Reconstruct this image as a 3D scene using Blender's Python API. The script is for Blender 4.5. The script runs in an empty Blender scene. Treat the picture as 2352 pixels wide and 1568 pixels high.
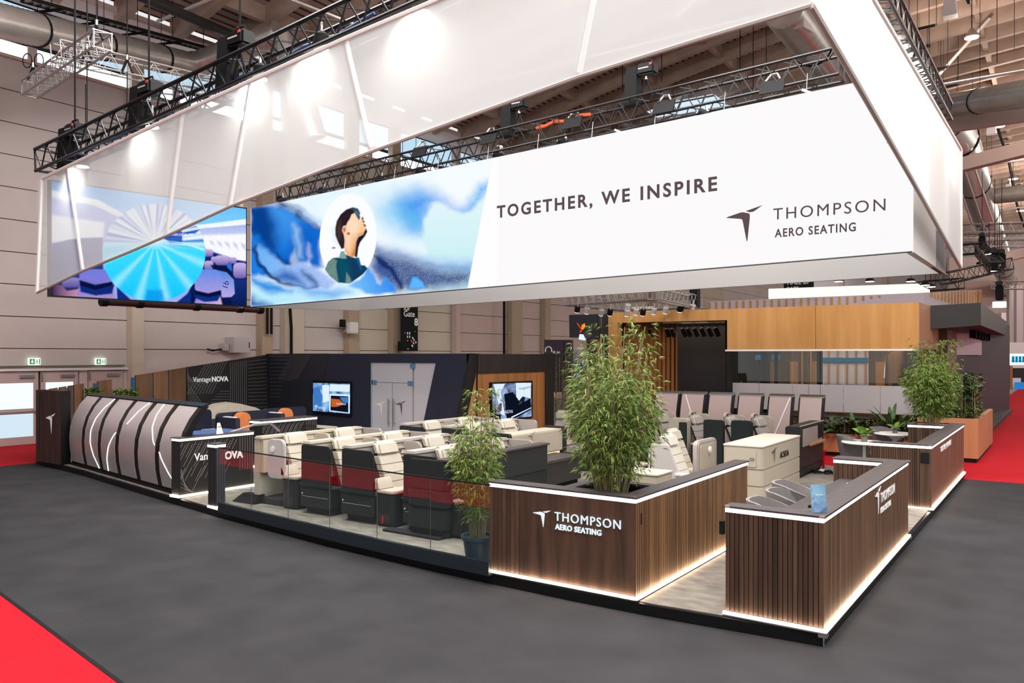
import bpy, bmesh, math, random
from mathutils import Vector, Matrix
random.seed(7)
S = bpy.context.scene
COL = S.collection
PI = math.pi

# ------------------------------------------------------------------ camera, world, lights, exposure
F, CX, HY, CAMZ = 1830.0, 1176.0, 815.0, 2.5          # focal length in pixels of the 2352 frame, principal column, horizon row, eye height
YAW = math.radians(34.9)
VX, VY = (math.sin(YAW), math.cos(YAW)), (-math.cos(YAW), math.sin(YAW))   # world X and Y seen in (right, forward)
C0 = ((1892 - CX) / F * F * CAMZ / (1487 - HY), F * CAMZ / (1487 - HY))     # near corner of the stand = world origin
CAMX = -(C0[0] * VX[0] + C0[1] * VX[1]); CAMY = -(C0[0] * VY[0] + C0[1] * VY[1])
cam = bpy.data.cameras.new('camera'); camo = bpy.data.objects.new('camera', cam); COL.objects.link(camo)
fw = Vector((VX[1], VY[1], 0)); rt = Vector((VX[0], VY[0], 0)); up = Vector((0, 0, 1))
camo.matrix_world = Matrix(((rt.x, up.x, -fw.x, CAMX), (rt.y, up.y, -fw.y, CAMY), (rt.z, up.z, -fw.z, CAMZ), (0, 0, 0, 1)))
cam.sensor_width = 36; cam.lens = F / 2352 * 36; cam.shift_y = (HY - 784) / 2352; cam.clip_end = 400
S.camera = camo
S.view_settings.view_transform = 'Standard'; S.view_settings.look = 'None'
S.view_settings.exposure = 0.0; S.view_settings.gamma = 1.0; S.view_settings.use_curve_mapping = False
S.cycles.max_bounces = 7; S.cycles.diffuse_bounces = 3; S.cycles.glossy_bounces = 3; S.cycles.transmission_bounces = 3
S.cycles.transparent_max_bounces = 12; S.cycles.caustics_reflective = False; S.cycles.caustics_refractive = False
S.cycles.sample_clamp_indirect = 6.0
w = bpy.data.worlds.new('hall_daylight'); S.world = w; w.use_nodes = True
w.node_tree.nodes['Background'].inputs[0].default_value = (1.0, .985, .98, 1); w.node_tree.nodes['Background'].inputs[1].default_value = .85

def area(x, y, z, sx, sy, power, col=(1, .97, .94), rot=(0, 0, 0)):
    l = bpy.data.lights.new('hall_lamp_or_added_fill', 'AREA'); l.shape = 'RECTANGLE'; l.size = sx; l.size_y = sy; l.energy = power; l.color = col
    o = bpy.data.objects.new('hall_lamp_or_added_fill', l); COL.objects.link(o); o.location = (x, y, z); o.rotation_euler = rot
    return o
area(-3, 3, 11.6, 5, 5, 1250); area(4.5, 3.0, 11.6, 5, 5, 1250); area(1, 10, 11.6, 5, 5, 1250); area(-8, -4, 11.6, 6, 6, 1250)
area(2, -6, 11.6, 6, 6, 1250); area(9.5, -3, 11.6, 5, 5, 1000)
for x_, y_ in ((-2, 2), (4, -7), (3, 9), (-9, -8)): area(x_, y_, 10.6, 4, 4, 900, rot=(math.pi, 0, 0))  # uplights added to brighten the ceiling, no fixtures stand there
for x_ in (22, 36, 50, 66, 82):  # unseen points without lamp bodies, added to light the far ceiling
    for y_ in (-14, -4 if x_ > 30 else -22):
        l_ = bpy.data.lights.new('unseen_ceiling_fill', 'POINT'); l_.energy = 1100; l_.shadow_soft_size = .4; l_.color = (1, .93, .86); o = bpy.data.objects.new('unseen_ceiling_fill', l_); COL.objects.link(o); o.location = (x_, y_, 10.5 if y_ < -10 else 12.5)

# ------------------------------------------------------------------ places measured on the photograph (pixels of the 2352 frame to metres)
def at(px, py, z=.12):                                    # point of the horizontal plane z
    d = F * (CAMZ - z) / (py - HY); a = (px - CX) / F * d - C0[0]; b = d - C0[1]
    return (a * VX[0] + b * VX[1], a * VY[0] + b * VY[1], z)
def col(px, X=None, Y=None):                              # point of a vertical plane X=... or Y=... in a picture column
    a = (px - CX) / F; dx = a * VX[0] + VX[1]; dy = a * VY[0] + VY[1]
    t = (X - CAMX) / dx if X is not None else (Y - CAMY) / dy
    return (CAMX + t * dx, CAMY + t * dy)
def hgt(py, x, y):
    return CAMZ - (py - HY) * ((x * VX[1] + y * VY[1]) + C0[1]) / F
def onX(px, py, X):
    x, y = col(px, X=X); return (x, y, hgt(py, x, y))
def onY(px, py, Y):
    x, y = col(px, Y=Y); return (x, y, hgt(py, x, y))
def ray(px, py, d):                                       # point at depth d
    a = (px - CX) / F * d - C0[0]; b = d - C0[1]
    return (a * VX[0] + b * VX[1], a * VY[0] + b * VY[1], CAMZ - (py - HY) * d / F)

# ------------------------------------------------------------------ materials
MATS = {}
def mat(name, c, rough=.6, metal=0, noise=0, nscale=8, spec=.5, bump=0, stretch=None, c2=None, emit=0, rnd=0, coords='Object'):
    if name in MATS: return MATS[name]
    m = bpy.data.materials.new(name); m.use_nodes = True; MATS[name] = m
    n = m.node_tree.nodes; l = m.node_tree.links; b = n['Principled BSDF']
    b.inputs['Base Color'].default_value = (*c, 1); b.inputs['Roughness'].default_value = rough; b.inputs['Metallic'].default_value = metal
    b.inputs['Specular IOR Level'].default_value = spec
    if emit:
        b.inputs['Emission Color'].default_value = (*c, 1); b.inputs['Emission Strength'].default_value = emit
    if noise or c2 or rnd or bump:
        tc = n.new('ShaderNodeTexCoord'); mp = n.new('ShaderNodeMapping'); nz = n.new('ShaderNodeTexNoise')
        nz.inputs['Scale'].default_value = nscale; nz.inputs['Detail'].default_value = 5
        if stretch: mp.inputs['Scale'].default_value = stretch
        src = tc.outputs[coords]
        if rnd:
            oi = n.new('ShaderNodeObjectInfo'); ml = n.new('ShaderNodeMath'); ml.operation = 'MULTIPLY'; ml.inputs[1].default_value = 37
            l.new(oi.outputs['Random'], ml.inputs[0]); va = n.new('ShaderNodeVectorMath'); va.operation = 'ADD'
            l.new(src, va.inputs[0]); l.new(ml.outputs[0], va.inputs[1]); src = va.outputs[0]
        l.new(src, mp.inputs[0]); l.new(mp.outputs[0], nz.inputs['Vector'])
        rp = n.new('ShaderNodeValToRGB'); k = noise or .25
        lo = c2 or tuple(max(0, v * (1 - k)) for v in c); hi = c if c2 else tuple(min(1, v * (1 + k)) for v in c)
        rp.color_ramp.elements[0].color = (*lo, 1); rp.color_ramp.elements[1].color = (*hi, 1)
        rp.color_ramp.elements[0].position = .3; rp.color_ramp.elements[1].position = .7
        l.new(nz.outputs['Fac'], rp.inputs[0]); last = rp.outputs[0]
        if rnd:
            hs = n.new('ShaderNodeHueSaturation'); mr = n.new('ShaderNodeMapRange'); mr.inputs['To Min'].default_value = 1 - rnd; mr.inputs['To Max'].default_value = 1 + rnd
            l.new(oi.outputs['Random'], mr.inputs[0]); l.new(mr.outputs[0], hs.inputs['Value']); l.new(last, hs.inputs['Color']); last = hs.outputs[0]
        l.new(last, b.inputs['Base Color'])
        if emit: l.new(last, b.inputs['Emission Color'])
        if bump:
            bp = n.new('ShaderNodeBump'); bp.inputs['Strength'].default_value = bump; bp.inputs['Distance'].default_value = .02
            l.new(nz.outputs['Fac'], bp.inputs['Height']); l.new(bp.outputs[0], b.inputs['Normal'])
    return m
def lum(name, c, s=1.0, noise=0, nscale=3, c2=None, stretch=None):    # backlit print, screen, lamp
    if name in MATS: return MATS[name]
    m = bpy.data.materials.new(name); m.use_nodes = True; MATS[name] = m
    n = m.node_tree.nodes; l = m.node_tree.links; n.remove(n['Principled BSDF'])
    e = n.new('ShaderNodeEmission'); e.inputs[0].default_value = (*c, 1); e.inputs[1].default_value = s
    l.new(e.outputs[0], n['Material Output'].inputs[0])
    if c2:
        tc = n.new('ShaderNodeTexCoord'); mp = n.new('ShaderNodeMapping'); nz = n.new('ShaderNodeTexNoise'); rp = n.new('ShaderNodeValToRGB')
        if stretch: mp.inputs['Scale'].default_value = stretch
        nz.inputs['Scale'].default_value = nscale; nz.inputs['Detail'].default_value = 6; nz.inputs['Distortion'].default_value = noise
        l.new(tc.outputs['Object'], mp.inputs[0]); l.new(mp.outputs[0], nz.inputs['Vector']); l.new(nz.outputs['Fac'], rp.inputs[0])
        rp.color_ramp.elements[0].color = (*c, 1); rp.color_ramp.elements[1].color = (*c2, 1)
        rp.color_ramp.elements[0].position = .36; rp.color_ramp.elements[1].position = .64
        l.new(rp.outputs[0], e.inputs[0])
    return m
def wood(name, c, c2, rnd=.18, rough=.55, zs=.25, scale=9):
    return mat(name, c, rough, noise=.3, nscale=scale, stretch=(1, 1, zs * .35), c2=c2, rnd=rnd, spec=.25)
def glass(name, tint=(1, 1, 1), refl=1.0, rough=0.0):
    m = bpy.data.materials.new(name); m.use_nodes = True; n = m.node_tree.nodes; l = m.node_tree.links; n.remove(n['Principled BSDF'])
    t = n.new('ShaderNodeBsdfTransparent'); t.inputs[0].default_value = (*tint, 1)
    g = n.new('ShaderNodeBsdfGlossy'); g.inputs['Roughness'].default_value = rough
    f = n.new('ShaderNodeLayerWeight'); f.inputs[0].default_value = .5
    pw = n.new('ShaderNodeMath'); pw.operation = 'POWER'; pw.inputs[1].default_value = 4; l.new(f.outputs['Facing'], pw.inputs[0])
    ml = n.new('ShaderNodeMath'); ml.operation = 'MULTIPLY_ADD'; ml.inputs[1].default_value = .9 * refl; ml.inputs[2].default_value = .045 * refl; ml.use_clamp = True
    x = n.new('ShaderNodeMixShader'); l.new(pw.outputs[0], ml.inputs[0]); l.new(ml.outputs[0], x.inputs[0]); l.new(t.outputs[0], x.inputs[1]); l.new(g.outputs[0], x.inputs[2])
    l.new(x.outputs[0], n['Material Output'].inputs[0]); return m
def gauze(name, c, see, trans=.5):
    m = bpy.data.materials.new(name); m.use_nodes = True; n = m.node_tree.nodes; l = m.node_tree.links; n.remove(n['Principled BSDF'])
    t = n.new('ShaderNodeBsdfTransparent'); d = n.new('ShaderNodeBsdfDiffuse'); r = n.new('ShaderNodeBsdfTranslucent')
    d.inputs[0].default_value = (*c, 1); r.inputs[0].default_value = (*c, 1)
    a = n.new('ShaderNodeMixShader'); b = n.new('ShaderNodeMixShader'); a.inputs[0].default_value = trans; b.inputs[0].default_value = see
    l.new(d.outputs[0], a.inputs[1]); l.new(r.outputs[0], a.inputs[2]); l.new(a.outputs[0], b.inputs[1]); l.new(t.outputs[0], b.inputs[2])
    l.new(b.outputs[0], n['Material Output'].inputs[0]); return m

M_carpet = mat('grey_hall_carpet', (.037, .036, .039), .95, noise=.16, nscale=1.6, spec=.1, bump=.06)
M_red = mat('red_carpet', (.50, .010, .020), .95, noise=.07, nscale=2, spec=.1)
M_stand = mat('beige_stand_carpet', (.255, .226, .19), .95, nscale=5.5, spec=.1, c2=(.15, .135, .118), stretch=(1.6, .8, 1))
M_black = mat('satin_black', (.005, .005, .006), .4, spec=.25)
M_matt = mat('matt_black', (.006, .006, .007), .7, spec=.2)
M_wall = mat('hall_wall_paint', (.60, .53, .51), .8, noise=.04, nscale=.7)
M_wallwarm = mat('hall_wall_paint_warm', (.60, .45, .41), .8, noise=.04, nscale=.7)
M_wallcream = mat('hall_wall_paint_cream', (.62, .54, .44), .8, noise=.04, nscale=.7)
M_post = mat('tan_column', (.45, .34, .24), .7)
M_white = mat('white_paint', (.78, .76, .74), .5)
M_walnut = wood('walnut_slat', (.105, .056, .036), (.045, .025, .017), .3)
M_walnutp = wood('walnut_panel', (.115, .060, .038), (.040, .022, .015), .1, scale=9)
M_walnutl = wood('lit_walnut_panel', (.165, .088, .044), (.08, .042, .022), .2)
M_top = mat('dark_stone_counter_top', (.055, .047, .047), .5, noise=.2, nscale=14, spec=.3)
M_led = lum('led_strip', (1, .80, .60), 24)
M_ledtop = lum('led_top_band', (1, .95, .92), 3.2)
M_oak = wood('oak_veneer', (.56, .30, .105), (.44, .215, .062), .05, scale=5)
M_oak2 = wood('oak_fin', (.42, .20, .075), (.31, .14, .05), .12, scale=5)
M_planter = wood('orange_oak_planter', (.52, .25, .12), (.44, .2, .09), .04, scale=5)
M_navy = mat('navy_wall_paint', (.022, .024, .044), .6, spec=.3)
M_dkpat = mat('dark_pattern_panel', (.016, .0145, .015), .45, spec=.3)
M_line2 = mat('dim_pewter_line', (.11, .10, .105), .5)
M_line = mat('pewter_line', (.27, .255, .25), .45, .2)
M_silver = mat('champagne_silver_panel', (.56, .51, .51), .34, .35, noise=.05, nscale=3)
M_steel = mat('brushed_steel', (.62, .6, .58), .3, 1)
M_alu = mat('truss_aluminium', (.36, .335, .33), .5, .5)
M_truss = mat('black_truss', (.010, .010, .012), .35, .2)
M_duct = mat('galvanised_duct', (.60, .57, .54), .32, .7, noise=.1, nscale=3)
M_cream = mat('cream_shell', (.45, .40, .32), .5)
M_leather = mat('cream_leather', (.47, .425, .35), .55, noise=.04, nscale=5)
M_seatg = mat('greige_leather', (.40, .365, .335), .55)
M_leatherg = mat('taupe_leather', (.37, .33, .30), .55)
M_char = mat('charcoal_shell', (.017, .021, .0225), .5, spec=.3)
M_char2 = mat('dark_grey_shell', (.031, .029, .028), .5, spec=.3)
M_plinth = mat('black_plinth', (.012, .014, .016), .6)
M_grey = mat('grey_felt', (.18, .167, .17), .9, noise=.1, nscale=25)
M_greyl = mat('light_grey_plastic', (.52, .49, .48), .5)
M_orange = mat('orange_leather', (.55, .17, .05), .6)
M_leaf = mat('bamboo_leaf', (.20, .31, .04), .55, rnd=0, c2=(.06, .135, .014), nscale=11)
M_leafy = mat('dry_bamboo_leaf', (.40, .37, .13), .6, c2=(.22, .26, .06), nscale=11)
M_leafd = mat('dark_leaf', (.06, .135, .03), .45, c2=(.022, .06, .014), nscale=9)
M_leafl = mat('lime_leaf', (.24, .40, .035), .45, c2=(.11, .24, .02), nscale=9)
M_cane = mat('bamboo_cane', (.27, .24, .12), .5)
M_soil = mat('soil', (.02, .017, .014), .95)
M_pot = mat('petrol_pot', (.018, .05, .075), .45)
M_sign = lum('lit_lettering', (.80, .93, 1), 1.0)
M_ink = lum('print_ink', (.115, .078, .085), 1)
M_letter = mat('white_lettering', (.82, .82, .82), .5, emit=.15)
M_deck = None
# ------------------------------------------------------------------ mesh helpers
class MB:
    def __init__(s): s.v = []; s.f = []
    def quad(s, *p):
        i = len(s.v); s.v += [tuple(q) for q in p]; s.f.append(tuple(range(i, i + len(p)))); return s
    def box(s, x0, x1, y0, y1, z0, z1):
        i = len(s.v)
        s.v += [(x0, y0, z0), (x1, y0, z0), (x1, y1, z0), (x0, y1, z0), (x0, y0, z1), (x1, y0, z1), (x1, y1, z1), (x0, y1, z1)]
        s.f += [tuple(i + k for k in q) for q in ((3, 2, 1, 0), (4, 5, 6, 7), (0, 1, 5, 4), (1, 2, 6, 5), (2, 3, 7, 6), (3, 0, 4, 7))]; return s
    def hexa(s, a, b):                                    # two rings of points joined into a closed solid
        n = len(a); i = len(s.v); s.v += [tuple(q) for q in a] + [tuple(q) for q in b]
        s.f.append(tuple(i + k for k in range(n))[::-1]); s.f.append(tuple(i + n + k for k in range(n)))
        for k in range(n): s.f.append((i + k, i + (k + 1) % n, i + n + (k + 1) % n, i + n + k))
        return s
    def slab(s, pts, off):                                # polygon pushed along a vector
        o = Vector(off); return s.hexa(pts, [tuple(Vector(p) + o) for p in pts])
    def prism(s, poly, z0, z1):
        return s.hexa([(x, y, z0) for x, y in poly], [(x, y, z1) for x, y in poly])
    def tube(s, p, q, r, n=6, r2=None):
        p, q = Vector(p), Vector(q); d = (q - p).normalized(); a = d.orthogonal().normalized(); b = d.cross(a); r2 = r if r2 is None else r2
        return s.hexa([p + (a * math.cos(2 * PI * k / n) + b * math.sin(2 * PI * k / n)) * r for k in range(n)],
                      [q + (a * math.cos(2 * PI * k / n) + b * math.sin(2 * PI * k / n)) * r2 for k in range(n)])
    def path(s, pts, r, n=6):
        for a, b in zip(pts, pts[1:]): s.tube(a, b, r, n)
        return s
    def rings(s, rings, cap=True, close=True):            # loft through rings of equal length
        n = len(rings[0]); i = len(s.v)
        for r in rings: s.v += [tuple(q) for q in r]
        for k in range(len(rings) - 1):
            for j in range(n if close else n - 1):
                s.f.append((i + k * n + j, i + k * n + (j + 1) % n, i + (k + 1) * n + (j + 1) % n, i + (k + 1) * n + j))
        if cap:
            s.f.append(tuple(i + j for j in range(n))[::-1]); s.f.append(tuple(i + (len(rings) - 1) * n + j for j in range(n)))
        return s
    def lathe(s, prof, c=(0, 0, 0), n=20, cap=True):
        return s.rings([[(c[0] + r * math.cos(2 * PI * k / n), c[1] + r * math.sin(2 * PI * k / n), c[2] + z) for k in range(n)] for r, z in prof], cap)
    def build(s, name, m, parent=None, bev=0, smooth=False, world=True, seg=2):
        me = bpy.data.meshes.new(name); off = Vector((0, 0, 0)); p = parent
        while p is not None: off += p.location; p = p.parent
        if not world: off = Vector((0, 0, 0))
        me.from_pydata([tuple(Vector(q) - off) for q in s.v], [], s.f)
        bm = bmesh.new(); bm.from_mesh(me); bmesh.ops.recalc_face_normals(bm, faces=bm.faces)
        if bev:
            bmesh.ops.bevel(bm, geom=[e for e in bm.edges if len(e.link_faces) == 2 and e.calc_face_angle(0) > .6], offset=bev, segments=seg, affect='EDGES', clamp_overlap=True)
        bm.to_mesh(me); bm.free()
        if smooth:
            for q in me.polygons: q.use_smooth = True
            try: me.set_sharp_from_angle(angle=math.radians(38))
            except Exception: pass
        me.materials.append(m)
        o = bpy.data.objects.new(name, me); COL.objects.link(o)
        if parent is not None: o.parent = parent
        return o
def tag(o, label, cat, group=None, kind=None):
    if label: o['label'] = label
    if cat: o['category'] = cat
    if group: o['group'] = group
    if kind: o['kind'] = kind
    return o
def thing(name, loc, label, cat, group=None, rz=0):
    o = bpy.data.objects.new(name, None); COL.objects.link(o); o.location = loc; o.rotation_euler = (0, 0, rz); o.empty_display_size = .2
    return tag(o, label, cat, group)
def struct(o): o['kind'] = 'structure'; return o
def stuff(o): o['kind'] = 'stuff'; return o
def dup(root, loc, rz, label, group=None):
    def cp(o, par):
        c = o.copy(); COL.objects.link(c); c.parent = par
        for ch in o.children: cp(ch, c)
        return c
    r = cp(root, None); r.location = loc; r.rotation_euler = (0, 0, rz); r['label'] = label
    if group: r['group'] = group
    return r
def piece(src, parent, loc):                              # a repeat of one part, mesh data shared
    c = src.copy(); COL.objects.link(c); c.parent = parent; c.location = loc; return c
TEXTS = []
def text(body, loc, xd, ud, size, m, parent, name='lettering', space=1.0, ext=.004, bold=0, sx=1.0):
    cu = bpy.data.curves.new(name, 'FONT'); cu.body = body; cu.size = size; cu.extrude = ext; cu.space_character = space; cu.offset = bold; cu.resolution_u = 4
    cu.materials.append(m); o = bpy.data.objects.new(name, cu); COL.objects.link(o)
    x, u = Vector(xd).normalized(), Vector(ud).normalized(); nrm = x.cross(u); off = Vector((0, 0, 0)); p = parent
    while p is not None: off += p.location; p = p.parent
    L = Vector(loc) - off
    o.matrix_local = Matrix(((x.x * sx, u.x, nrm.x, L.x), (x.y * sx, u.y, nrm.y, L.y), (x.z * sx, u.z, nrm.z, L.z), (0, 0, 0, 1)))
    TEXTS.append(o); o.parent = parent; return o
LOGO = [[(0, .737), (.06, .765), (.40, .852), (.46, .856), (.60, .815), (.649, .79), (.657, .74), (.655, .66), (.595, .05), (.585, 0), (.572, 0), (.56, .06), (.463, .60), (.45, .64), (.40, .668)],
        [(.545, .879), (.711, .923), (1.0, 1.0), (.79, .86), (.752, .84), (.65, .832)]]
def logo(loc, xd, ud, size, m, parent, name='emblem', ext=.006, sx=1.0):
    mb = MB(); x, u = Vector(xd).normalized(), Vector(ud).normalized(); nn = x.cross(u) * ext
    for pl in LOGO: mb.slab([Vector(loc) + x * a * size * sx + u * b * size for a, b in pl], nn)
    return mb.build(name, m, parent)
def truss(name, p0, p1, s, m, label, group=None, step=.5, rc=.028, cat='truss'):
    p0, p1 = Vector(p0), Vector(p1); t = thing(name, tuple(p0), label, cat, group)
    d = (p1 - p0).normalized(); L = (p1 - p0).length; a = d.cross(Vector((0, 0, 1))).normalized(); b = a.cross(d).normalized(); h = s / 2
    cs = [a * h + b * h, a * h - b * h, -a * h - b * h, -a * h + b * h]
    for c in cs: MB().tube(p0 + c, p1 + c, rc, 8).build('chord', m, t, smooth=True)
    br = MB(); n = max(2, int(L / step))
    for k in range(n):
        for j in range(4):
            q0 = p0 + d * L * k / n; q1 = p0 + d * L * (k + .5) / n; q2 = p0 + d * L * (k + 1) / n; c, e = cs[j], cs[(j + 1) % 4]
            br.tube(q0 + c, q1 + e, rc * .42, 4); br.tube(q1 + e, q2 + c, rc * .42, 4)
    for q in (p0, p1):
        for j in range(4): br.tube(q + cs[j], q + cs[(j + 1) % 4], rc * .6, 4)
    stuff(br.build('bracing', m, t)); return t
# ------------------------------------------------------------------ hall: floor, wall, ceiling
fl = struct(MB().box(-40, 110, -60, 26, -.1, 0).build('floor', mat('hall_floor_screed', (.30, .28, .27), .8, noise=.1, nscale=.6)))
tag(MB().prism([(-9, 17.9), (11.5, 17.9), (14, 22.15), (-9, 22.15)], 0, .004).build('red_carpet', M_red), 'red carpet before the glazed doors along the hall wall', 'carpet')
tag(MB().prism([(-1.62, 17.9), (-3.36, 7.38), (-3.85, 4.23), (-4.9, -2.5), (-6.5, -12), (-9.4, -12), (-7.6, -2.5), (-6.3, 4.23), (-5.8, 7.38), (-4.2, 17.9)], 0, .004).build('red_carpet', M_red), 'red carpet in the near bottom corner beside the black tape', 'carpet')
tag(MB().prism([(11.15, -7), (90, -7), (90, 1.2), (40, 1.3), (24, 2.5), (13.4, 12), (11.3, 12)], 0, .004).build('red_carpet', M_red), 'red carpet of the receding aisle and under the orange planters', 'carpet')
g = MB().prism([(-1.62, 17.9), (-3.36, 7.38), (-3.85, 4.23), (-4.9, -2.5), (-6.5, -12), (11.15, -12), (11.25, .1), (11.4, 9.5), (9.5, 17.9)], 0, .006)
tag(g.build('hall_carpet', M_carpet), 'dark grey carpet laid around the stand between the red aisles', 'carpet')
g = MB(); e = [(-1.62, 17.9), (-3.36, 7.38), (-3.85, 4.23), (-4.9, -2.5), (-6.5, -12)]
for a, b in zip(e, e[1:]): g.prism([(a[0], a[1]), (b[0], b[1]), (b[0] + .035, b[1]), (a[0] + .035, a[1])], .006, .009)
tag(g.build('carpet_tape', M_matt), 'black tape strip along the edge of the red carpet in the corner', 'tape')

WY = 22.2
wl = MB().box(-30, 80, WY + .12, WY + .3, 0, 13.2); wl = struct(wl.build('wall_left', M_matt))
xs = [-6, 1.2, 6.35, 11.3, 15.4, 18.1, 22.1, 26.7, 30.4, 37, 46, 58, 79]
cols = [M_wall, M_wall, M_wall, M_wall, M_wallcream, M_wallcream, M_wallwarm, M_wallwarm, M_wallwarm, M_wallcream, M_wallcream, M_wall]
zs = [0, 2.68] + [2.68 + .89 * k for k in range(1, 10)]
for i in range(len(xs) - 1):
    for j in range(len(zs) - 1):
        x0, x1 = xs[i] + .012, xs[i + 1] - .012
        if j == 0 and i in (0, 1): continue
        MB().box(x0, x1, WY, WY + .1, zs[j] + .012, zs[j + 1] - .012).build('wall_panel', cols[i], wl)
for x0, x1, z1, m in ((-6, -4.2, 2.1, M_wall), (1.18, 1.3, 2.1, M_wall), (4.86, 5.1, 2.1, M_wall), (6.2, 6.35, 2.1, M_wall)):
    MB().box(x0, x1, WY, WY + .1, 0, z1).build('wall_panel', m, wl)
MB().box(-6, 6.34, WY, WY + .1, 2.1, 2.67).build('wall_panel', M_wall, wl)
for x, wd, m in ((2.2, .35, M_wall), (6.5, .4, M_wallcream), (11.35, .5, M_post), (12.6, .9, M_wallcream), (15.6, .6, M_post), (18.1, .5, M_post), (22.3, .35, M_wallwarm), (27.2, 1.0, M_post), (30.2, .6, M_post), (37.5, .8, M_wallcream), (44, .7, M_post), (52, .8, M_wallcream)):
    struct(MB().box(x - wd / 2, x + wd / 2, WY - .32, WY - .005, 2.75 if x < 6 else 0, 12.4).build('column', m, bev=.02))
# clerestory strip of daylight and the soffit above it
struct(MB().box(-6, 30, WY - .02, WY + .1, 10.75, 11.12).build('window_1', lum('daylight', (.86, .95, 1), 2.6)))
struct(MB().box(-6, 30, WY - .12, WY + .02, 10.66, 10.74).build('trim_1', M_wallwarm))
for k in range(7): struct(MB().box(-1 + 4.4 * k, -.75 + 4.4 * k, WY - .1, WY - .025, 10.75, 11.12).build('trim_2', M_wall))
struct(MB().box(-6, 60, 20.6, WY - .03, 12.25, 12.45).build('trim_3', M_wallwarm))
struct(MB().box(-6, 30, WY - .02, WY + .1, 11.3, 12.2).build('window_2', lum('pale_daylight', (.55, .78, .95), .95)))

# vaulted timber ceiling: boarded deck, arched ribs across, purlins along
def vz(y): return 12.6 + 4.0 * (1 - ((y + 8) / 29.0) ** 2)
m = mat('roof_boarding', (.36, .24, .21), .8); n = m.node_tree.nodes; l = m.node_tree.links
tc = n.new('ShaderNodeTexCoord'); wv = n.new('ShaderNodeTexWave'); wv.bands_direction = 'Y'; wv.inputs['Scale'].default_value = 1.15; rp = n.new('ShaderNodeValToRGB')
rp.color_ramp.elements[0].color = (.05, .033, .029, 1); rp.color_ramp.elements[1].color = (.40, .275, .245, 1); rp.color_ramp.elements[0].position = .12; rp.color_ramp.elements[1].position = .34
l.new(tc.outputs['Object'], wv.inputs['Vector']); l.new(wv.outputs['Fac'], rp.inputs[0]); l.new(rp.outputs[0], n['Principled BSDF'].inputs['Base Color'])
ys = [20.8 - 1.5 * k for k in range(38)]
g = MB(); g.rings([[(x, y, vz(y)) for y in ys] + [(x, y, vz(y) + .2) for y in ys[::-1]] for x in (-14, 100)])
ce = struct(g.build('ceiling', m))
M_rib = mat('glulam_rib', (.40, .285, .225), .7, noise=.12, nscale=2)
def rib(x, name='ceiling_rib', wd=.24, dp=.62):
    g = MB(); g.rings([[(x - wd / 2, y, vz(y) - dp), (x + wd / 2, y, vz(y) - dp), (x + wd / 2, y, vz(y) + .05), (x - wd / 2, y, vz(y) + .05)] for y in ys[::2]])
    return g.build(name, M_rib, ce)
r0 = rib(0)
for k in range(-6, 54):
    if k: piece(r0, ce, (1.75 * k, 0, 0))
for k in range(0, 16):
    y = 18.6 - 2.9 * k
    MB().box(-13, 98, y - .09, y + .09, vz(y) - .5, vz(y)).build('ceiling_purlin', M_rib, ce)
# tie rods under the vault
for x in (6, 15.6, 25.2, 40, 55):
    MB().tube((x, 20, 12.2), (x, -30, 12.2), .05, 6).build('tie_rod', M_wall, ce)
for x, y in ((14.4, 7.6), (27, 3.2)):
    MB().tube((x, y, 12.2), (x + 2, y - 2.4, vz(y) - .4), .06, 6).build('tie_rod', M_wall, ce)
def skyl(px, py, d, sx, sy):
    x, y, _ = ray(px, py, d); z = vz(y) - .06
    f = struct(MB().box(x - sx / 2, x + sx / 2, y - sy / 2, y + sy / 2, z - .75, z - .7).build('window_3', lum('skylight_glass', (.62, .78, .95), 1.1)))
    for k in range(5):
        xx = x - sx / 2 + sx * k / 4; MB().box(xx - .05, xx + .05, y - sy / 2, y + sy / 2, z - .8, z - .755).build('glazing_bar', M_rib, f)
skyl(1590, 140, 37, 3.6, 3.4)
# far end wall of the hall
we = struct(MB().box(97, 97.4, -60, 25, 0, 17).build('wall_far', M_wall))
for k in range(14): MB().box(96.9, 97, -44 + 5 * k, -43.4 + 5 * k, 0, 14).build('wall_rib', M_wallwarm, we)

# doors under the clerestory wall
M_pane = lum('door_daylight', (.90, .98, 1), 1.05)
M_frame = mat('door_paint', (.56, .44, .42), .5)
def door(name, x0, x1, glazed=True, hinge=0):
    d = thing(name, (x0, WY - .02, 0), None, None); d['kind'] = 'structure'
    z1 = 2.03; y0, y1 = WY - .02, WY + .06
    if glazed:
        for a, b, c, e in ((x0, x0 + .13, 0, z1), (x1 - .13, x1, 0, z1), (x0 + .13, x1 - .13, 0, .22), (x0 + .13, x1 - .13, .86, 1.0), (x0 + .13, x1 - .13, 1.72, z1)):
            MB().box(a, b, y0, y1, c, e).build('door_frame', M_frame, d, bev=.006)
        MB().box(x0 + .13, x1 - .13, y0 + .03, y1 - .02, .22, .86).build('door_pane', lum('lower_door_daylight', (.66, .82, .92), 1), d)
        MB().box(x0 + .13, x1 - .13, y0 + .03, y1 - .02, 1.0, 1.72).build('door_pane', M_pane, d)
        MB().tube((x0 + .1, y0 - .07, .93), (x1 - .06, y0 - .07, .93), .02, 8).build('push_bar', M_steel, d)
    else:
        MB().box(x0, x1, y0, y1, 0, z1).build('door_leaf', M_frame, d, bev=.006)
    MB().box(x1 - .5, x1 - .12, y0 - .06, y0 - .002, 1.86, 1.94).build('door_closer', M_steel, d)
    MB().box(x0 + .01, x0 + .05, y0 - .03, y0 - .002, 1.75, 1.98).build('hinge', M_steel, d)
    MB().box(x0 + .01, x0 + .05, y0 - .03, y0 - .002, .05, .25).build('hinge', M_steel, d)
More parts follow.
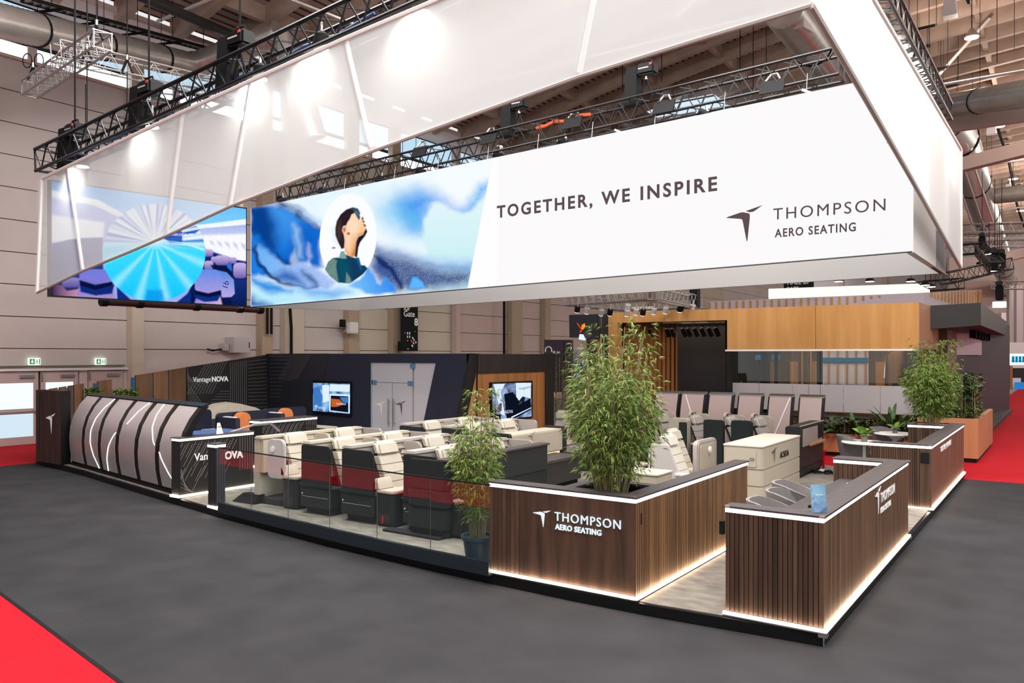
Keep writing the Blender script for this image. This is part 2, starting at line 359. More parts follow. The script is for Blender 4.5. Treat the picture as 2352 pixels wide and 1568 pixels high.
door('door_1', 1.35, 2.53); door('door_2', 2.56, 3.72); door('door_3', 3.78, 4.82); door('door_4', 5.12, 6.18, False)
struct(MB().box(1.2, 6.3, WY - .1, WY - .03, 2.05, 2.12).build('trim_4', M_white))
struct(MB().box(-2, 6.2, WY - .12, WY - .04, 2.17, 2.2).build('trim_5', mat('olive_conduit', (.12, .12, .05), .6)))
def exit_sign(px, lab):
    x, y, z = onY(px, 830, WY - .1); t = thing('exit_sign', (x, y, z), lab, 'exit sign')
    MB().box(x - .16, x + .16, y, y + .07, z - .1, z + .1).build('housing', lum('exit_glow', (.86, 1, .9), 1.25), t, bev=.01)
    MB().box(x - .135, x - .005, y - .006, y - .001, z - .075, z + .075).build('green_field', lum('exit_green', (.03, .28, .06), 1), t)
    MB().box(x + .11, x + .135, y - .006, y - .001, z - .075, z + .075).build('green_field', lum('exit_green', (.03, .28, .06), 1), t)
    q = y - .008; cx = x - .07
    MB().slab([(cx - .015, q, z + .055), (cx + .015, q, z + .055), (cx + .015, q, z), (cx + .045, q, z), (cx, q, z - .055), (cx - .045, q, z), (cx - .015, q, z)], (0, -.003, 0)).build('arrow', lum('exit_arrow', (.9, 1, .92), 1.3), t)
    g = MB(); a = x + .055
    g.tube((a - .006, q, z + .045), (a + .012, q, z + .05), .013, 6); g.path([(a, q, z + .03), (a - .01, q, z - .01), (a + .02, q, z - .035), (a + .015, q, z - .065)], .008, 5); g.path([(a - .01, q, z - .01), (a - .03, q, z - .04), (a - .045, q, z - .045)], .008, 5); g.path([(a + .03, q, z + .0), (a, q, z + .025), (a - .03, q, z + .01)], .006, 5)
    g.build('running_figure', lum('exit_green', (.03, .28, .06), 1), t)
exit_sign(80, 'green lit exit sign above the glazed double door'); exit_sign(232, 'green lit exit sign above the plain door near the planting')
# things fixed to the wall
x, y, z = onY(548, 792, WY - .33)
t = thing('junction_box', (x, WY - .33, z), 'grey electrical cabinet fixed to the hall wall', 'cabinet')
MB().box(x - .32, x + .36, WY - .5, WY - .005, z - .27, z + .27).build('housing', M_greyl, t, bev=.01); MB().box(x - .55, x - .36, WY - .3, WY - .005, z - .2, z + .05).build('side_box', M_greyl, t, bev=.01)
MB().box(x + .3, x + .32, WY - .52, WY - .5, z - .1, z + .1).build('latch', M_matt, t)
MB().path([(x - .55, WY - .15, z - .15), (x - .9, WY - .15, z - .2), (x - 1.1, WY - .15, z - .15)], .03).build('conduit', M_matt, t)
x = 11.2; tag(MB().tube((x, WY - .5, z + .4), (x, WY - .5, 5.2), .05).tube((x + .18, WY - .5, z + .4), (x + .18, WY - .5, 5.2), .05).build('cable_riser', M_matt), 'pair of dark conduits rising from the grey electrical cabinet', 'conduit')
a = onY(665, 690, WY - .5); b = onY(669, 815, WY - .5)
tag(MB().path([(a[0], a[1], a[2] + 2), a, (a[0] + .08, a[1], (a[2] + b[2]) / 2), b, (b[0], b[1], 0)], .06).build('black_cable_bundle', M_matt), 'thick black cable bundle hanging down the cream wall', 'cable')
a = onY(1158, 690, WY - .5); tag(MB().tube((a[0], a[1], 1), (a[0], a[1], 6), .07).build('drain_pipe', M_matt), 'thin black pipe running down beside the tan column', 'pipe')
x, y, z = onY(799, 757, WY - .5)
t = thing('wall_floodlight', (x, WY - .33, z), 'small white floodlight on the wall beside the tan column', 'floodlight')
MB().box(x - .1, x + .35, WY - .75, WY - .5, z - .15, z + .3).build('housing', M_white, t, bev=.03); MB().tube((x, WY - .5, z), (x - .1, WY - .33, z - .1), .04).build('bracket', M_steel, t)
MB().box(x - .3, x - .12, WY - .5, WY - .34, z + .1, z + .4).build('ballast', M_matt, t)
# gate banner
x0, _, zt = onY(921, 690, 21.5); x1, _, zb = onY(959, 806, 21.5)
t = thing('gate_banner', (x0, 21.5, zb), 'black hanging gate sign with a white site map', 'sign')
MB().box(x0, x1, 21.48, 21.52, zb, zt + .8).build('banner_cloth', M_matt, t)
MB().box(x0 - .15, x0, 21.45, 21.55, zb, zb + .4).build('weight_bag', M_matt, t)
for x_ in (x0 + .1, x1 - .1): MB().tube((x_, 21.5, zt + .8), (x_, 21.5, vz(21.0)), .012, 4).build('hanging_wire', M_matt, t)
yy = 21.46
text('for', (x0 + .12, yy, onY(921, 712, 21.5)[2]), (1, 0, 0), (0, 0, 1), .36, M_letter, t)
text('Gate', (x0 + .12, yy, onY(921, 726, 21.5)[2]), (1, 0, 0), (0, 0, 1), .36, M_letter, t)
text('8', (x1 - .25, yy, onY(921, 746, 21.5)[2]), (1, 0, 0), (0, 0, 1), .45, M_letter, t, bold=.008)
def sgn(px, py, wd, hg, m=M_letter, rot=0):
    c = onY(px, py, yy); k = .0139
    q = [(a * wd * k * math.cos(rot) - b * hg * k * math.sin(rot), a * wd * k * math.sin(rot) + b * hg * k * math.cos(rot)) for a, b in ((-.5, -.5), (.5, -.5), (.5, .5), (-.5, .5))]
    MB().slab([(c[0] + u, yy, c[2] + v) for u, v in q], (0, -.004, 0)).build('map_block', m, t)
M_or = mat('map_orange', (.75, .13, .02), .6)
for q in ((936, 765, 4, 7), (941, 765, 4, 7), (936, 773, 3.5, 7), (941, 773, 3.5, 7), (930, 764, 2, 3), (936, 782, 5, 1.5), (953, 761, 4, 1), (937, 801, 5, 2)): sgn(*q)
for q in ((948, 776, 5, 6), (951, 781, 5, 5), (955, 786, 5, 5), (950, 788, 4, 6), (947, 794, 5, 7)): sgn(*q, M_letter, .75)
sgn(945, 783, 5, 7, M_or, .75); sgn(948, 787, 3, 4, M_or, .75)
# pipe rail under the left screen
a, b = onY(238, 692, 19.4), onY(597, 711, 19.4)
t = thing('suspended_pipe', a, 'dark red brown pipe hanging below the cabin screen', 'pipe')
MB().tube(a, b, .11, 14).build('tube', mat('oxide_pipe', (.055, .02, .022), .35), t, smooth=True)
for k in (0, .2, .55, .85, 1):
    c = Vector(a).lerp(Vector(b), k); dv = (Vector(b) - Vector(a)).normalized() * .08; MB().tube(c - dv, c + dv, .135, 14).build('coupling', M_matt, t, smooth=True)
for k in (.2, .85):
    c = Vector(a).lerp(Vector(b), k); MB().tube(c, c + Vector((0, 0, 4)), .012, 5).build('hanger', M_matt, t)

# ------------------------------------------------------------------ ducts, cable tray
def duct(name, pts, r, label, rib_=.16, clamps=(), m=M_duct):
    t = thing(name, pts[0], label, 'duct')
    rings = []; prev = None
    P = [Vector(p) for p in pts]
    for i in range(len(P) - 1):
        d = P[i + 1] - P[i]; L = d.length; dn = d.normalized(); a = dn.cross(Vector((0, 0, 1))).normalized(); b = a.cross(dn)
        k = int(L / rib_) + 1; g = MB(); rg = []
        for j in range(k * 2 + 1):
            c = P[i] + d * j / (k * 2); rr = r * (1.0 if j % 2 else .955)
            rg.append([c + (a * math.cos(2 * PI * q / 20) + b * math.sin(2 * PI * q / 20)) * rr for q in range(20)])
        g.rings(rg); g.build('spiral_pipe', m, t, smooth=True)
        if i: 
            g = MB(); c = P[i]; q0 = (P[i] - P[i - 1]).normalized(); g.lathe([(0, -r), (r * .7, -r * .72), (r * 1.0, 0), (r * .7, r * .72), (0, r)], c, 20, False); g.build('elbow', m, t, smooth=True)
    dv = (P[1] - P[0]).normalized()
    for k in clamps + tuple(1 + .12 * j for j in range(8) if len(pts) > 2 and r > .8):
        c = P[0].lerp(P[1], k) if k < 1 else P[1].lerp(P[2], k - 1); dv = (P[1] - P[0]).normalized() if k < 1 else (P[2] - P[1]).normalized(); MB().tube(c - dv * .03, c + dv * .03, r * 1.03, 20).build('clamp', M_matt, t, smooth=True)
        MB().tube(c, (c.x, c.y, vz(c.y)), .008, 4).build('hanger_rod', M_matt, t)
    return t
A = ray(-60, 34, 16.8); B = ray(445, 152, 24.3); Cc = ray(640, 76, 23.5)
duct('ventilation_duct', [A, B, Cc], .385, 'large spiral duct crossing above the white wall and turning up', .15, (.22, .5, .8))
D0 = (Cc[0] + .2, Cc[1], Cc[2]); D1 = (Cc[0] + .9, Cc[1] - .5, Cc[2] - 3)
duct('ventilation_duct', [D0, D1], .39, 'spiral duct elbow dropping behind the long black truss', .11, ())
duct('ventilation_duct', [ray(1800, 20, 24), ray(1960, 230, 33)], .62, 'wide spiral duct seen through the gap above the slogan wall', .14, (.35, .8))
duct('ventilation_duct', [ray(1995, 75, 27), ray(2200, 320, 35), ray(2330, 690, 95)], .82, 'long spiral duct receding along the timber roof', .3, (.2, .5, .8))
duct('ventilation_duct', [ray(2165, 245, 25), ray(2420, 205, 19)], .36, 'bright spiral duct crossing in front of the timber arches', .1, (.4,))
duct('ventilation_duct', [ray(2268, 452, 46), ray(2420, 436, 42)], .45, 'far small spiral duct beyond the second white beam', .2, ())
duct('ventilation_duct', [ray(1585, 300, 40), ray(1585, 190, 40), ray(1900, 150, 36)], .75, 'spiral duct turning upright behind the middle truss', .2, ())
def beam(a, b, s, label, m=M_wallwarm):
    a, b = Vector(a), Vector(b); d = (b - a).normalized(); n_ = d.cross(Vector((0, 0, 1))).normalized() * s * .4; u = Vector((0, 0, s * .5))
    return tag(MB().hexa([a - n_ - u, a + n_ - u, a + n_ + u, a - n_ + u], [b - n_ - u, b + n_ - u, b + n_ + u, b - n_ + u]).build('tie_beam', m), label, 'beam')
beam(ray(2150, 290, 27), ray(2420, 245, 21), .55, 'pale concrete beam under the bright spiral duct')
beam(ray(2185, 385, 34), ray(2420, 325, 30), .55, 'white beam crossing over the long receding duct')
beam(ray(2310, 590, 60), ray(2420, 565, 58), .7, 'far white beam above the dark canopy')
beam(ray(1830, 45, 24), ray(1925, 105, 29), .5, 'pale roof beam above the wide spiral duct', M_wall)
a, b = ray(60, 0, 18), ray(500, 120, 25)
t = thing('cable_tray', a, 'long steel cable tray beneath the timber deck', 'cable tray')
A_, B_ = Vector(a), Vector(b); dv = (B_ - A_).normalized(); sd = dv.cross(Vector((0, 0, 1))).normalized() * .16
for s_ in (-1, 1): MB().hexa([A_ + sd * s_ + Vector(q) for q in ((0, -.012, -.04), (0, .012, -.04), (0, .012, .04), (0, -.012, .04))], [B_ + sd * s_ + Vector(q) for q in ((0, -.012, -.04), (0, .012, -.04), (0, .012, .04), (0, -.012, .04))]).build('side_rail', M_matt, t)
for k in range(30):
    c = A_.lerp(B_, (k + .5) / 30); MB().tube(c - sd, c + sd, .03, 4).build('rung', M_alu, t)
for k in range(5):
    c = A_.lerp(B_, (k + .5) / 5); MB().tube(c, (c.x, c.y, vz(c.y)), .01, 4).build('hanger_rod', M_matt, t); MB().tube(c - sd * 3.2 - Vector((0, 0, .08)), c + sd * 2 - Vector((0, 0, .08)), .035, 4).build('cross_bar', M_matt, t)
a, b = ray(250, -40, 19), ray(620, 118, 27)
tag(MB().tube(a, b, .14, 10).build('roof_pipe', M_char2, smooth=True), 'dark grey pipe running along the underside of the timber deck', 'pipe')
a, b = ray(600, -30, 20), ray(800, 48, 24)
t = thing('roof_rail', a, 'pair of steel rails under the deck above the black truss', 'rail')
for o_ in (0, .35): MB().tube((a[0] + o_, a[1], a[2]), (b[0] + o_, b[1], b[2]), .07, 8).build('rail', M_steel, t)
# pendant lamps and speakers hanging under the arches at the right
def pendant(px, py, d, r, lab):
    x, y, z = ray(px, py, d); t = thing('pendant_lamp', (x, y, z), lab, 'lamp')
    MB().lathe([(r * .3, r * 1.3), (r * .5, r * .9), (r, .04), (r, 0)], (x, y, z), 16).build('shade', M_steel, t, smooth=True)
    MB().lathe([(r * .93, 0), (r * .93, -.02)], (x, y, z), 16).build('bulb', lum('pendant_glow', (1, .86, .66), 7), t)
    MB().tube((x, y, z + r), (x, y, vz(y) - .2), .02, 4).build('cord', M_matt, t)
    l_ = bpy.data.lights.new('pendant_light', 'POINT'); l_.energy = 800; l_.shadow_soft_size = r; l_.color = (1, .88, .75)
    o = bpy.data.objects.new('pendant_light', l_); COL.objects.link(o); o.location = (x, y, z - r - .15)
pendant(2232, 86, 28, .24, 'round pendant lamp nearest under the timber arches'); pendant(2295, 290, 40, .27, 'second round pendant lamp below the pale beam'); pendant(2327, 411, 54, .3, 'third pendant lamp right of the receding duct'); pendant(2345, 484, 66, .35, 'fourth small pendant lamp near the far duct')
def speaker(px, py, d, s, lab):
    x, y, z = ray(px, py, d); t = thing('hanging_speaker', (x, y, z), lab, 'speaker')
    MB().hexa([(x - s, y - s, z - s * 1.4), (x + s, y - s, z - s * 1.4), (x + s, y + s, z - s * 1.4), (x - s, y + s, z - s * 1.4)], [(x - s * .75, y - s * .75, z + s), (x + s * .75, y - s * .75, z + s), (x + s * .75, y + s * .75, z + s), (x - s * .75, y + s * .75, z + s)]).build('housing', M_white, t, bev=.02)
    MB().tube((x, y, z + s), (x, y, z + s * 2), s * .3, 8).build('bracket', M_steel, t); MB().tube((x, y, z + s * 2), (x, y, vz(y)), .012, 4).build('cord', M_matt, t)
speaker(2182, 18, 26, .22, 'white hanging speaker near the top under the arches'); speaker(2277, 294, 39, .22, 'white hanging speaker beside the second pendant lamp'); speaker(2318, 432, 54, .26, 'small white hanging speaker above the far duct')
# wiring column hung from the crown
t = thing('wiring_trunk', ray(2225, 0, 30), 'black bundle of wires running along the vault beside the pendant lamps', 'cable')
g = MB(); pts = [ray(2215 + 3 * math.sin(k) + k * 7, -20 + k * 28, 29 + k * 1.5) for k in range(22)]
g.path(pts, .045, 5); g.path([(p[0] + .25, p[1] - .1, p[2] - .1) for p in pts], .03, 5); g.build('wires', M_matt, t)
for k in range(10):
    y0 = [110, 62, 158, 198, 20, 290, 330, 360, 385, 410][k]; px = [2110, 2128, 2155, 2180, 2085, 2215, 2228, 2240, 2250, 2262][k]; d = 27 + k * 2.2
    a, b = ray(px - 22 + k, y0 + 5, d), ray(px + 24 - k, y0 - 5, d - 1)
    t = thing('support_bracket', a, 'short dark steel bracket bar hung under the arches', 'bracket', 'bracket bars under the arches'); MB().tube(a, b, .07, 4).build('bar', M_char2, t)
    MB().tube(b, (b[0], b[1], vz(b[1])), .012, 4).build('rod', M_matt, t); MB().tube(a, (a[0], a[1], vz(a[1])), .012, 4).build('rod', M_matt, t)
for k in range(14):
    px = [240, 290, 470, 540, 560, 1430, 1475, 1520, 1700, 1730, 1760, 2130, 2290, 2330][k]; d = 26 + (k % 4) * 2
    a = ray(px, [100, 60, 40, 60, 20, 130, 150, 120, 110, 140, 120, 130, 60, 40][k], d)
    tag(MB().tube((a[0], a[1], vz(a[1])), (a[0], a[1], a[2] - 1.2), .014, 4).build('suspension_wire', M_matt), 'thin dark suspension wire hanging from the timber roof', 'wire', 'suspension wires under the roof')
# ------------------------------------------------------------------ the raised stand
edge = [(0, 0), (-.12, 1.5), (-.14, 2.4), (-.10, 4.25), (.03, 6.2), (.35, 9.0), (.69, 11.2), (1.31, 14.94), (1.66, 17.75)]
back = [(8.2, 17.75), (8.3, 10.2), (12.0, 10.2), (11.9, 6), (10.75, 2.0), (11.3, 0)]
pl = thing('stand_platform', (0, 0, 0), 'low raised stand floor with beige carpet and black edging', 'platform')
def inset(P, k):
    out = []
    for x, y in P: out.append((x + k if x < 4 else x - k * .3, y + (k if y < .05 else 0)))
    return out
MB().prism(edge + back, .0065, .112).build('edging', M_black, pl, bev=.004)
MB().prism(inset(edge + back, .045), .1125, .12).build('carpet', M_stand, pl)
MB().prism([(1.75, 9.95), (5.3, 9.6), (7.9, 9.75), (7.9, 17.4), (2.2, 17.4), (1.5, 13)], .1205, .123).build('carpet_inlay', mat('plum_grey_carpet', (.17, .15, .165), .95, noise=.25, nscale=5, spec=.1), pl)
a, b = at(583, 1126), at(660, 1117); MB().prism([(a[0], a[1] - .03), (b[0], b[1] - .03), (b[0], b[1]), (a[0], a[1])], .123, .126).build('threshold_strip', M_white, pl)
for x, y in ((-.01, -.01), (4.42, -.012), (11.25, -.01)):
    MB().box(x - .02, x + .06, y - .02, y + .05, .09, .118).build('corner_plate', M_steel, pl)
MB().box(-.004, .006, -.006, .006, .0, .095).build('corner_bead', M_steel, pl)
Z0, Z1, Z2, ZT = .165, 1.062, 1.104, 1.122
def slats(t, o, d, nrm, L, pitch, z0, z1, m, wd=.82, dp=.014, name='slat'):
    o = Vector(o); d = Vector(d); nrm = Vector(nrm); k = round(L / pitch); p = L / k; a = d * p * wd; base = o + d * p * (1 - wd) / 2
    s0 = None
    for j in range(k):
        q = base + d * p * j
        if s0 is None:
            g = MB(); g.slab([q + Vector((0, 0, z0)), q + a + Vector((0, 0, z0)), q + a + Vector((0, 0, z1)), q + Vector((0, 0, z1))], nrm * dp); s0 = g.build(name, m, t); b0 = q
        else: piece(s0, t, q - b0)
def band(t, pts, z0, z1, m, wd=.012, name='light_strip', closed=False):
    P = [Vector((p[0], p[1], 0)) for p in pts]
    for a, b in zip(P, P[1:]):
        d = (b - a).normalized(); n_ = Vector((d.y, -d.x, 0)) * wd
        MB().hexa([a + Vector((0, 0, z0)), b + Vector((0, 0, z0)), b + n_ + Vector((0, 0, z0)), a + n_ + Vector((0, 0, z0))], [a + Vector((0, 0, z1)), b + Vector((0, 0, z1)), b + n_ + Vector((0, 0, z1)), a + n_ + Vector((0, 0, z1))]).build(name, m, t)
def caps(t, pts):
    for x, y in pts: MB().box(x - .024, x + .024, y - .024, y + .024, ZT - .018, ZT + .004).build('corner_cap', M_steel, t, bev=.005)
# --- counter 1 with planter, big emblem
t = thing('reception_counter', (-.1, 1.72, .12), 'walnut reception counter with planter corner, white emblem and slatted long side', 'counter')
g = MB().box(-.085, .07, 1.735, 3.475, .14, Z2); g.box(.07, 3.19, 1.735, 1.88, .14, Z2).build('carcass', M_matt, t)
MB().box(-.1, -.085, 1.72, 3.03, Z0, Z1).build('front_panel', M_walnutp, t)
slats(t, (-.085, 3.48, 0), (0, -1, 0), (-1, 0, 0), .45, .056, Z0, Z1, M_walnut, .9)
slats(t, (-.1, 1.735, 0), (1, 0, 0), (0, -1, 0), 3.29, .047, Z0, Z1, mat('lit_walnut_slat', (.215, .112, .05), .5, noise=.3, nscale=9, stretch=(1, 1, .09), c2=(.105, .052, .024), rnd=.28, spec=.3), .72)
MB().box(3.19, 3.2, 1.735, 1.88, Z0, Z1).build('end_panel', M_walnut, t)
g = MB(); g.box(-.115, .09, 1.705, 3.49, Z2, ZT); g.box(.09, 3.21, 1.705, 1.895, Z2, ZT); g.box(.09, .75, 2.51, 2.64, Z2, ZT); g.box(.62, .75, 1.895, 2.51, Z2, ZT); g.build('counter_top', M_top, t)
MB().box(.075, .74, 1.88, 2.63, .121, .9).build('planter_box', M_walnut, t)
MB().box(.09, .62, 1.9, 2.51, .9, .98).build('soil', M_soil, t)
MB().box(.6, .74, 1.88, 2.63, .9, Z2).box(.075, .6, 2.5, 2.63, .9, Z2).build('planter_rim', M_matt, t)
band(t, [(-.1, 3.48), (-.1, 1.72), (3.2, 1.72)], Z1 + .001, Z2 - .001, M_ledtop, -.018)
band(t, [(-.1, 3.48), (-.1, 1.72), (3.2, 1.72)], .135, .158, M_led, .03)
MB().prism([(-.128, 1.69), (3.2, 1.69), (3.2, 1.72), (-.1, 1.72), (-.1, 3.48), (-.128, 3.48)], .12, .134).build('led_channel', M_char2, t)
caps(t, [(-.09, 3.46), (-.09, 1.73)])
MB().box(.02, .035, 1.714, 1.72, .84, .95).build('socket', M_matt, t)
p0 = onX(1223, 1205, -.101); p1 = onX(1266, 1168, -.101)
logo((-.101, p0[1], onX(1245, 1210, -.101)[2]), (0, -1, 0), (0, 0, 1), .185, M_sign, t, ext=-.012, sx=(p0[1] - p1[1]) / .185)
a = onX(1275, 1194, -.101); text('THOMPSON', (-.113, a[1], a[2]), (0, -1, 0), (0, 0, 1), .128, M_sign, t, space=1.18, sx=.98, ext=.006)
a = onX(1277, 1214, -.101); text('AERO SEATING', (-.113, a[1], a[2]), (0, -1, 0), (0, 0, 1), .078, M_sign, t, space=1.1, sx=.93, bold=.002, ext=.006)
# --- counter 2 (nearest corner) with desk
t = thing('slatted_desk_counter', (0, 0, .12), 'walnut counter at the near stand corner with inner desk and slatted front', 'counter')
g = MB().box(.015, .16, .015, .86, .14, Z2); g.box(.16, 4.39, .015, .2, .14, Z2); g.box(4.1, 4.25, .2, .86, .14, Z2).build('carcass', M_matt, t)
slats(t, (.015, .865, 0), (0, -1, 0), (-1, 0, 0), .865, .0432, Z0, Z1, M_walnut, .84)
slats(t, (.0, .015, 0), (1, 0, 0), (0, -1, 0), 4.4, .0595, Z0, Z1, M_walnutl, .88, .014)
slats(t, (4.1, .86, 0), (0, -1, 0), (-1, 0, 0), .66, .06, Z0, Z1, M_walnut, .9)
MB().box(.16, 4.09, .2, .212, Z0, Z1).build('inner_panel', M_walnut, t)
MB().box(.165, 4.095, .215, .78, .83, .86).build('desk_shelf', M_top, t, bev=.004)
g = MB(); g.box(-.015, .19, -.015, .875, Z2, ZT); g.box(.19, 4.42, -.015, .235, Z2, ZT); g.box(4.07, 4.42, .235, .88, Z2, ZT); g.build('counter_top', M_top, t)
band(t, [(0, .865), (0, 0), (4.4, 0)], Z1 + .001, Z2 - .001, M_ledtop, -.018)
band(t, [(4.085, .86), (4.085, .24)], Z1 + .001, Z2 - .001, M_ledtop, -.018)
band(t, [(0, .88), (0, 0), (4.4, 0)], .135, .158, M_led, .03)
MB().prism([(-.03, -.03), (4.4, -.03), (4.4, 0), (0, 0), (0, .88), (-.03, .88)], .12, .134).build('led_channel', M_steel, t)
caps(t, [(0, .84), (0, .01), (4.39, .0), (4.1, .85)])
g = MB().box(-.03, .01, .87, .91, .86, .98); g.build('socket', M_matt, t)
xd, ud = (1, 0, 0), (0, 0, 1); p = onY(2010, 1186, -.002)
logo((p[0], -.002, p[2] - .0), xd, ud, .29, M_letter, t, ext=.006, sx=1.05)
a = onY(2022, 1158, -.002); text('THOMPSON', (a[0] + .0, -.004, a[2] + .01), xd, ud, .16, M_letter, t, space=1.1, ext=.003, sx=.95)
a = onY(2022, 1182, -.002); text('AERO SEATING', (a[0] + .0, -.004, a[2] + .015), xd, ud, .085, M_letter, t, space=1.1, ext=.003, bold=.002)
# --- counter 3 far along the right edge
t = thing('planter_counter', (6.55, 0, .12), 'walnut counter farther along the red aisle with bamboo at its far end', 'counter')
X0, X1 = 6.55, 11.2
g = MB().box(X0 + .015, X0 + .17, .015, .86, .14, Z2); g.box(X0 + .17, X1, .015, .2, .14, Z2); g.box(10.5, X1, .2, .9, .14, .95).build('carcass', M_matt, t)
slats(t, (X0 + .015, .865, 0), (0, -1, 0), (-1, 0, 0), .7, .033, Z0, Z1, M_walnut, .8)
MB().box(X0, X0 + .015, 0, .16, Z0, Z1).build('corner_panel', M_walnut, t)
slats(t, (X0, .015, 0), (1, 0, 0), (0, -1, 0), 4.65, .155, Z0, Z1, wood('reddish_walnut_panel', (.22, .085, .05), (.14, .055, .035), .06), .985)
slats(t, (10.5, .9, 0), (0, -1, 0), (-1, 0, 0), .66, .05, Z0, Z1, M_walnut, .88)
g = MB(); g.box(X0 - .015, X0 + .2, -.015, .875, Z2, ZT); g.box(X0 + .2, X1 + .02, -.015, .24, Z2, ZT); g.box(10.47, 10.6, .24, .93, Z2, ZT); g.box(11.08, X1 + .02, .24, .93, Z2, ZT); g.box(10.6, 11.08, .83, .93, Z2, ZT); g.build('counter_top', M_top, t)
MB().box(10.6, 11.08, .24, .83, .95, 1.03).build('soil', M_soil, t)
MB().box(10.5, X1, .9, .91, .14, Z2).build('back_panel', M_walnut, t)
band(t, [(X0, .865), (X0, 0), (X1, 0)], Z1 + .001, Z2 - .001, M_ledtop, -.018); band(t, [(10.488, .92), (10.488, .24)], Z1 + .001, Z2 - .001, M_ledtop, -.018)
band(t, [(X0, .88), (X0, 0), (X1, 0)], .135, .158, M_led, .03)
MB().prism([(X0 - .03, -.03), (X1, -.03), (X1, 0), (X0, 0), (X0, .88), (X0 - .03, .88)], .12, .134).build('led_channel', M_steel, t)
caps(t, [(X0, .01), (X0, .85)])
MB().box(X0 - .008, X0 - .001, .03, .15, .84, 1.0).build('tablet', M_matt, t)
a = onY(2160, 1041, -.002); text('TOGETHER, WE INSPIRE', (a[0], -.004, a[2] + .02), xd, ud, .12, M_letter, t, space=1.1, ext=.003, sx=1.02, bold=.002)
# --- small end post and glass balustrade
rp_ = [at(500, 1176), at(573, 1195), at(658, 1216), at(753, 1240), at(862, 1266), at(985, 1294), at(1122, 1323)]
t = thing('glass_balustrade', (rp_[0][0], rp_[0][1], .12), 'clear glass balustrade on a dark base rail along the stand edge', 'balustrade')
M_glass = glass('balustrade_glass', (.93, .97, .97), 1.15)
M_rail = mat('petrol_base_rail', (.012, .019, .026), .35)
for a, b in zip(rp_, rp_[1:]):
    a, b = Vector(a), Vector(b); d = (b - a).normalized(); n_ = Vector((d.y, -d.x, 0)) * -.055
    if n_.x < 0: n_ = -n_
    MB().slab([a, b, b + n_, a + n_], (0, 0, .15)).build('base_rail', M_rail, t)
    c = n_ * .4; e = n_ * .62; gp = d * .006
    MB().slab([a + c + gp, b + c - gp, b + e - gp, a + e + gp], (0, 0, .97)).build('glass_pane', M_glass, t)
    MB().slab([a + c * .8 + Vector((0, 0, .97)), b + c * .8 + Vector((0, 0, .97)), b + e * 1.1 + Vector((0, 0, .97)), a + e * 1.1 + Vector((0, 0, .97))], (0, 0, .014)).build('top_channel', M_matt, t)
for p in rp_[1:-1]:
    MB().tube((p[0] + .03, p[1], .27), (p[0] + .03, p[1], 1.09), .004, 4).build('pane_joint', mat('joint_seal', (.10, .09, .085), .5), t)
x, y, _ = at(506, 1166); t = thing('lit_end_post', (x, y, .12), 'slim slatted post with lit band ending the glass balustrade', 'post')
MB().box(x - .07, x + .09, y + .01, y + .2, .13, Z1).build('carcass', M_matt, t); slats(t, (x - .07, y + .01, 0), (1, 0, 0), (0, -1, 0), .16, .032, Z0, Z1, mat('blue_black_slat', (.045, .045, .055), .4), .8)
MB().box(x - .08, x - .07, y, y + .2, Z0, Z1).build('side_panel', M_plinth, t)
MB().box(x - .085, x + .1, y, y + .21, Z1, Z2).build('light_band', M_ledtop, t); MB().box(x - .10, x + .115, y - .015, y + .225, Z2, ZT).build('cap', M_top, t)
MB().box(x - .09, x + .1, y - .01, y + .21, .122, .15).build('light_strip', M_led, t)

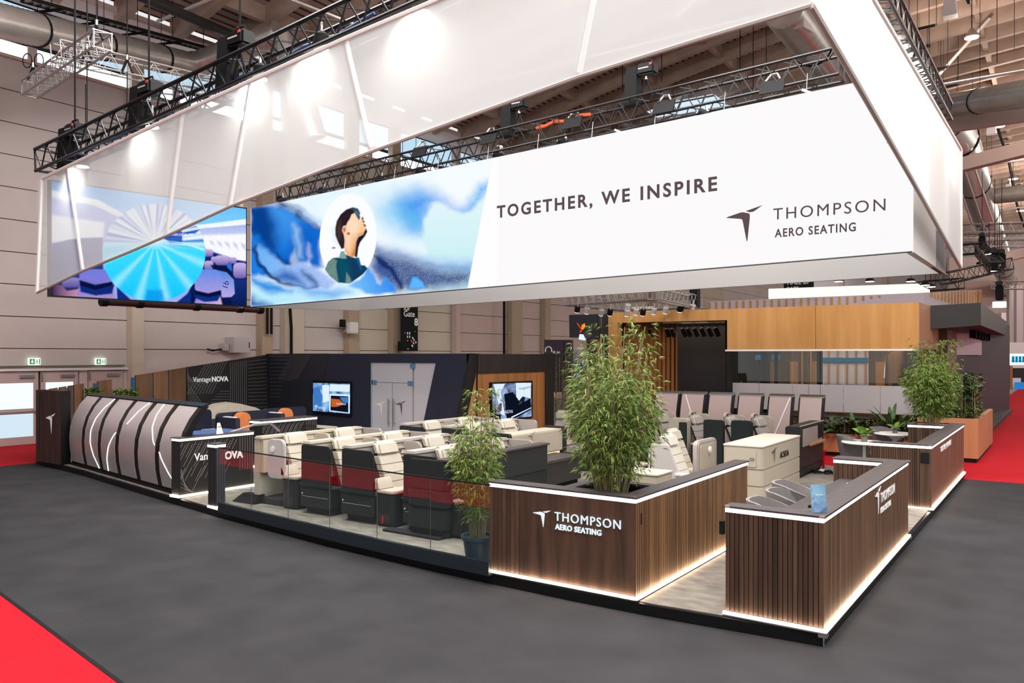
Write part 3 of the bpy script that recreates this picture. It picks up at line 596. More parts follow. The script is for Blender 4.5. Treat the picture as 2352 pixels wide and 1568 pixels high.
# --- dark patterned product counters
def nova(name, px0, py0, px1, py1, lab, word, depth, seed):
    a, b = at(px0, py0), at(px1, py1); y = a[1]; x0, x1 = a[0], col(px1, Y=y)[0]
    t = thing(name, (x0, y, .12), lab, 'counter')
    MB().box(x0, x1, y, y + depth, .165, Z1).build('carcass', M_dkpat, t)
    MB().box(x0 - .004, x0 - .001, y + .01, y + depth - .01, .17, Z1 - .01).build('side_panel', M_plinth, t)
    g = MB(); k = -12
    def ln(p, q): g.tube((p[0], y - .002, p[1]), (q[0], y - .002, q[1]), .0031, 4)
    vx = x0 + (x1 - x0) * .78
    for k in range(26):
        u = x0 + .05 + k * .062; L = (.35 + .3 * ((k * 7 + seed) % 3)) * .8
        for s0 in (0, 1):
            zb = Z1 - .03 - s0 * .42 - .03 * ((k + seed) % 2); ux = u - s0 * .2
            p = (ux, zb); q = (ux - L * .45, zb - L * .75)
            if p[0] < vx and q[0] > x0 and q[1] > .2: ln(p, q)
            elif p[0] < vx and q[1] > .2 and p[0] > x0 + .03: f = (p[0] - x0 - .01) / (p[0] - q[0]); ln(p, (p[0] + (q[0] - p[0]) * f, p[1] + (q[1] - p[1]) * f))
    for k in range(6): ln((vx + .035 + k * (x1 - vx - .05) / 5.2, Z1 - .02), (vx + .035 + k * (x1 - vx - .05) / 5.2, .45))
    for k in range(5): ln((x0 + .02, .3 + k * .075), (x0 + .05 + .2 - k * .035, .19 + k * .01))
    stuff(g.build('inlaid_lines', M_line, t))
    MB().box(x0 - .02, x1 + .02, y - .02, y + depth, Z2, ZT).build('counter_top', M_top, t)
    MB().box(x0 - .004, x1 + .004, y - .004, y + depth - .01, Z1, Z2).build('light_band', lum('warm_led_band', (1, .9, .76), 3.2), t)
    MB().box(x0 - .03, x1 + .02, y - .025, y + depth, .13, .163).build('light_strip', M_led, t)
    MB().box(x0 - .04, x1 + .03, y - .035, y + depth, .121, .13).build('plinth', M_walnut, t)
    if word:
        p = onY(446, 1060, y - .004); text('Vantage', (p[0], y - .01, p[2] + .01), (1, 0, 0), (0, 0, 1), .185, M_letter, t, sx=.92, ext=.006)
        p = onY(500, 1059, y - .004); text('NOVA', (p[0], y - .01, p[2] + .018), (1, 0, 0), (0, 0, 1), .185, M_letter, t, sx=.95, ext=.006, bold=.006)
    else: MB().box(x0 + .95, x1 - .06, y - .012, y - .002, .55, .95).build('acrylic_plate', glass('acrylic_plate', (.9, .9, .9), 1.2), t)
    return t
nova('line_patterned_counter', 413, 1144, 582, 1126, 'dark line patterned counter with a lit top beside the curved silver panels', True, .24, 0)
nova('line_patterned_counter', 602, 1076, 728, 1063, 'dark line patterned counter behind the cream seats near the first screen', False, .42, 1)
x, y, z = onY(502, 999, 10.5); t = thing('tent_card', (x, y, ZT), 'small white folded tent card on the lit patterned counter', 'card')
MB().hexa([(x - .07, y - .04, ZT), (x + .06, y - .04, ZT), (x + .06, y - .035, ZT), (x - .07, y - .035, ZT)], [(x - .025, y, ZT + .19), (x + .02, y, ZT + .19), (x + .02, y + .005, ZT + .19), (x - .025, y + .005, ZT + .19)]).build('front_leaf', M_white, t)
MB().hexa([(x + .06, y - .04, ZT), (x + .12, y + .03, ZT), (x + .12, y + .035, ZT), (x + .06, y - .035, ZT)], [(x + .02, y, ZT + .19), (x + .035, y + .01, ZT + .19), (x + .035, y + .015, ZT + .19), (x + .02, y + .005, ZT + .19)]).build('rear_leaf', mat('pale_blue_card', (.55, .68, .75), .5), t)
MB().box(x - .03, x + .03, y - .026, y - .02, ZT + .12, ZT + .135).build('orange_stripe', M_orange, t)

# --- totem with emblem at the far left end
a, b = at(88, 1058), at(137, 1068); xf = 1.45; y0, y1 = 16.16, 17.3; ZTT = 1.72
t = thing('emblem_totem', (xf, y0, .12), 'dark walnut totem with a white emblem at the far end', 'totem')
for u0, u1 in ((16.16, 16.98), (17.03, 17.1), (17.15, 17.3)): MB().box(xf, xf + .2, u0, u1, .121, ZTT).build('upright_board', wood('dark_totem_wood', (.075, .048, .042), (.04, .026, .024), .1), t)
MB().box(xf + .03, xf + .17, y0 + .05, y1 - .03, .121, ZTT - .02).build('core', M_matt, t)
MB().box(xf + .0, xf + .2, y0 - .006, y0 - .001, .121, ZTT).build('side_board', M_black, t)
p = onX(104, 1000, xf); logo((xf - .001, p[1] - .02, onX(117, 996, xf)[2]), (0, -1, 0), (0, 0, 1), .46, M_letter, t, ext=-.02, sx=.95)
# --- curved silver wall panels (left), six of them; the same shape stands at the right rear
PROF = [(0, .2), (-.045, .45), (-.06, .7), (-.04, .95), (.03, 1.2), (.15, 1.42), (.30, 1.6)]
def profat(z):
    for (o0, z0), (o1, z1) in zip(PROF, PROF[1:]):
        if z <= z1: return o0 + (o1 - o0) * (z - z0) / (z1 - z0)
    return PROF[-1][0]
def curved_panel(P, d, nrm, wd, lab, group, line=None, m=M_silver, sc=1.0, fr=.155):
    P = Vector(P); d = Vector(d).normalized(); nrm = Vector(nrm).normalized(); t = thing('curved_panel', tuple(P), lab, 'panel', group)
    U = Vector((0, 0, 1)); z_ = P.z
    def q(u, o, z): return P + d * u - nrm * o * sc + U * (z * sc - .12)
    g = MB(); g.rings([[q(.0, o, z), q(wd, o, z), q(wd, o + .02, z), q(.0, o + .02, z)] for o, z in PROF]); g.build('face', m, t, smooth=True)
    g = MB(); g.rings([[q(-.035, o + .008, z), q(wd + fr, o + .008, z), q(wd + fr, o + .12, z), q(-.035, o + .12, z)] for o, z in [(PROF[0][0], .125)] + PROF[:-1] + [(PROF[-1][0] + .01, PROF[-1][1] + .02)]]); g.build('frame', M_black, t)
    g = MB(); g.rings([[q(-.035, PROF[-1][0] + .0, 1.605), q(wd + fr, PROF[-1][0], 1.605), q(wd + fr, PROF[-1][0] + .13, 1.65), q(-.035, PROF[-1][0] + .13, 1.65)], [q(-.035, PROF[-1][0] + .0, 1.625), q(wd + fr, PROF[-1][0], 1.625), q(wd + fr, PROF[-1][0] + .13, 1.67), q(-.035, PROF[-1][0] + .13, 1.67)]]); g.build('top_cap', M_steel if m is not M_silver else M_black, t)
    if line:
        pts = []
        for _ in range(2):
            q_ = [line[0]]
            for a_, b_ in zip(line, line[1:]): q_ += [(a_[0] * .75 + b_[0] * .25, a_[1] * .75 + b_[1] * .25), (a_[0] * .25 + b_[0] * .75, a_[1] * .25 + b_[1] * .75)]
            line = q_ + [line[-1]]
        for k in range(len(line) - 1):
            for j in range(6):
                f = j / 6; u = line[k][0] + (line[k + 1][0] - line[k][0]) * f; z = line[k][1] + (line[k + 1][1] - line[k][1]) * f; pts.append((u * wd, z))
        pts.append((line[-1][0] * wd, line[-1][1])); w_ = .013
        g = MB(); g.rings([[q(u - w_, profat(z) - .001, z), q(u + w_, profat(z) - .001, z), q(u + w_, profat(z) - .006, z), q(u - w_, profat(z) - .006, z)] for u, z in pts]); g.build('light_line', M_ledtop if m is M_silver else M_white, t)
    return t
a = Vector(at(165, 1066)); b = Vector(at(425, 1141)); d = (b - a); L = d.length; d.normalize(); nrm = Vector((d.y, -d.x, 0)); nrm = nrm if nrm.x < 0 else -nrm
lines = [None, [(.95, 1.6), (.62, 1.3), (.42, .95), (.5, .6), (.95, .2)], [(.35, .2), (.42, .5), (.66, .8), (.99, 1.0)], [(.28, 1.18), (.55, 1.42), (.8, 1.6)], [(.42, 1.6), (.5, 1.3), (.78, 1.02), (.98, .9)], [(.0, .8), (.35, .55), (.8, .3), (1.0, .22)]]
nm = ['farthest from the corner', 'second, with a bowed white line', 'third, with a rising white line', 'fourth, with a short white line at its top', 'fifth, with a falling white line', 'sixth, beside the patterned counter']
for k in range(6):
    wd = L / 6 - .2; curved_panel(a + d * (L / 6 * k + .02), d, nrm, wd, 'curved silver wall panel, ' + nm[k], 'curved silver panels', lines[k])
tag(MB().prism([(a.x - nrm.x * -.03, a.y), (b.x + nrm.x * .03, b.y), (b.x + .45, b.y + .1), (a.x + .45, a.y + .1)], .1205, .16).build('panel_plinth', M_matt), 'long black plinth carrying the six curved silver panels', 'plinth')
# ------------------------------------------------------------------ partition walls at the left end and rear
PY = 17.5; XN = 7.95
def topz(px): return hgt(893 - (px - 115) * .1575, *col(px, Y=PY))
t = thing('slatted_partition', (2.2, PY, .12), 'upright walnut boards with blue edges forming the left end wall', 'partition')
M_bluee = mat('blue_board_edge', (.02, .09, .22), .5)
for a, b in ((115, 133), (138, 153), (158, 168), (171, 193), (226, 257), (312, 350), (353, 386), (389, 427)):
    x0, x1 = col(a, Y=PY)[0], col(b, Y=PY)[0]
    MB().hexa([(x0, PY, .12), (x1, PY, .12), (x1, PY + .07, .12), (x0, PY + .07, .12)], [(x0, PY, topz(a)), (x1, PY, topz(b)), (x1, PY + .07, topz(b)), (x0, PY + .07, topz(a))]).build('board', wood('partition_walnut', (.25, .125, .06), (.11, .055, .03), .2, scale=7), t)
    MB().box(x0 - .075, x0 - .002, PY + .03, PY + .1, .12, topz(a) - .05).build('blue_fin', M_bluee, t)
for a, b in ((193, 226), (257, 312)):
    x0, x1 = col(a, Y=PY)[0], col(b, Y=PY)[0]; z = hgt(922, *col(b, Y=PY)); MB().box(x0, x1 - .08, PY + .01, PY + .2, z - .22, z).build('trough', M_walnut, t)
t = thing('line_patterned_wall', (5, PY, .12), 'black wall with inlaid chevron lines and white product lettering', 'partition')
x0, x1 = col(428, Y=PY)[0], XN
MB().hexa([(x0, PY, .12), (x1, PY, .12), (x1, PY + .12, .12), (x0, PY + .12, .12)], [(x0, PY, topz(428)), (x1, PY, topz(614)), (x1, PY + .12, topz(614)), (x0, PY + .12, topz(428))]).build('panel', M_dkpat, t)
g = MB()
def lp(p, q, r=.011):
    a, b = onY(*p, PY - .006), onY(*q, PY - .006); g.tube(a, b, r, 4)
for k in range(15): lp((434 + k * 8.5, max(836, 905 - k * 6)) if k < 6 else (434 + k * 6.2, 838 - (k - 6) * 1.2), (430, 846 + k * 6) if k < 6 else (430 + (k - 6) * 7, 905 - (k - 6) * .2))
for k in range(9): lp((529 + k * 4.6, 832 - k * .6), (529 + k * 4.6, 940))
for k in range(14): lp((570, 830 + k * 8), (612, 825 + k * 8.4))
for k in range(8): lp((432, 882 + k * 7.5), (472 - k * 4, 938))
for k in range(7): lp((505 - k * 6, 898 + k * 6.3), (527, 898 + k * 6.3))
stuff(g.build('inlaid_lines', M_line2, t))
p = onY(442, 877, PY); text('Vantage', (p[0], PY - .02, p[2]), (1, 0, 0), (0, 0, 1), .19, M_letter, t, ext=.008, sx=.9)
p = onY(485, 876, PY); text('NOVA', (p[0], PY - .02, p[2]), (1, 0, 0), (0, 0, 1), .19, M_letter, t, ext=.008, bold=.006, sx=.95)
# navy rear wall with screen, doors and portal
yc = col(1095, X=XN)[1]; ztop = 2.535
t = thing('navy_rear_wall', (XN, 13, .12), 'tall navy rear wall with chevron lines, glass doors and a black portal', 'partition')
y0d, y1d = col(850, X=XN)[1], col(1003, X=XN)[1]; zd = hgt(833, *col(920, X=XN))
MB().box(XN, XN + .14, y0d, PY + .12, .12, ztop).build('wall', M_navy, t); MB().box(XN, XN + .14, yc, y1d, .12, ztop).build('wall', M_navy, t); MB().box(XN, XN + .14, y1d, y0d, zd, ztop).build('wall', M_navy, t)
MB().slab([onX(615, 812, XN - .004), onX(755, 811.5, XN - .004), onX(742, 880, XN - .004), onX(738, 1003, XN - .004), onX(615, 985, XN - .004)], (-.004, 0, 0)).build('dark_panel', mat('blue_black_panel', (.014, .015, .024), .55), t)
g = MB()
for k in range(12): g.tube(onX(620, 818 + k * 8.5, XN - .012), onX(668 - k * 2.4, 818 + k * 8.5, XN - .012), .01, 4)
for k in range(11): g.tube(onX(672 + k * 4.2, 815, XN - .012), onX(640 + k * 4.2, 875 - abs(k - 5), XN - .012), .01, 4)
stuff(g.build('inlaid_lines', M_line2, t))
M_frost = mat('frosted_white_glass', (.55, .53, .56), .18, spec=.6)
def door_leaf(pa, pb, pts=None, nm='glass_leaf'):
    if pts: return MB().slab([onX(*p, XN + .03) for p in pts], (.02, 0, 0)).build(nm, M_frost, t)
zb = .13
ya, yb = col(856, X=XN + .03)[1], col(901, X=XN + .03)[1]; yk = col(947, X=XN + .03)[1]
zt1 = hgt(878, XN, ya)
dl = MB().box(XN + .03, XN + .045, yb + .01, ya, zb, zt1).build('door_leaf', M_frost, t); dr = MB().box(XN + .03, XN + .045, yk, yb - .01, zb, zt1).build('door_leaf', M_frost, t)
MB().box(XN + .03, XN + .045, yk, ya, zt1 + .012, zd).build('overpanel', M_frost, t)
MB().hexa([(XN + .03, yk - .07, zb), (XN + .03, y1d + .62, zb), (XN + .045, y1d + .62, zb), (XN + .045, yk - .07, zb)], [(XN + .03, yk - .07, zd), (XN + .03, y1d, zd), (XN + .045, y1d, zd), (XN + .045, yk - .07, zd)]).build('side_light', M_frost, t)
MB().hexa([(XN - .002, y1d + .62, zb), (XN - .002, y1d - .05, zb), (XN + .05, y1d - .05, zb), (XN + .05, y1d + .62, zb)], [(XN - .002, y1d + .03, zd), (XN - .002, y1d - .05, zd), (XN + .05, y1d - .05, zd), (XN + .05, y1d + .03, zd)]).build('slanted_reveal', M_navy, t)
MB().box(XN + .02, XN + .05, ya, ya + .06, zb, zd).build('door_jamb', mat('pale_teal_edge', (.3, .42, .42), .3), t); MB().box(XN + .1, XN + .13, y1d, y0d, .12, zd).build('door_backing', M_white, t)
for yy_, zz in ((ya - .06, zt1), (yk + .06, zt1), (yk - .02, zd - .08)): MB().box(XN + .02, XN + .028, yy_ - .09, yy_ + .09, zz - .06, zz + .06).build('patch_fitting', mat('blue_patch_fitting', (.10, .22, .36), .4), t)
for yy_, par in ((yb + .09, dl), (yb - .09, dr)): MB().tube((XN - .03, yy_, .68), (XN - .03, yy_, 1.38), .016, 8).tube((XN - .03, yy_, .75), (XN + .03, yy_, .75), .01, 6).tube((XN - .03, yy_, 1.3), (XN + .03, yy_, 1.3), .01, 6).build('door_handle', M_steel, par)
for px, par, mm in ((862, dl, M_white), (908, dr, M_steel)):
    p = onX(px, 952, XN + .028); logo((XN + .027, p[1], p[2]), (0, -1, 0), (0, 0, 1), .37, mm, par, ext=-.004)
# portal at the end of the navy wall
M_blkw = wood('black_stained_wood', (.028, .022, .021), (.014, .012, .012), .1)
MB().slab([onX(1080, 811, XN - .004), (XN - .004, yc, ztop), (XN - .004, yc, .12), onX(1034, 1025, XN - .004)], (-.03, 0, 0)).build('portal_frame', M_blkw, t)
MB().slab([onX(1093, 862, XN - .036), (XN - .036, yc, onX(1094, 858, XN)[2]), (XN - .036, yc, .12), onX(1062, 1010, XN - .036)], (-.006, 0, 0)).build('portal_jamb', M_oak2, t)
x2 = col(1272, Y=yc)[0]; x1_ = col(1249, Y=yc)[0]; zl = onY(1250, 853, yc)[2]
MB().box(XN, x2, yc, yc + .3, .12, ztop - .01).build('portal_wall', M_blkw, t)
MB().box(XN + .02, x1_, yc - .03, yc - .002, .12, zl).build('oak_lining', wood('portal_oak', (.40, .17, .055), (.22, .085, .028), .05, scale=6), t)
MB().slab([(x1_, yc - .05, zl), (x1_ + .02, yc - .05, .12), (x2 - .35, yc - .05, .12), (x2, yc - .05, ztop - .01), (XN, yc - .05, ztop - .01), (XN, yc - .05, zl)], (0, .045, 0)).build('portal_frame', M_blkw, t)
M_scr0 = lum('screen_blue_picture', (.02, .10, .35), 1.0, noise=1.5, nscale=2.2, c2=(.30, .62, .95))
M_scr1 = lum('screen_grey_picture', (.008, .012, .03), 1.0, noise=1.2, nscale=2.6, c2=(.35, .48, .80))
M_sw = lum('screen_white', (.75, .87, 1), 1); M_sd = lum('screen_dark', (.004, .006, .015), 1); M_sb = lum('screen_midblue', (.05, .2, .55), 1); M_so = lum('screen_orange', (.55, .12, .02), 1)
def sp(t, fn, pts, pl_, m, k=1, nm='picture_area'):
    o = (-.001, 0, 0) if fn is onX else (0, -.001, 0); return MB().slab([fn(*p, pl_ - .002 * k) for p in pts], o).build(nm, m, t)
XT = XN - .06; p = onX(718, 875, XT); q = onX(805, 955, XT)
t = thing('wall_screen', (XT, p[1], q[2]), 'wall screen with a blue cabin picture on the navy wall', 'screen')
MB().slab([onX(717.5, 873, XT), onX(805.5, 876, XT), onX(805.5, 956, XT), onX(717.5, 948, XT)], (.05, 0, 0)).build('bezel', M_black, t)
sp(t, onX, [(719, 879), (804, 881), (804, 950), (719, 943)], XT, M_scr0)
sp(t, onX, [(720, 890), (732, 888), (740, 908), (738, 936), (720, 933)], XT, M_sb, 2); sp(t, onX, [(758, 882), (803, 883), (803, 900), (757, 898)], XT, M_sw, 2); sp(t, onX, [(757, 904), (803, 906), (803, 949), (756, 944)], XT, M_sw, 2)
sp(t, onX, [(760, 908), (800, 910), (800, 947), (759, 942)], XT, M_sd, 3); sp(t, onX, [(761, 915), (780, 917), (790, 928), (774, 934), (761, 934)], XT, M_so, 4); sp(t, onX, [(780, 912), (799, 912), (799, 926), (788, 924)], XT, M_sb, 4); sp(t, onX, [(740, 884), (756, 884), (756, 920), (742, 925)], XT, M_sw, 2)
p = onX(772, 929, XT - .012); text('THOMPSON', (XT - .014, p[1], p[2]), (0, -1, 0), (0, 0, 1), .07, M_sw, t, ext=0); p = onX(721, 940, XT - .012); logo((XT - .012, p[1], p[2] - .02), (0, -1, 0), (0, 0, 1), .16, M_sw, t, ext=-.001); p = onX(727, 938, XT - .012); text('Vantage', (XT - .014, p[1], p[2]), (0, -1, 0), (0, 0, 1), .12, M_sw, t, ext=0)
YT = yc - .1
t = thing('wall_screen', onY(1175, 965, YT), 'wall screen with a grey seat picture inside the oak portal', 'screen')
MB().slab([onY(1128.5, 878, YT), onY(1223.5, 874, YT), onY(1223.5, 959, YT), onY(1128.5, 969, YT)], (0, .06, 0)).build('bezel', M_black, t)
sp(t, onY, [(1131, 881), (1221, 878), (1221, 956), (1131, 965)], YT, M_scr1)
sp(t, onY, [(1133, 882), (1160, 881), (1150, 900), (1160, 955), (1150, 950), (1140, 905)], YT, M_sw, 2); sp(t, onY, [(1185, 879), (1220, 879), (1219, 915), (1200, 910), (1186, 928)], YT, M_sw, 2); sp(t, onY, [(1158, 905), (1178, 900), (1192, 920), (1190, 930), (1218, 915), (1220, 940), (1180, 962), (1164, 962)], YT, M_sd, 3)
sp(t, onY, [(1131, 940), (1150, 945), (1150, 962), (1131, 964)], YT, M_sd, 3); sp(t, onY, [(1174, 957), (1220, 935), (1220, 937), (1175, 960)], YT, M_sw, 4); sp(t, onY, [(1138, 945), (1148, 925), (1153, 926), (1152, 944)], YT, lum('screen_mauve', (.12, .09, .12), 1), 4)
p = onY(1139, 952, YT - .014); text('VantageNOVA', (p[0], YT - .014, p[2]), (1, 0, 0), (0, 0, 1), .12, M_sw, t, ext=0)
p = onY(1192, 895, YT - .014); text('VantageNOVA', (p[0], YT - .014, p[2]), (1, 0, .1), (0, 0, 1), .09, M_sd, t, ext=0)
# ------------------------------------------------------------------ aircraft seats
def rrect(a0, a1, b0, b1, r, n=4):
    P = []
    for cx, cy, s in ((a1 - r, b1 - r, 0), (a0 + r, b1 - r, 1), (a0 + r, b0 + r, 2), (a1 - r, b0 + r, 3)):
        for k in range(n + 1): t_ = PI / 2 * (s + k / n); P.append((cx + r * math.cos(t_), cy + r * math.sin(t_)))
    return P
def plateX(x0, x1, y0, y1, z0, z1, r): return MB().hexa([(x0, a, b) for a, b in rrect(y0, y1, z0, z1, r)], [(x1, a, b) for a, b in rrect(y0, y1, z0, z1, r)])
def plateY(y0, y1, x0, x1, z0, z1, r): return MB().hexa([(a, y0, b) for a, b in rrect(x0, x1, z0, z1, r)], [(a, y1, b) for a, b in rrect(x0, x1, z0, z1, r)])
def plateZ(z0, z1, x0, x1, y0, y1, r): return MB().prism(rrect(x0, x1, y0, y1, r), z0, z1)
def seat(t, sx, lm=None, w_=.46, y_=0, world_off=None):
    before = set(t.children); loc0 = t.location.copy(); t.location = (0, 0, 0)
    lm = lm or M_leather
    def rec(z0, z1, th, sh=0):
        f = lambda z: y_ + .06 - (.98 - z) * .40
        a, b = f(z0), f(z1); g = MB()
        k = [sx - w_ / 2 + sh, sx + w_ / 2 - sh]
        g.hexa([(k[0], a - th, z0), (k[1], a - th, z0), (k[1], a, z0), (k[0], a, z0)], [(k[0], b - th, z1), (k[1], b - th, z1), (k[1], b, z1), (k[0], b, z1)]); return g
    for z0, z1 in ((.40, .538), (.54, .658), (.66, .783), (.785, .905)): rec(z0, z1, .11).build('back_cushion', lm, t, bev=.008, smooth=True)
    rec(.36, .93, .03).build('seat_back_shell', M_char2, t).location = (0, .045, 0)
    rec(.908, 1.11, .135, .008).build('headrest', lm, t, bev=.04, smooth=True, seg=3)
    plateZ(.33, .45, sx - w_ / 2, sx + w_ / 2, y_ - .62, y_ - .17, .05).build('seat_cushion', lm, t, bev=.02, smooth=True)
    MB().hexa([(sx - .2, y_ - .67, .12), (sx + .2, y_ - .67, .12), (sx + .2, y_ - .63, .12), (sx - .2, y_ - .63, .12)], [(sx - .22, y_ - .67, .42), (sx + .22, y_ - .67, .42), (sx + .22, y_ - .60, .42), (sx - .22, y_ - .60, .42)]).build('leg_rest', lm, t, bev=.015, smooth=True)
    MB().box(sx - .2, sx + .2, y_ - .6, y_ - .1, .02, .33).build('seat_base', M_plinth, t)
    t.location = loc0
    if world_off:
        for c in set(t.children) - before: c.location = c.location + Vector((world_off[0] - loc0.x, world_off[1] - loc0.y, 0))
def niche(t, x, y, z, par=None):
    g = MB(); o = rrect(x - .17, x + .17, z - .075, z + .075, .07); i_ = rrect(x - .145, x + .145, z - .05, z + .05, .048)
    g.rings([[(a, y, b) for a, b in o], [(a, y - .05, b) for a, b in o], [(a, y - .05, b) for a, b in i_], [(a, y - .005, b) for a, b in i_]], cap=False); n_ = g.build('reading_niche', M_cream, t, smooth=True)
    plateY(y - .006, y - .003, x - .145, x + .145, z - .05, z + .05, .045).build('niche_lining', M_leatherg, t); MB().box(x + .05, x + .12, y - .035, y - .01, z - .03, z + .03).build('reading_light', M_white, t)
def twin(panel=True, console=True, ridge=M_cream, far=True, tab=False):
    t = thing('twin_seat_unit', (0, 0, 0), 'seat', 'airline seats', 'twin suite rows')
    plateZ(0, .1, .06, 2.2, -.3, .3, .06).build('plinth', M_plinth, t)
    if panel:
        plateX(-.02, .02, -.32, .3, .40, 1.03, .05).build('aisle_panel', M_char, t, bev=.006)
        plateZ(.1, .40, -.03, .3, -.34, .32, .04).build('armrest_pod', M_char, t, bev=.012); plateZ(.40, .47, -.05, .02, -.345, .325, .02).build('armrest_bulge', M_char, t, bev=.02, smooth=True)
        MB().box(-.034, -.03, -.3, .26, .26, .264).build('trim_line', M_greyl, t)
        MB().box(-.036, -.03, .25, .27, .29, .31).build('button', M_white, t)
    if console:
        plateZ(.02, .46, .0, .34, -.70, -.34, .08).build('side_console', M_char, t, bev=.01, smooth=True); plateZ(.46, .50, -.01, .35, -.71, -.33, .08).build('console_top', M_cream if ridge is M_cream else M_leather, t, bev=.01)
        MB().rings([[(x, -.34, .5), (x, -.44, .5), (x, -.38, .62), (x, -.34, .66)] for x in (.0, .06, .3)]).build('armrest_rise', M_leather, t, bev=.01, smooth=True)
        MB().box(-.006, .0, -.64, -.42, .06, .18).build('service_hatch', M_char2, t); 
        if tab: MB().box(-.02, -.006, -.52, -.50, .05, .15).build('red_tab', mat('red_tab', (.5, .02, .05), .5), t)
    # back shell: charcoal outside, pale ridge along the top
    g = MB(); g.rings([[(0.02, .23, .1), (2.22, .23, .1), (2.22, .33, .1), (.02, .33, .1)], [(0.02, .20, 1.02), (2.22, .20, 1.02), (2.22, .33, 1.02), (.02, .33, 1.02)]]); g.build('back_shell', ridge if not panel else M_char2, t)
    plateZ(1.02, 1.075, .0, 2.25, .12, .345, .05).build('shell_ridge', ridge, t, bev=.02, smooth=True)
    MB().hexa([(.04, .13, .5), (2.2, .13, .5), (2.2, .21, .5), (.04, .21, .5)], [(.04, .13, 1.02), (2.2, .13, 1.02), (2.2, .21, 1.02), (.04, .21, 1.02)]).build('shell_lining', ridge, t)
    seat(t, .58); seat(t, 1.66)
    plateZ(.02, .50, .86, 1.38, -.58, .12, .06).build('centre_console', M_cream, t, bev=.012, smooth=True)
    plateX(1.09, 1.13, -.25, .22, .5, 1.06, .12).build('centre_divider', ridge, t, bev=.01)
    niche(t, .98, .13, .9); niche(t, 2.02, .13, .9)
    if far: plateX(2.24, 2.28, -.32, .32, .1, 1.06, .08).build('far_panel', M_leatherg, t, bev=.01)
    return t
t0 = twin(True, True, M_leatherg, tab=True); t0.location = (.93, 6.58, .12); t0['label'] = 'second charcoal and cream seat row, with console and red tab, behind the glass'
r_ = twin(True, False); r_.location = (.97, 7.50, .12); r_['label'] = 'first charcoal panelled cream seat row, with draped seat, behind the glass'
r_ = twin(False, True); r_.location = (1.02, 8.70, .12); r_['label'] = 'front cream seat row with open console end facing the patterned counter'
x, y = .62, 8.45
plateX(.0, .05, -.42, -.02, .44, 1.06, .09).build('wing_panel', M_greyl, r_, world=False, bev=.01); MB().lathe([(.05, 0), (.05, .012)], n=14).build('round_lamp', M_white, r_, world=False).matrix_local = Matrix.Translation((-.004, -.15, .9)) @ Matrix.Rotation(-PI / 2, 4, 'Y')
MB().hexa([(-.1, .2, 0), (.12, .2, 0), (.12, .75, 0), (-.1, .75, 0)], [(.0, .2, .14), (.12, .2, .14), (.12, .6, .14), (.0, .6, .14)]).build('black_foot', M_matt, r_, world=False)
t1 = twin(True, True, M_leatherg); t1.location = (4.15, 8.45, .12); t1['label'] = 'charcoal twin seat row in the rear block nearest the glass doors'
dup(t1, (.95, 5.40, .12), 0, 'third charcoal seat row, closed by the rounded end cabinet', 'twin suite rows')
dup(t1, (4.2, 7.45, .12), 0, 'charcoal twin seat row in the middle of the rear block', 'twin suite rows')
# rounded charcoal end of the near block
t = thing('rounded_end_cabinet', (.85, 4.6, .12), 'charcoal end cabinet with rounded edges closing the near seat block', 'cabinet')
plateZ(.12, .22, .83, 1.25, 4.86, 5.5, .12).build('plinth', M_plinth, t)
plateZ(.22, .50, .78, 1.2, 4.84, 5.52, .1).build('lower_body', M_char, t, bev=.02, smooth=True); plateZ(.505, .74, .78, 1.2, 4.84, 5.52, .1).build('middle_body', M_char, t, bev=.02, smooth=True)
plateZ(.74, 1.12, .82, 3.3, 4.86, 5.0, .05).build('end_wall', M_char, t, bev=.01); plateX(.80, .86, 4.86, 5.52, .74, 1.13, .06).build('side_wall', M_char, t, bev=.01)
plateZ(1.12, 1.145, .8, 3.32, 4.83, 5.03, .05).build('top_cap', M_top, t); plateZ(.12, .74, 1.2, 3.3, 4.88, 5.0, .02).build('end_base', M_char, t)
plateZ(.12, 1.10, 1.0, 1.62, 4.52, 4.85, .14).build('rounded_locker', M_char, t, bev=.015, smooth=True); plateZ(1.10, 1.12, 1.0, 1.62, 4.52, 4.85, .14).build('locker_top', M_char2, t)
plateZ(.121, .15, .72, .9, 4.9, 5.9, .03).build('floor_rail', M_plinth, t)
# long cream cabinet with lit groove over a dark counter
t = thing('cream_bar_cabinet', (4.3, 6.2, .12), 'long cream cabinet with embossed emblem above a warm lit groove', 'cabinet')
plateZ(.66, 1.08, 4.25, 6.1, 6.3, 6.74, .03).build('body', M_cream, t, bev=.02, smooth=True); plateX(4.14, 4.24, 6.2, 6.74, .5, 1.13, .05).build('side_wing', M_char, t, bev=.01); MB().box(4.3, 6.08, 6.36, 6.7, .121, .66).build('base', M_char2, t)
MB().box(4.3, 6.05, 6.345, 6.358, .60, .655).build('light_groove', lum('warm_groove', (1, .66, .32), 1.6), t); plateX(6.1, 6.17, 6.25, 6.76, .13, 1.12, .04).build('end_panel', M_char2, t, bev=.01)
p = onY(1214, 1022, 6.29); logo((p[0], 6.298, p[2] - .0), (1, 0, 0), (0, 0, 1), .24, M_leatherg, t, ext=.012)
t = thing('dark_low_counter', (4.4, 5.75, .12), 'low dark counter with a pale edge line in front of the cream cabinet', 'counter')
MB().box(4.35, 5.85, 5.75, 6.34, .2, .60).build('body', M_char2, t, bev=.006); MB().box(4.33, 5.87, 5.73, 6.34, .612, .64).build('counter_top', M_top, t); MB().box(4.34, 5.86, 5.742, 6.3, .60, .612).build('edge_line', M_cream, t); MB().box(4.4, 5.8, 5.8, 6.3, .121, .2).build('plinth', M_matt, t)
t = thing('dark_pedestal', (4.0, 5.7, .12), 'upright dark pedestal at the left end of the low dark counter', 'cabinet')
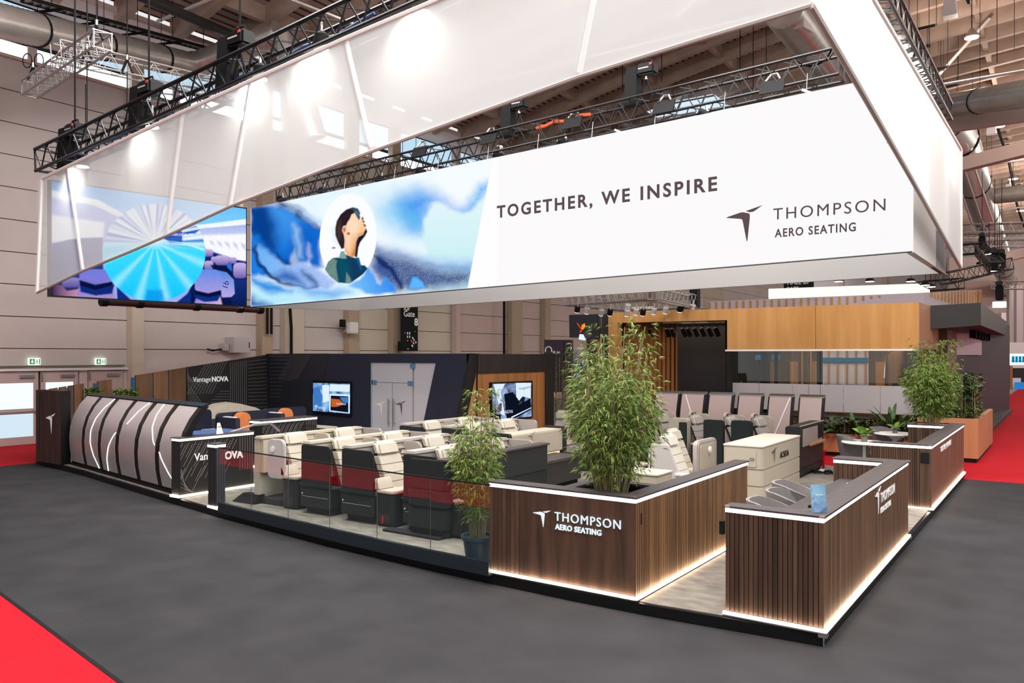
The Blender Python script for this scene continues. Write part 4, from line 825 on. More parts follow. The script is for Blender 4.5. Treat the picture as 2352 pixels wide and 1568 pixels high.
MB().box(3.92, 4.32, 5.72, 6.25, .121, .88).build('body', M_char2, t, bev=.03); MB().box(3.85, 4.15, 5.9, 6.25, .88, .93).build('top_block', M_top, t)

# herringbone seats at the right rear
def single(pm, lm, box=.14, shell=True):
    t = thing('single_suite', (0, 0, 0), 'seat', 'airline seat', 'staggered single suites')
    plateZ(0, .1, .0, .9, -.5, .3, .05).build('plinth', M_plinth, t)
    plateX(0, box, -.12, .3, .1, 1.05, .05).build('privacy_panel', pm, t, bev=.015)
    seat(t, .44, lm, .5, -.16)
    plateZ(.02, .52, .0, .17, -.6, -.2, .05).build('side_console', M_char, t, bev=.01); plateZ(.52, .555, .0, .18, -.62, -.18, .05).build('console_top', M_cream, t, bev=.008)
    if shell:
        plateX(.78, .84, -.3, .1, .1, 1.12, .1).build('wing_shell', M_cream, t, bev=.01); niche(t, .66, .05, 1.09)
    return t
s0 = single(M_char, M_seatg); s0.location = (8.6, 4.15, .12); s0['label'] = 'taupe seat behind the tall charcoal panel, third from the large bamboo'
dup(s0, (8.75, 3.62, .12), 0, 'taupe seat behind the charcoal panel nearest the dark cabin module')
dup(s0, (8.5, 5.65, .12), 0, 'taupe seat partly hidden at the edge of the large bamboo')
s1 = single(M_cream, M_seatg, .3); s1.location = (8.55, 4.9, .12); s1['label'] = 'taupe seat beside the cream faced panel, second from the large bamboo'
plateX(-.02, .0, -.12, .05, .1, .98, .02).build('dark_strip', M_char, s1, world=False)
t = thing('cabin_module', (8.6, 2.52, .12), 'tall dark cabin module with a recessed side panel and wooden ledge', 'cabinet')
plateZ(.30, 1.12, 8.55, 10.4, 2.5, 2.78, .04).build('upper_body', M_char, t, bev=.02); plateZ(.17, .295, 8.58, 10.35, 2.52, 2.76, .04).build('lower_body', M_char, t); MB().box(8.62, 10.3, 2.55, 2.74, .121, .17).build('plinth', M_plinth, t)
MB().box(8.75, 10.2, 2.485, 2.498, .72, 1.06).build('side_recess', M_leatherg, t); MB().box(9.85, 10.2, 2.475, 2.486, .80, 1.07).build('screen_slot', M_matt, t); MB().box(9.2, 10.3, 2.44, 2.484, .70, .74).build('wood_ledge', M_planter, t); MB().box(8.6, 10.38, 2.49, 2.51, 1.12, 1.135).build('top_edge', M_cream, t)
t = thing('cream_galley_cabinet', (5.3, 2.2, .12), 'cream banded cabinet with hatch door and raised lettering behind the desk chairs', 'cabinet')
cx0, cx1, cy0, cy1 = 5.22, 7.35, 2.16, 2.80
for z0, z1, k in ((.121, .44, 0), (.455, .70, .0), (.715, 1.06, .0)): plateZ(z0, z1, cx0, cx1, cy0, cy1, .07).build('cabinet_band', M_cream, t, bev=.008, smooth=True)
plateZ(.43, .72, cx0 + .012, cx1 - .012, cy0 + .012, cy1 - .012, .06).build('recess', M_leatherg, t); plateZ(1.06, 1.085, cx0 - .01, cx1 + .01, cy0 - .01, cy1 + .01, .07).build('top', mat('pale_cream_top', (.58, .53, .44), .45), t, bev=.006)
hd = plateX(cx0 - .012, cx0 - .001, cy0 + .1, cy1 - .06, .75, 1.03, .03).build('hatch_door', M_cream, t, bev=.003); MB().box(cx0 - .02, cx0 - .012, cy0 + .13, cy0 + .2, .86, .9).build('latch', M_steel, hd)
p = onY(1771, 1062, cy0); logo((p[0], cy0 - .002, p[2]), (1, 0, 0), (0, 0, 1), .22, M_steel, t, ext=.012, sx=1.2); p = onY(1791, 1052, cy0); text('ACSEUA', (p[0], cy0 - .004, p[2]), (1, 0, 0), (0, 0, 1), .14, M_char2, t, sx=.95, ext=.006)
# demonstration seat and monitor console inside counter 1
t = thing('demo_seat', (4.75, 3.3, .12), 'cream seat in a pale grey shell just above the slatted counter top', 'airline seat')
seat(t, 0, mat('ivory_leather', (.58, .55, .48), .5), .46, world_off=(4.86, 3.55))
MB().hexa([(4.5, 3.0, .14), (4.56, 3.0, .14), (4.56, 3.75, .14), (4.5, 3.75, .14)], [(4.5, 3.42, 1.1), (4.56, 3.42, 1.1), (4.56, 3.72, 1.1), (4.5, 3.72, 1.1)]).build('shell_side', M_greyl, t, bev=.015)
MB().box(4.5, 5.2, 3.7, 3.75, .14, 1.02).build('shell_back', M_greyl, t); MB().box(4.48, 4.56, 2.5, 3.3, .62, .67).build('armrest', M_white, t, bev=.012); MB().box(4.5, 4.54, 2.55, 3.1, .2, .62).build('side_screen', mat('pale_blue_plastic', (.5, .6, .68), .4), t)
t = thing('monitor_console', (5.5, 2.9, .12), 'taupe framed monitor shell with round lamp behind the ivory seat', 'console')
plateY(3.2, 3.3, 5.2, 6.05, .45, 1.10, .09).build('frame', M_leatherg, t, bev=.02, smooth=True); plateY(3.185, 3.2, 5.26, 5.92, .56, 1.03, .06).build('monitor_face', M_leather, t, bev=.006); MB().box(5.28, 5.9, 3.12, 3.19, .54, .59).build('tray', M_greyl, t, bev=.008)
MB().lathe([(.06, 0), (.06, .02), (.03, .03)], n=16).build('round_lamp', M_white, t, world=False).matrix_local = Matrix.Translation((5.66 - 5.5, 3.183 - 2.9, .92 - .12)) @ Matrix.Rotation(PI / 2, 4, 'X')
MB().box(5.2, 6.1, 3.15, 3.7, .121, .45).build('base', M_char2, t); MB().box(6.0, 6.9, 3.0, 3.06, .60, .66).build('arm', M_greyl, t, bev=.01); MB().box(5.2, 6.9, 2.95, 3.4, .44, .47).build('ledge', M_cream, t)
t = thing('ivory_seat', (5.9, 3.7, .12), 'ivory headrest seat standing behind the taupe monitor shell', 'airline seat'); seat(t, 0, M_leather, .42, world_off=(5.75, 3.85))
t = thing('cream_side_table', (4.4, 4.1, .12), 'cream topped side table half hidden behind the large bamboo', 'table'); MB().box(4.2, 5.2, 4.0, 4.5, .66, .70).build('table_top', M_cream, t, bev=.006); MB().box(4.3, 5.1, 4.05, 4.45, .121, .66).build('base', M_char2, t)
t = thing('cream_locker', (3.2, 3.3, .12), 'small cream locker with a bar handle beside the bamboo planter', 'locker'); plateZ(.121, .80, 3.2, 3.75, 3.0, 3.6, .05).build('body', M_cream, t, bev=.015, smooth=True); plateZ(.80, .82, 3.19, 3.76, 2.99, 3.61, .05).build('top', M_leather, t); MB().tube((3.17, 3.1, .45), (3.17, 3.5, .45), .014, 6).build('handle', M_white, t)
# taupe economy seats glimpsed between cabinet and bamboo
es = thing('economy_seat', (0, 0, 0), 'seat', 'airline seat', 'taupe economy seats')
M_taupe = mat('dark_taupe_leather', (.24, .215, .19), .6)
MB().hexa([(0, -.22, .45), (.1, -.22, .45), (.1, .22, .45), (0, .22, .45)], [(.22, -.2, 1.0), (.3, -.2, 1.0), (.3, .2, 1.0), (.22, .2, 1.0)]).build('backrest', M_taupe, es, bev=.03, smooth=True); MB().box(.17, .27, -.19, .19, .98, 1.2).build('headrest', mat('olive_leather', (.36, .34, .25), .6), es, bev=.05, smooth=True, seg=3)
plateZ(.36, .48, -.5, .06, -.22, .22, .05).build('seat_cushion', M_taupe, es, bev=.02); MB().box(-.4, .0, -.2, .2, 0, .36).build('base', M_plinth, es); MB().box(-.45, .1, -.29, -.24, .5, .6).build('armrest', M_greyl, es, bev=.015); MB().box(-.45, .1, .24, .29, .5, .6).build('armrest', M_greyl, es, bev=.015); MB().box(-.08, -.02, -.2, .2, .45, .56).build('lumbar_roll', M_taupe, es, bev=.02)
a = at(1275, 1060); es.location = (7.3, 7.15, .12); es['label'] = 'taupe economy seat right beside the end of the cream cabinet'
dup(es, (7.5, 6.6, .12), 0, 'taupe economy seat half covered by the large bamboo')
# navy suites with orange headrests at the left rear
nv = thing('navy_suite', (0, 0, 0), 'seat', 'airline seat', 'navy suites')
plateZ(0, 1.02, 0, .12, -.35, .35, .05).build('side_shell', M_navy, nv, bev=.02, smooth=True); plateY(.3, .42, .0, 1.3, 0, 1.1, .1).build('back_shell', mat('ink_navy_shell', (.012, .015, .03), .35), nv, bev=.02, smooth=True)
plateY(.12, .29, .35, .75, .6, 1.1, .18).build('headrest', M_orange, nv, bev=.03, smooth=True); plateZ(.3, .45, .2, .9, -.8, .1, .05).build('seat_cushion', M_cream, nv, bev=.02); plateZ(.0, .62, .95, 1.3, -.8, .2, .05).build('console', M_navy, nv, bev=.02); plateZ(.62, .65, .93, 1.32, -.82, .22, .05).build('console_top', M_cream, nv); MB().box(.02, .1, -.25, .15, 1.02, 1.035).build('top_light', M_letter, nv)
nv.location = (3.0, 14.6, .12); nv['label'] = 'navy suite with orange headrest beside the last curved silver panel'
dup(nv, (3.55, 13.3, .12), 0, 'navy suite shell between the two dark patterned counters'); dup(nv, (5.0, 13.6, .12), 0, 'navy suite with round orange headrest above the rear patterned counter')
t = thing('cream_bed_suite', (4.2, 15.2, .12), 'long cream bed suite with rounded pillow hump before the black wall', 'airline seat')
g = MB(); g.rings([[(x, 15.9, .121), (x, 16.5, .121), (x, 16.5, h_), (x, 15.9, h_ - .03)] for x, h_ in ((2.6, 1.0), (4.2, 1.05), (5.0, 1.08), (5.4, 1.24), (5.8, 1.27), (6.3, 1.14), (6.5, 1.05))]); g.build('bed_shell', M_cream, t, smooth=True); MB().box(2.6, 6.5, 15.8, 15.89, .121, .9).build('side_panel', M_navy, t); MB().box(4.3, 4.36, 15.86, 16.4, 1.0, 1.08).build('seam', M_leatherg, t)
t = thing('silver_table_shell', (1.9, 11.2, .12), 'rounded silver console with blue top behind the lit patterned counter', 'console')
plateZ(.121, 1.0, 1.6, 2.7, 11.2, 12.2, .1).build('body', M_silver, t, bev=.03, smooth=True); plateZ(1.0, 1.03, 1.6, 2.7, 11.2, 12.2, .1).build('top', mat('blue_sheen_top', (.05, .13, .35), .25), t); MB().path([(2.0, 11.1, 1.04), (2.6, 11.1, 1.16), (3.0, 11.1, 1.16), (3.2, 11.1, 1.0)], .025, 6).build('arm_rail', M_steel, t)
# right rear curved panels, seen from their pale inner side
M_pinkp = mat('rose_taupe_panel', (.42, .31, .29), .5)
pp = [1500, 1560, 1624, 1692, 1762, 1833]
nm = ['first, half hidden by the large bamboo', 'second, with a falling white stripe', 'third, behind the tall charcoal panel', 'fourth, behind the second charcoal panel', 'fifth, with a rising white stripe', 'sixth, beside the dark cabin module']
ln = [None, [(.15, 1.6), (.55, 1.1), (.95, .6)], None, None, [(.95, 1.6), (.6, 1.1), (.3, .7)], None]
PROF = [(0, .2), (-.01, .6), (-.03, .9), (-.08, 1.2), (-.14, 1.42), (-.20, 1.6)]
PROF = [(-o, z) for o, z in PROF]
for k, px in enumerate(pp):
    a = col(px, X=10.75); b = col(px + 50, X=10.75); wd = a[1] - b[1]
    curved_panel((a[0] + .0, a[1], .12), (0, -1, 0), (-1, 0, 0), wd, 'rose curved panel with dark frame, ' + nm[k], 'rose curved panels', ln[k], M_pinkp, .975, .045)
# ------------------------------------------------------------------ grey chairs, tables, desk things
def tub(lab, loc, rz):
    global TUB
    if 'TUB' in globals(): return dup(TUB, loc, rz, lab)
    t = thing('tub_chair', (0, 0, 0), lab, 'chair', 'grey tub chairs'); R_ = []
    for zz, r, tk in ((.42, .27, .0), (.55, .31, 0), (.70, .335, 0), (.80, .34, 0)):
        pass
    def rr(zf, r_in):
        P = []
        for k in range(19):
            th = math.radians(-40 + 260 * k / 18); back_ = (math.sin(th) + .64) / 1.64; top = .60 + .21 * max(0, min(1, back_ * 1.25)) ** .7
            z = .40 + (top - .40) * zf; r = (.25 + .075 * zf) + (0 if r_in else .035); P.append((r * math.cos(th), r * math.sin(th) * 1.02, z))
        return P
    g = MB(); g.rings([rr(0, False), rr(.5, False), rr(1, False), rr(1, True), rr(.5, True), rr(0, True)], cap=False, close=False); g.build('shell', M_grey, t, smooth=True)
    MB().lathe([(.0, .38), (.26, .38), (.27, .42), (.25, .47), (0, .48)], n=20, cap=False).build('seat', M_grey, t, smooth=True)
    for k in range(4):
        th = PI / 4 + k * PI / 2; MB().tube((.14 * math.cos(th), .14 * math.sin(th), .38), (.26 * math.cos(th), .26 * math.sin(th), 0), .014, 8, .009).build('leg', M_matt, t)
    t.location = loc; t.rotation_euler = (0, 0, rz); TUB = t; return t
for px, py, lab in ((1802, 1140, 'grey tub chair at the desk, nearest the blue leaflet'), (1842, 1118, 'grey tub chair at the desk, between the two others'), (1852, 1099, 'grey tub chair at the desk, closest to the cream cabinet')):
    a = at(px - 8, py + 16, .9); tub(lab, (a[0], a[1] + .0, .12), .25)
a = at(1946, 1008, .88); tub('light grey tub chair at the white round table near the orange planter', (a[0] + .3, a[1] - .1, .12), -.5 + PI * .25)
a = at(2035, 989, .88); tub('light grey tub chair behind the second white table', (a[0] + .2, a[1], .12), -.3)
def rtable(x, y, lab):
    t = thing('round_table', (x, y, .12), lab, 'table'); MB().lathe([(0, .82), (.40, .82), (.41, .835), (.40, .85), (0, .85)], (x, y, 0), 28, False).build('table_top', M_white, t, smooth=True); MB().lathe([(.25, .121), (.25, .135), (.03, .16), (.03, .82)], (x, y, 0), 16, False).build('pedestal', M_white, t, smooth=True)
a = at(1985, 1014, .85); rtable(a[0], a[1], 'white round table carrying the green leaf arrangement'); TB1 = a
a = at(2050, 997, .85); rtable(a[0] + .3, a[1], 'second white round table partly behind the planter counter'); TB2 = (a[0] + .3, a[1])
# leaflet, phones and papers on the desk counter
p = at(1882, 1176, ZT); t = thing('leaflet', (p[0], p[1], ZT), 'blue upright advertising leaflet on the near counter corner', 'leaflet')
d = Vector((.62, -.78, 0)).normalized(); P = Vector((p[0], p[1], ZT)); wd, hh = .135, .235; bk = Vector((.78, .62, 0)) * .03
q = lambda u, v, k=0: P + d * (u - .5) * wd + Vector((0, 0, v * hh)) + bk * v + Vector((-.78, -.62, 0)) * .0012 * k
MB().slab([q(0, 0), q(1, 0), q(1, 1), q(0, 1)], bk * .1).build('card', mat('leaflet_print', (.05, .22, .42), .5, nscale=9, c2=(.28, .50, .66)), t)
MB().slab([q(0, .0, 1), q(1, 0, 1), q(1, .34, 1), (q(.75, .5, 1)), q(.5, .38, 1), q(.25, .55, 1), q(0, .44, 1)], bk * .01).build('mountains', mat('leaflet_navy', (.02, .09, .25), .4, nscale=14, c2=(.3, .5, .75)), t)
MB().slab([q(.3, .62, 1), q(.8, .62, 1), q(.8, .65, 1), q(.3, .65, 1)], bk * .01).build('text_line', M_white, t)
MB().hexa([q(.2, 0) + bk * 2.2, q(.8, 0) + bk * 2.2, q(.8, 0) + bk * 2.4, q(.2, 0) + bk * 2.4], [q(.2, .8) + bk * .1, q(.8, .8) + bk * .1, q(.8, .8) + bk * .2, q(.2, .8) + bk * .2]).build('strut', M_white, t)
p = at(1861, 1164, ZT); t = thing('black_clip', (p[0], p[1], ZT), 'small black clip lying beside the blue leaflet', 'clip'); MB().box(p[0] - .04, p[0] + .03, p[1] - .012, p[1] + .012, ZT, ZT + .02).build('body', M_matt, t, bev=.004); MB().tube((p[0] + .03, p[1], ZT + .012), (p[0] + .07, p[1] + .01, ZT + .012), .006, 6).build('ring', M_steel, t)
for px, py, s_, lab in ((1955, 1113, .1, 'white paper stack on the inner desk'), (1972, 1106, .08, 'white flyer near the rear end of the desk'), (1918, 1140, .07, 'white paper strip on the desk edge behind the leaflet')):
    p = at(px, py, .865); t = thing('papers', (p[0], p[1], .86), lab, 'paper')
    for k in range(3): MB().slab([(p[0] - s_ + .02 * k, p[1] - .07, .8605 + k * .004), (p[0] + s_, p[1] - .07 + .015 * k, .8605 + k * .004), (p[0] + s_, p[1] + .07, .8605 + k * .004), (p[0] - s_ + .02 * k, p[1] + .07 - .01 * k, .8605 + k * .004)], (0, 0, .003)).build('sheet', M_white, t)
p = at(1987, 1089, .87); t = thing('card_reader', (p[0], p[1], .86), 'small black box at the far end of the desk', 'box'); MB().box(p[0] - .05, p[0] + .1, p[1] - .09, p[1] + .09, .861, .90).build('body', M_matt, t, bev=.008); MB().box(p[0] - .04, p[0] + .09, p[1] - .08, p[1] + .08, .90, .903).build('lid', M_steel, t)
p = at(1888, 1087, .12); t = thing('power_strip', (p[0], p[1], .12), 'coiled black cable with white plug on the stand carpet', 'cable')
g = MB(); g.path([(p[0] + .16 * math.cos(k * .5) * (1 + .1 * math.sin(k)), p[1] + .2 * math.sin(k * .5), .135 + .012 * (k % 5)) for k in range(40)], .012, 5); g.build('coil', M_matt, t); MB().box(p[0] - .05, p[0] + .08, p[1] - .04, p[1] + .05, .16, .2).build('plug', M_white, t, bev=.01)
t = thing('red_barrier_leg', (11.6, 2.75, 0), 'thin red metal leg standing behind the cabin module', 'stand'); a = at(1893, 1090, 0); MB().box(a[0], a[0] + .04, a[1], a[1] + .04, .13, .5).build('leg', M_red, t); MB().box(a[0] + .04, a[0] + .2, a[1], a[1] + .04, .46, .5).build('bar', M_red, t)
# ------------------------------------------------------------------ plants
def bamboo(name, base, r0, r1, h, nc, nl, lab, seed, m=M_leaf, m2=M_leafy, zt=0, lean=.25, ls=1.0):
    rd = random.Random(seed); t = thing(name, base, lab, 'plant'); B = Vector(base); can = MB(); A = MB(); D = MB(); tips = []
    for k in range(nc):
        th = rd.uniform(0, 2 * PI); rr = r0 * math.sqrt(rd.random()); hh = h * (rd.uniform(.5, .82) if rd.random() < .78 else rd.uniform(.82, 1.12))
        p = B + Vector((rr * math.cos(th), rr * math.sin(th), 0)); q = p + Vector((math.cos(th) * (r1 - r0) * rd.uniform(.2, 1), math.sin(th) * (r1 - r0) * rd.uniform(.2, 1), hh)); mid = p.lerp(q, .5) + Vector((0, 0, hh * .06))
        can.path([p, mid, q], .0055, 4); tips.append((p, mid, q))
    def leaf(g, c, d, L, W_):
        s_ = d.cross(Vector((rd.uniform(-1, 1), rd.uniform(-1, 1), rd.uniform(.2, 1)))).normalized() * W_; e = c + d * L + Vector((0, 0, -L * .25)); mm = c + d * L * .45
        g.quad(c, mm + s_, e, mm - s_)
    for k in range(nl):
        p, mid, q = tips[rd.randrange(nc)]; u = rd.uniform(.0, 1.0) ** .72 * .86 + .2; b = p.lerp(mid, u * 2) if u < .5 else mid.lerp(q, u * 2 - 1)
        th = rd.uniform(0, 2 * PI); out = rd.uniform(.01, .2) * (.55 + .9 * u if u < .6 else 1.6 - .85 * u) * (r1 / .42); c = b + Vector((math.cos(th), math.sin(th), rd.uniform(-.3, .5))) * out
        for j in range(4):
            d = Vector((math.cos(th + rd.uniform(-.9, .9)), math.sin(th + rd.uniform(-.9, .9)), rd.uniform(-.75, .35))).normalized()
            leaf(D if rd.random() < .16 + .25 * (c.x - B.x > .1) * (u > .6) else A, c, d, rd.uniform(.05, .105) * ls, rd.uniform(.0035, .0075) * ls)
    can.build('canes', M_cane, t); stuff(A.build('foliage', m, t)); stuff(D.build('pale_foliage', m2, t)); return t
bamboo('bamboo_plant', (.30, 2.2, .98), .17, .50, 1.62, 95, 3900, 'large bamboo growing from the reception counter planter', 3)
bx, by, _ = at(1098, 1292)
t = bamboo('potted_bamboo', (bx, by, .40), .09, .30, 1.5, 34, 1400, 'smaller bamboo in a petrol blue pot behind the glass', 5)
for c in t.children: pass
t.location = (bx, by, .12)
for c in t.children: c.location = (0, 0, .28)
MB().lathe([(0, .121), (.135, .121), (.175, .40), (.195, .40), (.195, .44), (.175, .44), (.165, .40), (0, .38)], (bx, by, 0), 28, False).build('pot', M_pot, t, smooth=True); MB().lathe([(0, .40), (.17, .40)], (bx, by, 0), 16, False).build('soil', M_soil, t)
bamboo('bamboo_plant', (10.84, .54, 1.03), .17, .52, 1.5, 64, 4200, 'bamboo standing at the far end of the planter counter', 9, zt=1, ls=1.15)
def leafplant(name, base, n, L, W_, lab, m, seed, up=.9, par=None, droop=.35):
    rd = random.Random(seed); t = par or thing(name, base, lab, 'plant'); B = Vector(base)
    for k in range(n):
        th = 2 * PI * k / n + rd.uniform(-.4, .4); l_ = L * rd.uniform(.75, 1.15); el = up * rd.uniform(.5, 1.15); d = Vector((math.cos(th) * math.cos(el), math.sin(th) * math.cos(el), math.sin(el))); s_ = Vector((-math.sin(th), math.cos(th), 0)) * W_; g = MB(); rg = []
        for j in range(6):
            f = j / 5; c = B + d * l_ * f + Vector((0, 0, -droop * l_ * f * f)); w_ = math.sin(PI * min(1, f * .92 + .06)) ** .7; rg.append([c - s_ * w_ + Vector((0, 0, .012 * w_)), c, c + s_ * w_ + Vector((0, 0, .012 * w_))])
        g.rings(rg, cap=False, close=False); g.build('leaf', m, t, smooth=True)
    return t
def tuft(name, base, n, R, H, lab, m, seed, cat='plant', s_=1.0):
    rd = random.Random(seed); t = thing(name, base, lab, cat); B = Vector(base); g = MB(); st = MB()
    for k in range(n):
        c = B + Vector((rd.uniform(-1, 1) * R[0], rd.uniform(-1, 1) * R[1], rd.uniform(0, 1) * H)); th = rd.uniform(0, 6.3); d = Vector((math.cos(th), math.sin(th), rd.uniform(-.5, .7))) * .09 * s_; e = d.cross(Vector((0, 0, 1))).normalized() * .028 * s_
        g.quad(c, c + d * .5 + e, c + d, c + d * .5 - e)
        if k % 9 == 0: st.tube((c.x, c.y, B.z), c, .006, 4)
    st.build('stems', M_cane, t); stuff(g.build('foliage', m, t)); return t
# greenery in the troughs of the left partition
for a, b, lab, sd in ((195, 224, 'lime green trailing plant between the walnut boards at the left', 1), (261, 308, 'lime green trailing plant in the wider gap of the walnut boards', 2)):
    x0, x1 = col(a, Y=PY)[0], col(b, Y=PY)[0]; z = hgt(925, *col(b, Y=PY)); tuft('trailing_plant', ((x0 + x1) / 2, PY - .05, z), 420, ((x1 - x0) / 2, .14), .34, lab, M_leafl, sd, s_=1.3)
# ------------------------------------------------------------------ neighbouring wooden stand with planters
PX = 13.6
t = thing('low_planter', (PX, 2.4, 0), 'long orange oak planter box in front of the glass meeting room', 'planter')
z = .56
MB().box(PX, PX + .6, 1.3, 9.5, .1, z).build('box', M_planter, t, bev=.006); MB().box(PX + .03, PX + .6, 1.3, 9.5, 0, .1).build('plinth', M_matt, t); MB().box(PX + .04, PX + .56, 1.34, 9.45, z, z + .01).build('soil', M_soil, t)
for k in range(4): MB().box(PX - .004, PX - .0005, 2.2 + 1.6 * k, 2.21 + 1.6 * k, .1, z).build('board_joint', M_oak2, t)
t = thing('tall_planter', (14.1, .1, 0), 'tall orange oak planter at the edge of the red aisle', 'planter')
MB().box(14.1, 18.4, -.02, 1.25, .1, 1.02).build('box', M_planter, t, bev=.006); MB().box(14.13, 18.3, .02, 1.2, 0, .1).build('plinth', M_matt, t); MB().box(14.2, 18.3, .08, 1.15, 1.02, 1.03).build('soil', M_soil, t)
sd = 20
for px, n, L, W_, m, up_, lab in ((1898, 9, .55, .13, M_leafl, .7, 'broad lime leaved plant at the left end of the long planter'), (1925, 12, .75, .045, M_leafd, .8, 'dark spiky plant beside the lime leaved plant'), (1962, 14, .9, .05, M_leafd, .9, 'tall dark strap leaved plant in the middle of the planter'), (2010, 9, .5, .14, M_leafl, .5, 'round pale leaved plant low in the planter'), (2046, 14, 1.15, .05, M_leafd, 1.15, 'palm like plant rising before the frosted glass'), (2074, 7, .7, .09, M_leafd, 1.3, 'rubber plant with one upright broad leaf'), (2095, 12, .9, .04, M_leafd, .9, 'dark feathery plant beside the far bamboo'), (1790, 10, .6, .07, M_leaf, .8, 'green plant showing between two rose panels'), (1690, 10, .6, .07, M_leaf, .8, 'green plant showing left of the third rose panel gap'), (1875, 8, .55, .1, M_leafd, .8, 'dark leaved plant just right of the last rose panel')):
    a = col(px, X=PX + .3); sd += 1; leafplant('leafy_plant', (a[0], a[1], z + .01), n, L, W_, lab, m, sd, up_)
a0 = col(1905, X=PX + .25)[1]; a1 = col(2090, X=PX + .25)[1]
tuft('planter_undergrowth', (PX + .25, (a0 + a1) / 2, z - .08), 900, (.3, (a0 - a1) / 2), .42, 'dense dark undergrowth filling the long orange planter', M_leafd, 61, s_=1.5)
tuft('planter_shrub', (15.2, .6, 1.03), 1500, (.95, .55), 1.0, 'dark broad leaved shrub in the tall planter by the red aisle', M_leafd, 62, s_=1.9)
tuft('planter_fern', (14.5, .35, .98), 260, (.35, .35), .3, 'light green fern at the front corner of the tall planter', M_leaf, 63, s_=1.0)
# table greenery
x, y = TB1[0], TB1[1]; t = thing('leaf_arrangement', (x, y, .85), 'glass jar with a big green leaf on the white table', 'flower arrangement'); MB().lathe([(0, .852), (.055, .852), (.06, .96), (.05, .96), (.045, .86)], (x, y, 0), 16, False).build('jar', mat('grey_green_glass', (.16, .18, .13), .15), t, smooth=True)
leafplant('', (x, y, .96), 5, .34, .11, '', M_leafl, 70, 1.2, t); leafplant('', (x, y - .03, .95), 14, .14, .014, '', mat('silver_leaf', (.45, .55, .38), .6), 71, .8, t)
x, y = TB2; t = thing('leaf_arrangement', (x, y, .85), 'small white flowers and leaf on the second table', 'flower arrangement'); MB().lathe([(0, .852), (.05, .852), (.05, .93)], (x, y, 0), 14, False).build('jar', mat('grey_green_glass', (.16, .18, .13), .15), t, smooth=True); leafplant('', (x, y, .93), 5, .3, .05, '', M_leafl, 72, .9, t); leafplant('', (x, y, .93), 12, .1, .02, '', M_white, 73, .8, t)
# ------------------------------------------------------------------ oak canopy stand behind
CXN = 14.6
def cy(px, X=CXN): return col(px, X=X)[1]
zt, zb = hgt(694, CXN, cy(2110)), hgt(801, CXN, cy(2110))
t = thing('oak_canopy_stand', (CXN, 4, 0), 'neighbouring stand with oak canopy, oak portal and glass meeting room', 'exhibition stand')
yR, yM, yL = cy(2110), cy(1666), cy(1397)
ym2 = (yR + yM) / 2
for a, b in ((yR, ym2 - .006), (ym2 + .006, yM)): MB().box(CXN, CXN + .25, a, b, zb, zt).build('canopy_panel', M_oak, t)
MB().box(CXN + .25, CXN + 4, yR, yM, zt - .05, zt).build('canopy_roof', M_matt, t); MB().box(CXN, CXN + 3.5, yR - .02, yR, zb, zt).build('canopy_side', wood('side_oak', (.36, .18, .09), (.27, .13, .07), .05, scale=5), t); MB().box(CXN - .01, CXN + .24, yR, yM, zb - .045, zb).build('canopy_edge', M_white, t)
zp = hgt(735, CXN, yM); MB().box(CXN, CXN + .3, yM, yL, zp, zt).build('portal_lintel', M_oak, t); MB().box(CXN, CXN + .3, cy(1418), yL, 0, zp).build('portal_post', M_oak, t); MB().box(CXN + .3, CXN + 3, yM, yL, zp + .1, zt).build('portal_ceiling', M_matt, t)
# curved wall of oak fins
for k in range(14):
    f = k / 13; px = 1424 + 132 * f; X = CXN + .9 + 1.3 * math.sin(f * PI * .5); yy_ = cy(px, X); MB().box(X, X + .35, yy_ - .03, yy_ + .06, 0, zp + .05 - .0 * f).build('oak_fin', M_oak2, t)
MB().box(CXN + 2.6, CXN + 2.7, cy(1570, CXN + 2.6), cy(1400, CXN + 2.6) + .5, 0, zp).build('fin_backing', M_oak2, t)
MB().box(CXN + 1.6, CXN + 1.8, cy(1668, CXN + 1.6) - .3, cy(1556, CXN + 1.6), 0, zp).build('dark_panel', M_dkpat, t); MB().box(CXN, CXN + 1.6, yM - .05, yM, 0, zp).build('dark_return', M_matt, t)
MB().box(CXN + .2, CXN + 4, yL, cy(1375), 0, zt - .02).build('black_pillar', M_char2, t)
# spotlights on the rail in the portal
rl = MB().box(CXN + .7, CXN + .75, yM + .1, cy(1470), zp - .12, zp - .07).build('spot_rail', M_matt, t)
for px in (1494, 1533, 1545, 1570, 1582, 1598, 1614, 1630, 1646):
    y_ = cy(px, CXN + .7); g = MB(); g.tube((CXN + .72, y_, zp - .12), (CXN + .72, y_, zp - .2), .02, 6); g.tube((CXN + .66, y_ + .02, zp - .18), (CXN + .76, y_ - .04, zp - .42), .07, 10); g.build('spotlight', M_matt, t)
# glass meeting room
GX = CXN + .45; M_gl = glass('meeting_room_glass', (.70, .74, .74), 1.3); M_fr = mat('frosted_band', (.44, .41, .42), .45)
zf0, zf1 = hgt(945, GX, cy(1900, GX)), hgt(883, GX, cy(1900, GX))
jo = [2110, 2022, 1937, 1884, 1857, 1820, 1743, 1668]
for a, b in zip(jo, jo[1:]):
    y0_, y1_ = cy(a, GX), cy(b, GX); MB().box(GX, GX + .015, y0_ + .006, y1_ - .006, zf1, zb - .04).build('glass_pane', M_gl, t); MB().box(GX, GX + .015, y0_ + .006, y1_ - .006, zf0, zf1).build('frosted_pane', M_fr, t)
MB().box(GX, GX + .02, yR, yM, zf0 - .4, zf0 - .02).build('glass_pane', M_gl, t)
for px, w_ in ((1782, .05), (1882, .07), (2106, .06)): MB().box(GX + .02, GX + .06, cy(px, GX) - w_, cy(px, GX) + w_, 0, zb).build('mullion', M_matt, t)
